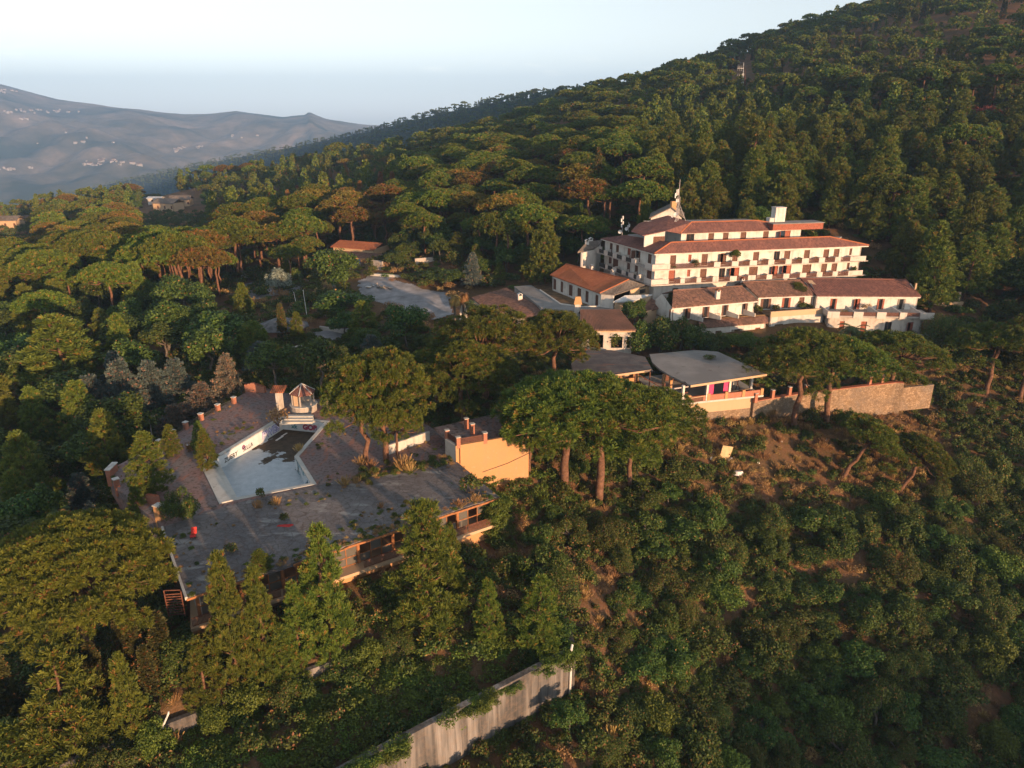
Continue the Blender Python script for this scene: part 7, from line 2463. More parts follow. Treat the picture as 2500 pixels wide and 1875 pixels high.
for nm_, x, y, dx, dy, n in clusters:
    for k in range(n):
        p = far_hit(x + random.gauss(0, dx * 0.5), y + random.gauss(0, dy * 0.5))
        if p is None:
            continue
        wm_, rm__ = random.choice(vm)
        e = empty('village_house', p, 'tiny pale house of the far %s across the valley' % nm_, 'house', 'houses of the far ' + nm_)
        e.rotation_euler = (0, 0, random.uniform(-0.6, 0.6))
        s_ = random.uniform(0.5, 0.85)
        e.scale = (s_, s_, s_)
        for nn_, me in (('wall', wm_), ('roof', rm__)):
            o_ = bpy.data.objects.new(nn_, me)
            COL.objects.link(o_)
            o_.parent = e
# ------------------------------------------------------------------ unseen ridge added behind the camera, its height set to shade the low slopes
def ridge_shade():
    d = Vector((math.sin(SUN_AZ), -math.cos(SUN_AZ)))
    s = Vector((-d.y, d.x))
    V, F = [], []
    us = np.linspace(-900, 900, 61)
    prof = [(-200, -90), (-110, -25), (-40, 8), (0, 14), (60, 2), (200, -90)]
    for u in us:
        wob = 5.0 * math.sin(u * 0.013 + 1) + 3.0 * math.sin(u * 0.041) + 1.5 * math.sin(u * 0.11)
        for o_, z in prof:
            p = d * (560 + o_) + s * u
            k = 45.0 + wob if z > 0 else wob
            V.append((p.x, p.y, z + (k - 14 if z > 0 else 0) - 4.0))
    n = len(prof)
    for i in range(len(us) - 1):
        for j in range(n - 1):
            a = i * n + j
            F.append((a, a + 1, a + n + 1, a + n))
    me = np_mesh('added_shade_ridge', np.array(V), np.array(F))
    o_ = obj('added_shade_ridge', me, None, 'far_scrub')
    o_['kind'] = 'structure'
ridge_shade()

# ------------------------------------------------------------------ single trees one can point at
TAKEN = []
def hero(kind, cx, by, ty, wpx, label, z=None, cat='tree', group=None, name=None, var=None, leanpx=0.0, hmax=None):
    p = hit(cx, by) if z is None else PX(cx, by, z)
    if p is None:
        return None
    zc = proj(*p)[2]
    top = PY(cx, ty, p.y)
    h = top.z - p.z
    if hmax:
        h = min(h, hmax)
    w = wpx * zc / FPX
    lean = (0, math.atan2(leanpx, 1.0), ) if leanpx else None
    TAKEN.append((p.x, p.y, w / 2))
    nm = name or {'stone_pine': 'stone_pine', 'young_pine': 'young_pine', 'aleppo_pine': 'aleppo_pine', 'broadleaf_tree': 'broadleaf_tree'}.get(kind, kind)
    return plant(kind, p.x, p.y, h, w, p.z - 0.05, None if not leanpx else 0.0, label, cat, group, nm, var, lean)
H = hero
H('great_pine', 222, 1612, 1285, 445, 'huge spreading stone pine at the lower left corner by the pool building', name='stone_pine')
H('round_pine', 893, 1128, 872, 200, 'stone pine with reddish trunk leaning over the right end of the pool', z=0, name='stone_pine', var=1)
H('round_pine', 942, 1126, 848, 230, 'tall stone pine behind the pool with bare limbs showing', z=0, name='stone_pine', var=2)
H('round_pine', 972, 1130, 985, 120, 'smaller pine in front of the low white wall by the pool', z=0, name='stone_pine', var=0)
H('round_pine', 1130, 1052, 835, 215, 'stone pine behind the bastion with a bare trunk', name='stone_pine', var=1)
H('stone_pine', 1376, 1200, 912, 350, 'broad dark green stone pine in the centre below the dining hall', name='stone_pine', var=2)
H('stone_pine', 1462, 1222, 925, 340, 'broad stone pine right of centre with a forked red trunk', name='stone_pine', var=0)
H('round_pine', 1612, 1118, 952, 205, 'stone pine tucked under the restaurant pavilion terrace', name='stone_pine', var=1)
H('round_pine', 1185, 975, 745, 265, 'big stone pine standing before the long gallery roof', name='stone_pine', var=2)
H('round_pine', 1352, 955, 757, 195, 'rounded stone pine in front of the tiled garden pavilion', name='stone_pine', var=0)
H('round_pine', 1075, 1000, 850, 190, 'stone pine between the pool pines and the long gallery', name='stone_pine', var=1)
H('round_pine', 1290, 1165, 985, 150, 'dense pine crown over the right part of the ochre bastion', name='stone_pine', var=3)
H('round_pine', 1535, 1190, 960, 190, 'dense pine crown between the two broad pines and the pavilion', name='stone_pine', var=1)
H('stone_pine', 1940, 1048, 808, 240, 'umbrella pine with bare trunk before the stone wall, left of the pair', var=0)
H('stone_pine', 2014, 1038, 822, 225, 'umbrella pine with bare trunk before the stone wall, right of the pair', var=1)
H('stone_pine', 2150, 992, 808, 205, 'slanting umbrella pine at the right part of the stone wall', var=2, leanpx=0.16)
H('stone_pine', 2052, 1172, 1015, 175, 'leaning pine with long bare trunk on the slope, left of two', var=1, leanpx=0.5)
H('stone_pine', 2195, 1204, 1065, 160, 'leaning pine with long bare trunk on the slope, right of two', var=0, leanpx=0.45)
H('stone_pine', 2410, 960, 790, 190, 'dark pine crown at the right edge above the gully', var=2)
H('stone_pine', 2490, 985, 775, 180, 'rightmost dark pine cut by the edge of the picture beside the villa', var=0)
H('aleppo_pine', 2268, 762, 612, 125, 'bushy light green pine beside the right end of the villa')
H('aleppo_pine', 2218, 752, 712, 75, 'small round pine at the corner of the villa roof')
p_ = vxy(Q(Z2, 895, 925, 5.9))
plant('stone_pine', p_.x, p_.y, 4.6, 5.4, 5.85, label='little umbrella pine growing on the terrace of the middle house', name='stone_pine')
# young pines in front of the pool building
for i, (x, b, t, w, lab) in enumerate(((578, 1668, 1358, 135, 'conical young pine rising before the flat roof, left of the row'), (655, 1668, 1391, 115, 'conical young pine second from left before the flat roof'),
        (735, 1620, 1428, 100, 'small young pine between the taller ones before the pool building'), (808, 1600, 1290, 165, 'tall young pine covering the middle of the flat roof edge'),
        (1045, 1535, 1232, 205, 'tall young pine before the right end of the pool building'), (1105, 1480, 1285, 75, 'slim young pine right beside the tall one at the pool building'), (1192, 1568, 1419, 85, 'small dark young pine on the slope below the bastion'),
        (1318, 1600, 1411, 140, 'full young pine above the end of the concrete wall'), (505, 1720, 1560, 110, 'young pine low in the thicket under the pool building'), (700, 1690, 1530, 120, 'bushy young pine lower in the thicket before the pool building'))):
    H('young_pine', x, b, t, w, lab, var=i)
for x, b, t, w, lab in ((195, 1850, 1590, 220, 'yellowish aleppo pine at the lower left below the huge stone pine'), (332, 1810, 1605, 105, 'slim aleppo pine right of the yellowish one at lower left'), (60, 1930, 1778, 270, 'aleppo pine top in the bottom left corner'),
                        (175, 985, 775, 240, 'big yellow-green aleppo pine in the left part of the grounds'), (8, 1110, 868, 160, 'yellow-lit aleppo pine cut by the left edge'), (95, 900, 790, 110, 'aleppo pine left behind the big yellow-green one'),
                        (110, 800, 695, 90, 'pale tipped aleppo pine standing among the left woods'), (1328, 705, 543, 110, 'bushy yellow-green tree left of the hotel annex'), (890, 842, 738, 100, 'fresh green pine in the garden below the forecourt'),
                        (600, 790, 695, 66, 'bright green ragged conifer in the garden left of the hut'), (625, 882, 788, 115, 'rounded green pine in front of the slate-roofed hut'), (1570, 610, 480, 60, 'yellow-green young pine behind the left roof aerials'),
                        (1015, 815, 760, 80, 'green pine at the lower edge of the forecourt')):
    H('aleppo_pine', x, b, t, w, lab)
for x, b, t, w, lab in ((703, 692, 617, 36, 'slim bright young pine beside the silver tree'), (729, 835, 763, 50, 'egg-shaped light green pine beside the flagpoles'), (1220, 690, 640, 40, 'sapling pine above the covered walk'), (1190, 600, 500, 40, 'sapling left of the hotel under the umbrella pines')):
    H('young_pine', x, b, t, w, lab)
for i, (x, b, t, w, lab) in enumerate(((345, 1665, 1478, 48, 'tallest cypress of the clump at the lower left'), (320, 1672, 1512, 44, 'cypress just left of the tallest one at lower left'), (408, 1650, 1495, 50, 'cypress beside the hanging shutter of the pool building'),
        (246, 1710, 1570, 44, 'thin dark cypress under the huge stone pine'), (35, 1760, 1595, 48, 'cypress near the left edge at the bottom'), (292, 1720, 1618, 40, 'short cypress in the lower left clump'), (8, 1790, 1650, 60, 'dark cypress cut by the left edge at the bottom'),
        (372, 1700, 1575, 40, 'small cypress at the right of the lower left clump'), (693, 835, 740, 22, 'narrow dark cypress in front of the slate-roofed hut'), (1455, 540, 360, 26, 'tall slim cypress spire rising from the umbrella pines'))):
    H('cypress', x, b, t, w, lab)
# trees on the deck
H('young_pine', 374, 1208, 1058, 118, 'yellow-green pine leaning over the left side of the pool deck', z=0)
H('young_pine', 422, 1112, 1038, 56, 'small pine by the brick posts on the upper deck', z=0)
H('young_pine', 494, 1110, 1030, 52, 'small pine behind its twin at the left pool corner', z=0)
H('young_pine', 509, 1146, 1050, 60, 'small pine with bare stem at the left pool corner', z=0)
H('young_pine', 348, 1300, 1186, 66, 'darker pine at the left below the deck corner')
H('scrub_oak', 447, 1272, 1192, 92, 'round green bush at the left end of the flat roof', z=0, cat='bush', name='round_bush')
H('shrub', 641, 1216, 1186, 30, 'small bright bush at the near edge of the pool', z=0.05, cat='bush', name='bush')
H('young_pine', 637, 1392, 1342, 66, 'small pale pine bush on the flat roof edge', z=0.05, name='young_pine')
H('shrub', 559, 1350, 1326, 44, 'dark weedy clump on the left half of the flat roof', z=0.05, cat='plant', name='weed_clump')
H('shrub', 694, 1270, 1245, 26, 'small leafy weed in the middle of the flat roof', z=0.05, cat='plant', name='weed_clump')
H('dry_bush', 680, 1030, 988, 66, 'reddish dry bush between kiosk and pool', z=0, cat='bush', name='dry_bush')
H('shrub', 1145, 1202, 1160, 70, 'green weeds spreading over the right end of the flat roof', z=0.05, cat='plant', name='weed_clump')
# grey cedars left of the deck
for x, b, t, w, kd, lab in ((245, 1062, 905, 130, 'cedar', 'grey-blue cedar at the left of the cedar group'), (318, 1050, 868, 140, 'cedar', 'tallest grey cedar with orange tips in the cedar group'), (385, 1020, 872, 120, 'cedar', 'grey cedar in the middle of the cedar group'),
                            (440, 990, 868, 110, 'cedar', 'grey cedar at the back of the cedar group'), (498, 1012, 930, 120, 'dry_cedar', 'pinkish dry cedar spreading over the brick posts'), (432, 1052, 985, 110, 'dry_cedar', 'low drooping dry cedar beside the upper deck'),
                            (562, 970, 858, 92, 'dry_cedar', 'thin dry cedar with visible trunk at the head of the deck'), (640, 905, 830, 100, 'cedar', 'blue-green layered cedar near the garden path'), (208, 1255, 1150, 100, 'cedar', 'grey cedar beside the floodlight pole on the left'),
                            (232, 1300, 1220, 60, 'cedar', 'small grey cedar below the deck corner at left'), (912, 908, 812, 95, 'cedar', 'dark layered conifer behind the pool pines'), (300, 1000, 850, 100, 'cedar', 'cedar half hidden behind the tallest grey cedar'), (1155, 700, 612, 60, 'cedar', 'dark cedar above the dry palms')):
    H(kd, x, b, t, w, lab, name='cedar')
for x, b, t, w, lab in ((678, 966, 832, 126, 'round dark green tree left of the pool kiosk'), (792, 962, 822, 116, 'round dark green tree right behind the pool kiosk'), (820, 738, 604, 124, 'large dense tree in front of the orange-lit house'), (842, 798, 706, 150, 'broad dark tree right of the flagpoles'),
                        (992, 852, 738, 118, 'dark glossy tree below the forecourt'), (955, 892, 822, 70, 'small glossy tree behind the stone pines'), (970, 660, 610, 60, 'dark bush against the white retaining wall'), (1090, 700, 655, 110, 'wide dark bush at the edge of the forecourt'),
                        (460, 800, 672, 150, 'dark domed tree with orange top left of the clearing'), (330, 760, 655, 130, 'round umbrella-shaped tree with red lit flank on the left'), (540, 880, 760, 150, 'dark dense tree left of the slate-roofed hut'),
                        (450, 1660, 1548, 100, 'light green leafy bush at the corner of the pool building'), (1548, 806, 726, 62, 'green tree between link wing and terrace house'), (120, 1330, 1180, 110, 'rusty dark tree beside the old tennis court')):
    H('broadleaf_tree', x, b, t, w, lab)
H('silver_tree', 680, 718, 653, 66, 'round silver-grey tree in the garden clearing', name='silver_tree')
H('red_tree', 2378, 325, 252, 100, 'crimson-leaved tree in the pine forest at upper right', name='red_tree')
H('palm', 2075, 862, 785, 105, 'green palm before the lower floor of the villa', name='palm')
H('palm', 160, 1330, 1230, 95, 'dark palm beside the huge stone pine on the left', name='palm')
H('palm', 1153, 785, 730, 50, 'green palm beside the pointed shrine', name='palm')
H('dry_palm', 1111, 790, 712, 52, 'sunlit palm with dry golden fronds near the gallery, left one', name='palm')
H('dry_palm', 1132, 782, 706, 46, 'sunlit palm with dry golden fronds near the gallery, right one', name='palm')
# ivy banks and bushes around the terrace houses
for i, (x, b, t, w) in enumerate(((1510, 858, 792, 90), (1560, 862, 785, 100), (1610, 860, 780, 110), (1660, 858, 778, 100), (1700, 855, 790, 80), (1735, 860, 812, 80), (1780, 858, 815, 80), (1825, 852, 812, 70), (1480, 850, 800, 50), (1870, 862, 822, 90), (1925, 858, 818, 80), (1990, 855, 805, 70))):
    H('scrub_oak', x, b, t, w, '%s of the ivy-dark bushes massed below the terrace houses' % ('first', 'second', 'third', 'fourth', 'fifth', 'sixth', 'seventh', 'eighth', 'ninth', 'tenth', 'eleventh', 'last')[i] , cat='bush', group='bushes below the terrace houses', name='dark_bush')
for i, (x, b, t, w) in enumerate(((2300, 850, 765, 110), (2380, 830, 770, 110), (2450, 800, 735, 110), (2240, 860, 805, 80), (2330, 900, 830, 110))):
    H('scrub_oak', x, b, t, w, '%s dark bush right of the villa' % ('leftmost upper', 'middle', 'rightmost', 'lowest left', 'lowest right')[i], cat='bush', name='dark_bush')
# plants sprouting on the hotel balconies and terraces
def sprout(kind, zf, x, y, z, a, b, off, h, w, label):
    s_, _ = on_wall(*zf(x, y), at(a, b, 0, off), at(a, b, 1, off))
    p = at(a, b, s_, off)
    plant(kind, p.x, p.y, h, w, z, label=label, cat='plant', group='wild plants on the hotel balconies', name='balcony_plant', crown_name='foliage')
for i, (x, y, k_, h_, w_) in enumerate(((775, 545, 'shrub', 1.7, 1.7), (905, 548, 'dry_bush', 1.3, 1.9), (1110, 545, 'dry_bush', 1.0, 1.8), (1225, 535, 'dry_bush', 1.3, 1.7), (1330, 525, 'dry_bush', 1.1, 1.7), (1440, 515, 'shrub', 1.2, 1.4), (1555, 518, 'dry_bush', 1.2, 1.8), (1650, 515, 'dry_bush', 1.0, 1.5))):
    sprout(k_, Z3, x, y, ZF2 - 0.1, WC, WR, 0.75, h_, w_, '%s wild plant from the left on the upper hotel balcony' % ('first', 'second', 'third', 'fourth', 'fifth', 'sixth', 'seventh', 'eighth')[i])
sprout('stone_pine', Z3, 1022, 560, ZF2 - 0.1, WC, WR, 0.8, 3.1, 2.4, 'little pine sprouting on the upper hotel balcony')
sprout('shrub', Z3, 630, 600, ZF2 - 0.1, WC, WR, 1.1, 0.9, 1.5, 'yellow-green weed by the corner parapet of the hotel')
sprout('shrub', Z3, 1785, 605, ZF1 - 0.1, WC, WR, 0.5, 1.9, 1.6, 'ivy clump at the right end of the lower hotel balcony')
sprout('dry_bush', Z3, 575, 720, ZF0 - 0.3, WC, WR, 2.2, 2.0, 2.4, 'dry bush at the foot of the hotel corner')
for i, (x, w_) in enumerate(((925, 1.9), (1045, 1.7), (1160, 2.0), (1285, 1.5), (765, 1.6))):
    a_ = at(UWA, UWB, 0, 2.2)
    s_, _ = on_wall(*Z3(x, 425), a_, a_ + fdir)
    p = a_ + fdir * s_
    plant('dry_bush' if i != 2 else 'shrub', p.x, p.y + 0.5, 1.2, w_, 16.95, label='%s bush on the top-floor terrace of the hotel' % ('left', 'left-centre', 'centre green', 'right', 'leftmost')[i], cat='plant', group='bushes on the roof terrace', name='terrace_bush', crown_name='foliage')
for i, (x, y, k_, h_, w_, z) in enumerate(((650, 350, 'aleppo_pine', 4.0, 2.6, 5.9), (1400, 385, 'dry_bush', 1.1, 2.0, 5.9), (1560, 375, 'dry_bush', 1.3, 2.4, 5.9), (1790, 350, 'shrub', 1.2, 2.2, 5.9), (1990, 345, 'shrub', 1.9, 2.6, 5.9), (620 + 450, 370, 'shrub', 1.6, 3.0, 5.9))):
    p = Q(Z8, x if i else 1080, y, 6.2)
    plant(k_, p.x, p.y, h_, w_, z, label='%s plant on the terrace of the left terrace house' % ('young pine', 'first dry', 'second dry', 'green', 'tallest green', 'leftmost green')[i], cat='plant', name='terrace_plant', crown_name='foliage')
for i, (x, y, k_, h_, w_) in enumerate(((760, 960, 'shrub', 1.5, 2.2), (960, 945, 'shrub', 1.6, 2.6), (1015, 950, 'shrub', 1.2, 2.0), (1100, 925, 'dry_bush', 1.8, 2.0), (1470, 960, 'dry_bush', 1.7, 2.2), (1535, 945, 'aleppo_pine', 2.6, 1.8), (1300, 985, 'dry_bush', 0.9, 2.0))):
    p = Q(Z2, x, y, 6.2)
    plant(k_, p.x, p.y, h_, w_, 5.85, label='%s plant on the terraces of the middle house and villa' % ('leftmost', 'second', 'third', 'fourth', 'dry reddish', 'bright pine', 'low dry')[i], cat='plant', name='terrace_plant', crown_name='foliage')
# dry grass plumes on the flat roof and deck
for i, (x, y, w_) in enumerate(((629, 1240, 34), (675, 1233, 36), (842, 1185, 40), (870, 1180, 30), (985, 1145, 60), (1000, 1150, 44), (880, 1135, 40), (905, 1140, 36), (545, 1410, 26), (470, 1100, 40), (730, 1100, 30), (930, 1240, 24), (1120, 1235, 30), (1160, 1225, 34))):
    H('grass_tuft', x, y, y - w_ * 0.55, w_ * 0.55, '%s tuft of dry grass on the pool terrace, counting from the left' % ('third', 'fourth', 'sixth', 'seventh', 'eleventh', 'twelfth', 'eighth', 'ninth', 'second', 'first', 'fifth', 'tenth', 'thirteenth', 'fourteenth')[i], z=0.05, cat='grass tuft', group='dry grass on the pool terrace')

# ------------------------------------------------------------------ woods
def project_np(x, y, z):
    dz = CAMZ - z
    zc = y * CP + dz * SP
    yc = dz * CP - y * SP
    return 1250 + FPX * x / zc, 937.5 + FPX * yc / zc, zc
CLEAR = [  # picture boxes that nothing nearer than the given distance may cover: x0, y0, x1, y1, y-distance
    (1190, 505, 2135, 840, 172), (1600, 650, 2275, 850, 140), (880, 640, 1120, 770, 182), (770, 580, 920, 660, 196), (560, 690, 760, 760, 172), (355, 470, 480, 540, 700), (0, 530, 60, 570, 500), (1808, 150, 1822, 180, 600),
    (600, 780, 760, 900, 128), (380, 930, 1250, 1500, 118), (1090, 700, 1180, 800, 150), (580, 655, 640, 690, 200),
]
def blocked(x, y, z, h, r_):
    px0, py0, zc = project_np(x, y, z + h)
    rp = FPX * r_ / zc
    _, py1, _ = project_np(x, y, z)
    bad = np.zeros(x.shape, bool)
    for x0, y0, x1, y1, dist in CLEAR:
        bad |= (px0 + rp > x0) & (px0 - rp < x1) & (py1 > y0) & (py0 - 4 < y1) & (y < dist)
    return bad
def jitter_grid(x0, x1, y0, y1, s):
    gx, gy = np.meshgrid(np.arange(x0, x1, s), np.arange(y0, y1, s * 0.87))
    gx = gx + (np.arange(gx.shape[0])[:, None] % 2) * s / 2
    gx = gx + rng.uniform(-0.33, 0.33, gx.shape) * s
    gy = gy + rng.uniform(-0.33, 0.33, gy.shape) * s
    return gx.ravel(), gy.ravel()
FOREST = {'umbrella_pine': [], 'bronzed_pine': [], 'aleppo_pine': [], 'broadleaf_tree': [], 'cypress': [], 'rusty_cypress': []}
BUILT = [V2(a_, b_, c_, d_) for a_, b_, c_, d_ in ((WL + Vector((-6, -2)), WC + Vector((-3, -6)), WR + Vector((6, -6)), WRB + Vector((4, 6))),)]
BUILT.append([(-14, 135), (20, 122), (84, 128), (84, 146), (74, 152), (70, 164), (60, 168), (14, 172), (5, 164), (-12, 164)])
BUILT.append([tuple(p) for p in DECK])
BUILT.append([tuple(p) for p in ROOF])
BUILT.append([(-62, 148), (-12, 146), (-8, 168), (-20, 172), (-62, 172)])
BUILT.append(V2(PX(790, 655, 4), PX(935, 665, 4), PX(925, 610, 6), PX(790, 600, 6)))
def add_trees(x, y, chooser, s):
    z = terrain(x, y)
    px, py, zc = project_np(x, y, z + 8)
    ok = (px > -140) & (px < 2640) & (py > -60) & (py < 1950)
    for b_ in BUILT:
        ok &= ~inside(b_, x, y)
    for hx, hy, hr in TAKEN:
        ok &= (x - hx) ** 2 + (y - hy) ** 2 > (hr * 0.75 + s * 0.25) ** 2
    x, y, z, px, py = x[ok], y[ok], z[ok], px[ok], py[ok]
    kinds, hh, rr_ = chooser(px, py, x, y)
    bad = blocked(x, y, z, hh, rr_)
    for k in range(len(x)):
        if kinds[k] and not bad[k]:
            FOREST[kinds[k]].append((x[k], y[k], z[k], hh[k], rr_[k]))
def woods(px, py, x, y):
    n = len(px)
    u = rng.uniform(0, 1, n)
    kinds = []
    hh = np.zeros(n)
    r_ = np.zeros(n)
    for i in range(n):
        X, Y_, U = px[i], py[i], u[i]
        if X < 1000 and Y_ < 520 and y[i] > 260:                     # far left wood
            k = 'aleppo_pine' if U < 0.42 else ('broadleaf_tree' if U < 0.72 else ('umbrella_pine' if U < 0.92 else 'cypress'))
            if 640 < X < 1000 and 400 < Y_ and U > 0.72:
                k = 'rusty_cypress'
        elif X > 1540 + 0.45 * (Y_ - 300) and Y_ > 250:              # bushy pines on the right
            k = 'aleppo_pine' if U < 0.86 else ('broadleaf_tree' if U < 0.95 else 'umbrella_pine')
        elif Y_ < 280 and X > 1500:
            k = 'umbrella_pine' if U < 0.60 else ('aleppo_pine' if U < 0.88 else 'cypress')
        else:
            k = 'umbrella_pine' if U < 0.93 else ('rusty_cypress' if X < 1000 and U > 0.965 else 'cypress')
            if k == 'cypress' and Y_ > 420:
                k = 'umbrella_pine'
        f = rng.uniform(0.66, 1.24)
        if k == 'umbrella_pine' and ((X < 1010 and 380 < Y_ < 620 and rng.uniform() < 0.5) or (1100 < X < 1600 and 400 < Y_ < 560 and rng.uniform() < 0.34)):
            k = 'bronzed_pine'
        h_, w_ = {'bronzed_pine': (12.5, 5.3), 'umbrella_pine': (13.0, 5.4), 'aleppo_pine': (13.0, 4.0), 'broadleaf_tree': (8.0, 3.8), 'cypress': (11.0, 1.0), 'rusty_cypress': (9.5, 1.2)}[k]
        if y[i] > 330:
            f *= 0.86
        kinds.append(k)
        hh[i], r_[i] = h_ * f, w_ * f * (1.15 if k in ('umbrella_pine', 'bronzed_pine') else 1.15)
    return kinds, hh, r_
gx, gy = jitter_grid(-190, 330, 172, 345, 9.4)
add_trees(gx, gy, woods, 9)
def fill_right(px, py, x, y):
    k, h, r_ = woods(px, py, x, y)
    k = [q if (q == 'aleppo_pine' and X > 1540) else None for q, X in zip(k, px)]
    return k, h * 0.85, r_ * 0.9
gx, gy = jitter_grid(20, 330, 176, 345, 9.4)
add_trees(gx, gy, fill_right, 9)
gx, gy = jitter_grid(-420, 420, 345, 640, 9.0)
add_trees(gx, gy, woods, 9)
gx, gy = jitter_grid(70, 180, 118, 172, 6.6)
add_trees(gx, gy, woods, 8)
def grove(px, py, x, y):
    n = len(px)
    u = rng.uniform(0, 1, n)
    kinds = []
    hh = np.zeros(n)
    r_ = np.zeros(n)
    for i in range(n):
        if py[i] < 665 + 0.02 * px[i] and px[i] < 900:
            k = 'umbrella_pine' if u[i] < 0.72 else 'bronzed_pine'
        else:
            k = 'broadleaf_tree' if u[i] < 0.70 else ('aleppo_pine' if u[i] < 0.95 else 'umbrella_pine')
        f = rng.uniform(0.7, 1.25)
        h_, w_ = {'bronzed_pine': (13.5, 6.0), 'umbrella_pine': (14.0, 6.0), 'aleppo_pine': (11.0, 3.6), 'broadleaf_tree': (8.5, 4.2)}[k]
        kinds.append(k)
        hh[i], r_[i] = h_ * f, w_ * f
    return kinds, hh, r_
gx, gy = jitter_grid(-190, -44, 104, 206, 8.2)
add_trees(gx, gy, grove, 7)
gx, gy = jitter_grid(-140, -52, 58, 104, 7.0)
add_trees(gx, gy, lambda *a: grove(*a), 7)
gx, gy = jitter_grid(-46, 16, 112, 136, 6.2)
def small_mix(px, py, x, y):
    n = len(px)
    return ['broadleaf_tree' if q < 0.75 else 'aleppo_pine' for q in rng.uniform(0, 1, n)], rng.uniform(4.5, 7.5, n), rng.uniform(2.4, 3.6, n)
add_trees(gx, gy, small_mix, 6)
gx, gy = jitter_grid(-30, 22, 168, 205, 5.2)
add_trees(gx, gy, small_mix, 5)
LAB = {'umbrella_pine': ('umbrella pine in the dense grove spreading over the hillside', 'umbrella pines of the forest'),
       'bronzed_pine': ('bronze-coloured umbrella pine in the dense grove', 'bronzed umbrella pines of the forest'),
       'aleppo_pine': ('bushy aleppo pine in the forest on the hillside', 'aleppo pines of the forest'),
       'broadleaf_tree': ('dark broad-leaved tree growing between the forest pines', 'broad-leaved trees of the woods'),
       'cypress': ('dark cypress spire standing among the forest pines', 'cypresses of the forest'),
       'rusty_cypress': ('rust-coloured dying cypress at the forest edge', 'rusty cypresses of the forest')}
far_pts = []
FAR_KINDS = ['far_umbrella', 'far_aleppo', 'far_broad', 'cypress', 'rusty_cypress']
FAR_START = {}
n0 = 0
for k in FAR_KINDS:
    FAR_START[k] = n0
    n0 += len(PROTO[k])
def where(x, y):
    """rough place of a forest tree for its label"""
    px, py, _ = proj(x, y, ground(x, y) + 8)
    if y < 172 and x > 60:
        return 'right of the hotel and villa'
    if py > 640 and px < 1000:
        return 'in the grounds left of the pool' if py > 760 else 'in the grove behind the left grounds'
    if px < 1000:
        return 'in the left woods before the far farmhouses' if y > 240 else 'in the grove at the left of the forecourt'
    if px < 1500:
        return 'on the slope behind the forecourt' if y < 260 else 'on the middle hillside'
    if py > 330:
        return 'on the steep slope right behind the hotel'
    return 'high on the right hillside'
for k, L_ in FOREST.items():
    L_.sort(key=lambda t: t[0] ** 2 + t[1] ** 2)
    for i, (x, y, z, h, r_) in enumerate(L_):
        if i < 290:
            wl_ = where(x, y)
            plant(k, x, y, h, r_ * 2, z - 0.1, label=LAB[k][0].split(' in the ')[0].split(' growing ')[0].split(' standing ')[0].split(' at the ')[0] + ' ' + wl_, group='%s %s' % (LAB[k][1], wl_))
        else:
            fk = {'umbrella_pine': 'far_umbrella', 'bronzed_pine': 'far_umbrella', 'aleppo_pine': 'far_aleppo', 'broadleaf_tree': 'far_broad'}.get(k, k)
            ph = PROTO[fk][0][2]
            far_pts.append((x, y, z, h / ph, FAR_START[fk] + int(rng.integers(0, len(PROTO[fk])))))
gx, gy = jitter_grid(-620, 520, 640, 800, 10.5)
z = terrain(gx, gy)
px, py, zc = project_np(gx, gy, z + 6)
ok = (px > -150) & (px < 2650) & (py > -40)
for x, y, zz in zip(gx[ok], gy[ok], z[ok]):
    fk = ('far_umbrella', 'far_aleppo', 'far_broad', 'cypress')[int(rng.choice(4, p=[0.40, 0.33, 0.20, 0.07]))]
    far_pts.append((x, y, zz, rng.uniform(0.6, 0.95), FAR_START[fk] + int(rng.integers(0, len(PROTO[fk])))))
for s in np.linspace(0, len(RIDGE) - 2, 1500):
    i = int(s)
    C0 = RIDGE[i].lerp(RIDGE[i + 1], s - i)
    for d_ in rng.uniform(0, 1, 3) ** 1.5 * 330 - 4:
        fk = ('far_umbrella', 'far_aleppo', 'far_broad')[int(rng.integers(0, 3))]
        far_pts.append((C0.x - 0.82 * d_ + rng.normal(0, 4), C0.y - 0.57 * d_ + rng.normal(0, 4), C0.z - 0.42 * max(d_, 0) - 1.0, rng.uniform(0.6, 1.0), FAR_START[fk] + int(rng.integers(0, len(PROTO[fk])))))
print('forest', {k: len(v) for k, v in FOREST.items()}, 'far', len(far_pts))
stuff('distant_forest', FAR_KINDS, far_pts, 'dense distant pine forest covering the upper hillside', 'forest')

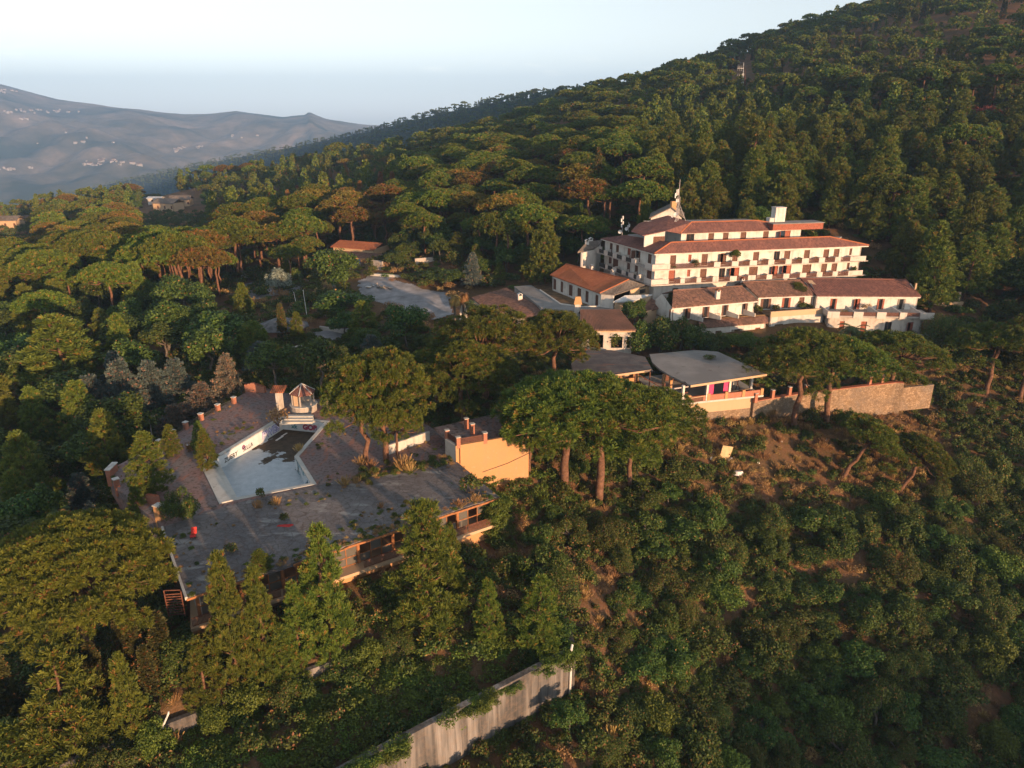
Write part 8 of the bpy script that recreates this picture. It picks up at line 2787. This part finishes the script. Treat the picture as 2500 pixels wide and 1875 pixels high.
# oaks and big scrub on the right-hand slope
gx, gy = jitter_grid(4, 88, 52, 104, 4.3)
zz = terrain(gx, gy)
px, py, zc = project_np(gx, gy, zz)
ok = (px > 1180) & (px < 2600) & (py > 1080) & (py < 1990)
ok &= ~inside([(650, 2000), (820, 1690), (1420, 1555), (1440, 1730), (1180, 2000)], px, py)
ok &= ~inside([(1560, 1020), (2250, 1000), (2330, 1200), (2050, 1290), (1700, 1240)], px, py)
for bx, by, br in ((1430, 1420, 75), (1800, 1480, 40), (2090, 1390, 40), (2420, 1740, 60), (1480, 1520, 40)):
    ok &= (px - bx) ** 2 + (py - by) ** 2 > br * br
ok &= ~inside([tuple(p) for p in ROOF], gx, gy)
cnt = 0
row = ['upper part of the right slope', 'middle of the right slope', 'foot of the right slope']
for x, y, z_, a_, b_ in zip(gx[ok], gy[ok], zz[ok], px[ok], py[ok]):
    if any((x - hx) ** 2 + (y - hy) ** 2 < (hr * 0.5) ** 2 for hx, hy, hr in TAKEN):
        continue
    k = 'scrub_oak' if rng.uniform() < 0.8 else 'broadleaf_tree'
    h = rng.uniform(2.0, 5.6) * (1.25 if rng.uniform() < 0.15 else 1)
    w = rng.uniform(3.4, 6.6)
    wl_ = row[0] if b_ < 1350 else row[1] if b_ < 1600 else row[2]
    side = 'left' if a_ < 1650 else 'centre' if a_ < 2050 else 'right'
    plant(k, x, y, h, w, z_ - 0.6, label='dark evergreen oak scrub at the %s of the %s' % (side, wl_), cat='bush', group='oak scrub, %s of the %s' % (side, wl_), name='oak_scrub')
    cnt += 1
# thicket in front of the pool building and between the lower walls
# ground cover: nobody could count it
sx, sy = jitter_grid(-75, 105, 30, 132, 1.3)
zz = terrain(sx, sy)
px, py, zc = project_np(sx, sy, zz)
ok = (px > -120) & (px < 2620) & (py > 700) & (py < 1990)
for b_ in (DECK, ROOF):
    ok &= ~inside([tuple(p) for p in b_], sx, sy)
for b_ in BUILT[:2]:
    ok &= ~inside(b_, sx, sy)
ok &= ~inside([tuple(q) for q in (p0_ - pdd * 3 + pnn * 0.3, p1_ + pnn * 0.3, p1_ + pnn * 14, hb - hd_ * 5 + hn_ * 9, hb - hd_ * 5 - hn_ * 6)], sx, sy)
ok &= ~inside([(-120, 1200), (62, 1190), (78, 1290), (-120, 1330)], px, py)
# bare earth shows through in patches
dens = 0.5 + 0.5 * np.clip(fnoise(sx, sy, 0.16, 9), -1, 1)
bare = inside([(1560, 1010), (2290, 990), (2360, 1180), (2100, 1300), (1750, 1260), (1600, 1150)], px, py)
red = np.zeros(px.shape, bool)
for bx, by, br in ((1430, 1410, 90), (1450, 1480, 70), (1800, 1480, 50), (2090, 1390, 50), (2420, 1740, 80), (2000, 1130, 80), (1900, 1080, 80), (1300, 1310, 60)):
    red |= (px - bx) ** 2 + (py - by) ** 2 < br * br
U = rng.uniform(0, 1, px.shape)
keep = ok & (U < np.where(red, 0.6, np.where(bare, 0.9, 0.75 + 0.25 * dens)))
gp_ = []
KS = ['shrub', 'creeper', 'dry_bush', 'grass_tuft']
st0 = {}
n0 = 0
for k in KS:
    st0[k] = n0
    n0 += len(PROTO[k])
terr = inside([(-28, 50), (-9, 58.8), (7, 60), (6, 57), (-14, 43), (-30, 34)], sx, sy)
for x, y, z_, t_, b_ in zip(sx[keep], sy[keep], zz[keep], terr[keep], (bare | red)[keep]):
    u = rng.uniform()
    if t_:
        k = 'creeper' if u < 0.75 else 'shrub'
    elif b_:
        k = 'shrub' if u < 0.35 else ('dry_bush' if u < 0.65 else 'grass_tuft')
    else:
        k = 'shrub' if u < 0.66 else ('creeper' if u < 0.86 else ('dry_bush' if u < 0.95 else 'grass_tuft'))
    gp_.append((x, y, z_ - 0.12, rng.uniform(0.55, 1.25), st0[k] + int(rng.integers(0, len(PROTO[k])))))
print('ground cover', len(gp_), 'oaks', cnt)
stuff('slope_undergrowth', KS, gp_, 'tangled undergrowth, creepers and dry grass covering the near slopes', 'undergrowth')
# forest floor further off
sx, sy = jitter_grid(-330, 330, 104, 400, 4.0)
zz = terrain(sx, sy)
px, py, zc = project_np(sx, sy, zz)
ok = (px > -120) & (px < 2620) & (py > 200) & ((sy > 132) | (sx < -50))
for b_ in BUILT[:4]:
    ok &= ~inside(b_, sx, sy)
ok &= ~inside([(870, 695), (925, 680), (985, 700), (1100, 718), (1112, 770), (1060, 782), (960, 752), (875, 732)], px, py)
ok &= ~inside([(755, 812), (865, 803), (870, 826), (800, 840), (770, 886), (740, 890)], px, py)
ok &= ~inside(V2(PX(790, 655, 4), PX(935, 665, 4), PX(925, 610, 6), PX(790, 600, 6)), sx, sy)
fp = [(x, y, z_ - 0.2, rng.uniform(1.0, 2.2), st0[k] + int(rng.integers(0, len(PROTO[k])))) for x, y, z_, k in zip(sx[ok], sy[ok], zz[ok], rng.choice(['shrub', 'shrub', 'shrub', 'creeper', 'dry_bush'], ok.sum()))]
stuff('forest_undergrowth', KS, fp, 'dark undergrowth on the forest floor and between the garden trees', 'undergrowth')
# weeds, moss and litter on the flat roof and the deck
wd_ = []
for k in range(520):
    s_ = rng.uniform(0, RL_)
    band = abs(rng.normal(0, 1.0))
    p = r0_ + rd * s_ + rn * (0.25 + band)
    if rng.uniform() < 0.35 + 0.5 * (math.sin(s_ * 0.7) > -0.1) * min(1, s_ / 14):
        wd_.append((p.x, p.y, 0.0, rng.uniform(0.12, 0.34), (st0['creeper'] if rng.uniform() < 0.3 else st0['dry_bush']) + int(rng.integers(0, 2))))
alld = [tuple(p) for p in DECK]
xs_, ys_ = rng.uniform(-56, 0, 2600), rng.uniform(56, 112, 2600)
onp = (inside(alld, xs_, ys_) | inside([tuple(p) for p in ROOF], xs_, ys_)) & ~inside(grow(POOL, 1.6), xs_, ys_)
onp &= fnoise(xs_, ys_, 0.35, 21) > 0.35
for x, y in zip(xs_[onp], ys_[onp]):
    wd_.append((x, y, -0.02, rng.uniform(0.10, 0.30), (st0['shrub'], st0['dry_bush'], st0['grass_tuft'], st0['creeper'])[int(rng.integers(0, 4))]))
for k in range(140):
    s_ = rng.uniform(0, 1)
    a_, b_ = Vector(ROOF[3]), Vector(ROOF[2])
    p = a_.lerp(b_, s_) + Vector((rng.normal(0, .5), rng.normal(0, 1.0)))
    wd_.append((p.x, p.y, -0.02, rng.uniform(0.2, 0.5), (st0['shrub'], st0['dry_bush'], st0['creeper'])[int(rng.integers(0, 3))]))
stuff('roof_weeds', KS, wd_, 'weeds, moss and leaf litter strewn over the flat roof and pool deck', 'weeds')
# bushes burying the garden wall
for k in range(13):
    p = W2A + (W2B - W2A) * (k / 12.5) + Vector((rng.normal(0.8, .5), rng.normal(-0.8, .5), 0))
    if k in (0, 4, 9):
        continue
    plant('scrub_oak', p.x, p.y, rng.uniform(2.4, 3.6), rng.uniform(3.2, 4.6), ground(p.x, p.y) - 0.4, label='leafy bush growing over the garden wall below the pool building', cat='bush', group='bushes over the garden wall', name='wall_bush')
# creeper hanging down the right end of the pool building and over the lower wall
iv = []
for k in range(260):
    s_ = rng.uniform(-14, (W1B - W1A).length)
    p = W1A + dW * s_
    if rng.uniform() < 0.5 + 0.5 * math.sin(s_ * 0.6):
        iv.append((p.x - nW.x * 0.1 + rng.normal(0, .3), p.y - nW.y * 0.1 + rng.normal(0, .3), -7.7 - abs(rng.normal(0, 0.5)), rng.uniform(0.4, 0.8), st0['creeper'] + int(rng.integers(0, 3))))
for k in range(120):
    p = r1_ + rn * rng.uniform(-0.5, 3) + rd * rng.uniform(-1.2, 0.6)
    iv.append((p.x, p.y, rng.uniform(-6.5, -0.4), rng.uniform(0.5, 0.9), st0['creeper'] + int(rng.integers(0, 3))))
stuff('hanging_creeper', KS, iv, 'creeper hanging over the concrete wall and the end of the pool building', 'creeper')
# ------------------------------------------------------------------ haze over the whole place
m = bpy.data.materials.new('evening_haze')
m.use_nodes = True
nt = m.node_tree
nt.nodes.clear()
o_ = nt.nodes.new('ShaderNodeOutputMaterial')
pv = nt.nodes.new('ShaderNodeVolumePrincipled')
pv.inputs['Color'].default_value = (0.36, 0.62, 1.0, 1)
pv.inputs['Density'].default_value = HAZE
pv.inputs['Anisotropy'].default_value = 0.0
nt.links.new(pv.outputs[0], o_.inputs['Volume'])
MATS['evening_haze'] = m
hz = MB().poly([(-9000, -160), (900, -160), (6000, 9000), (-16000, 9000)], -480, 520).build('haze', 'evening_haze')
hz['kind'] = 'stuff'
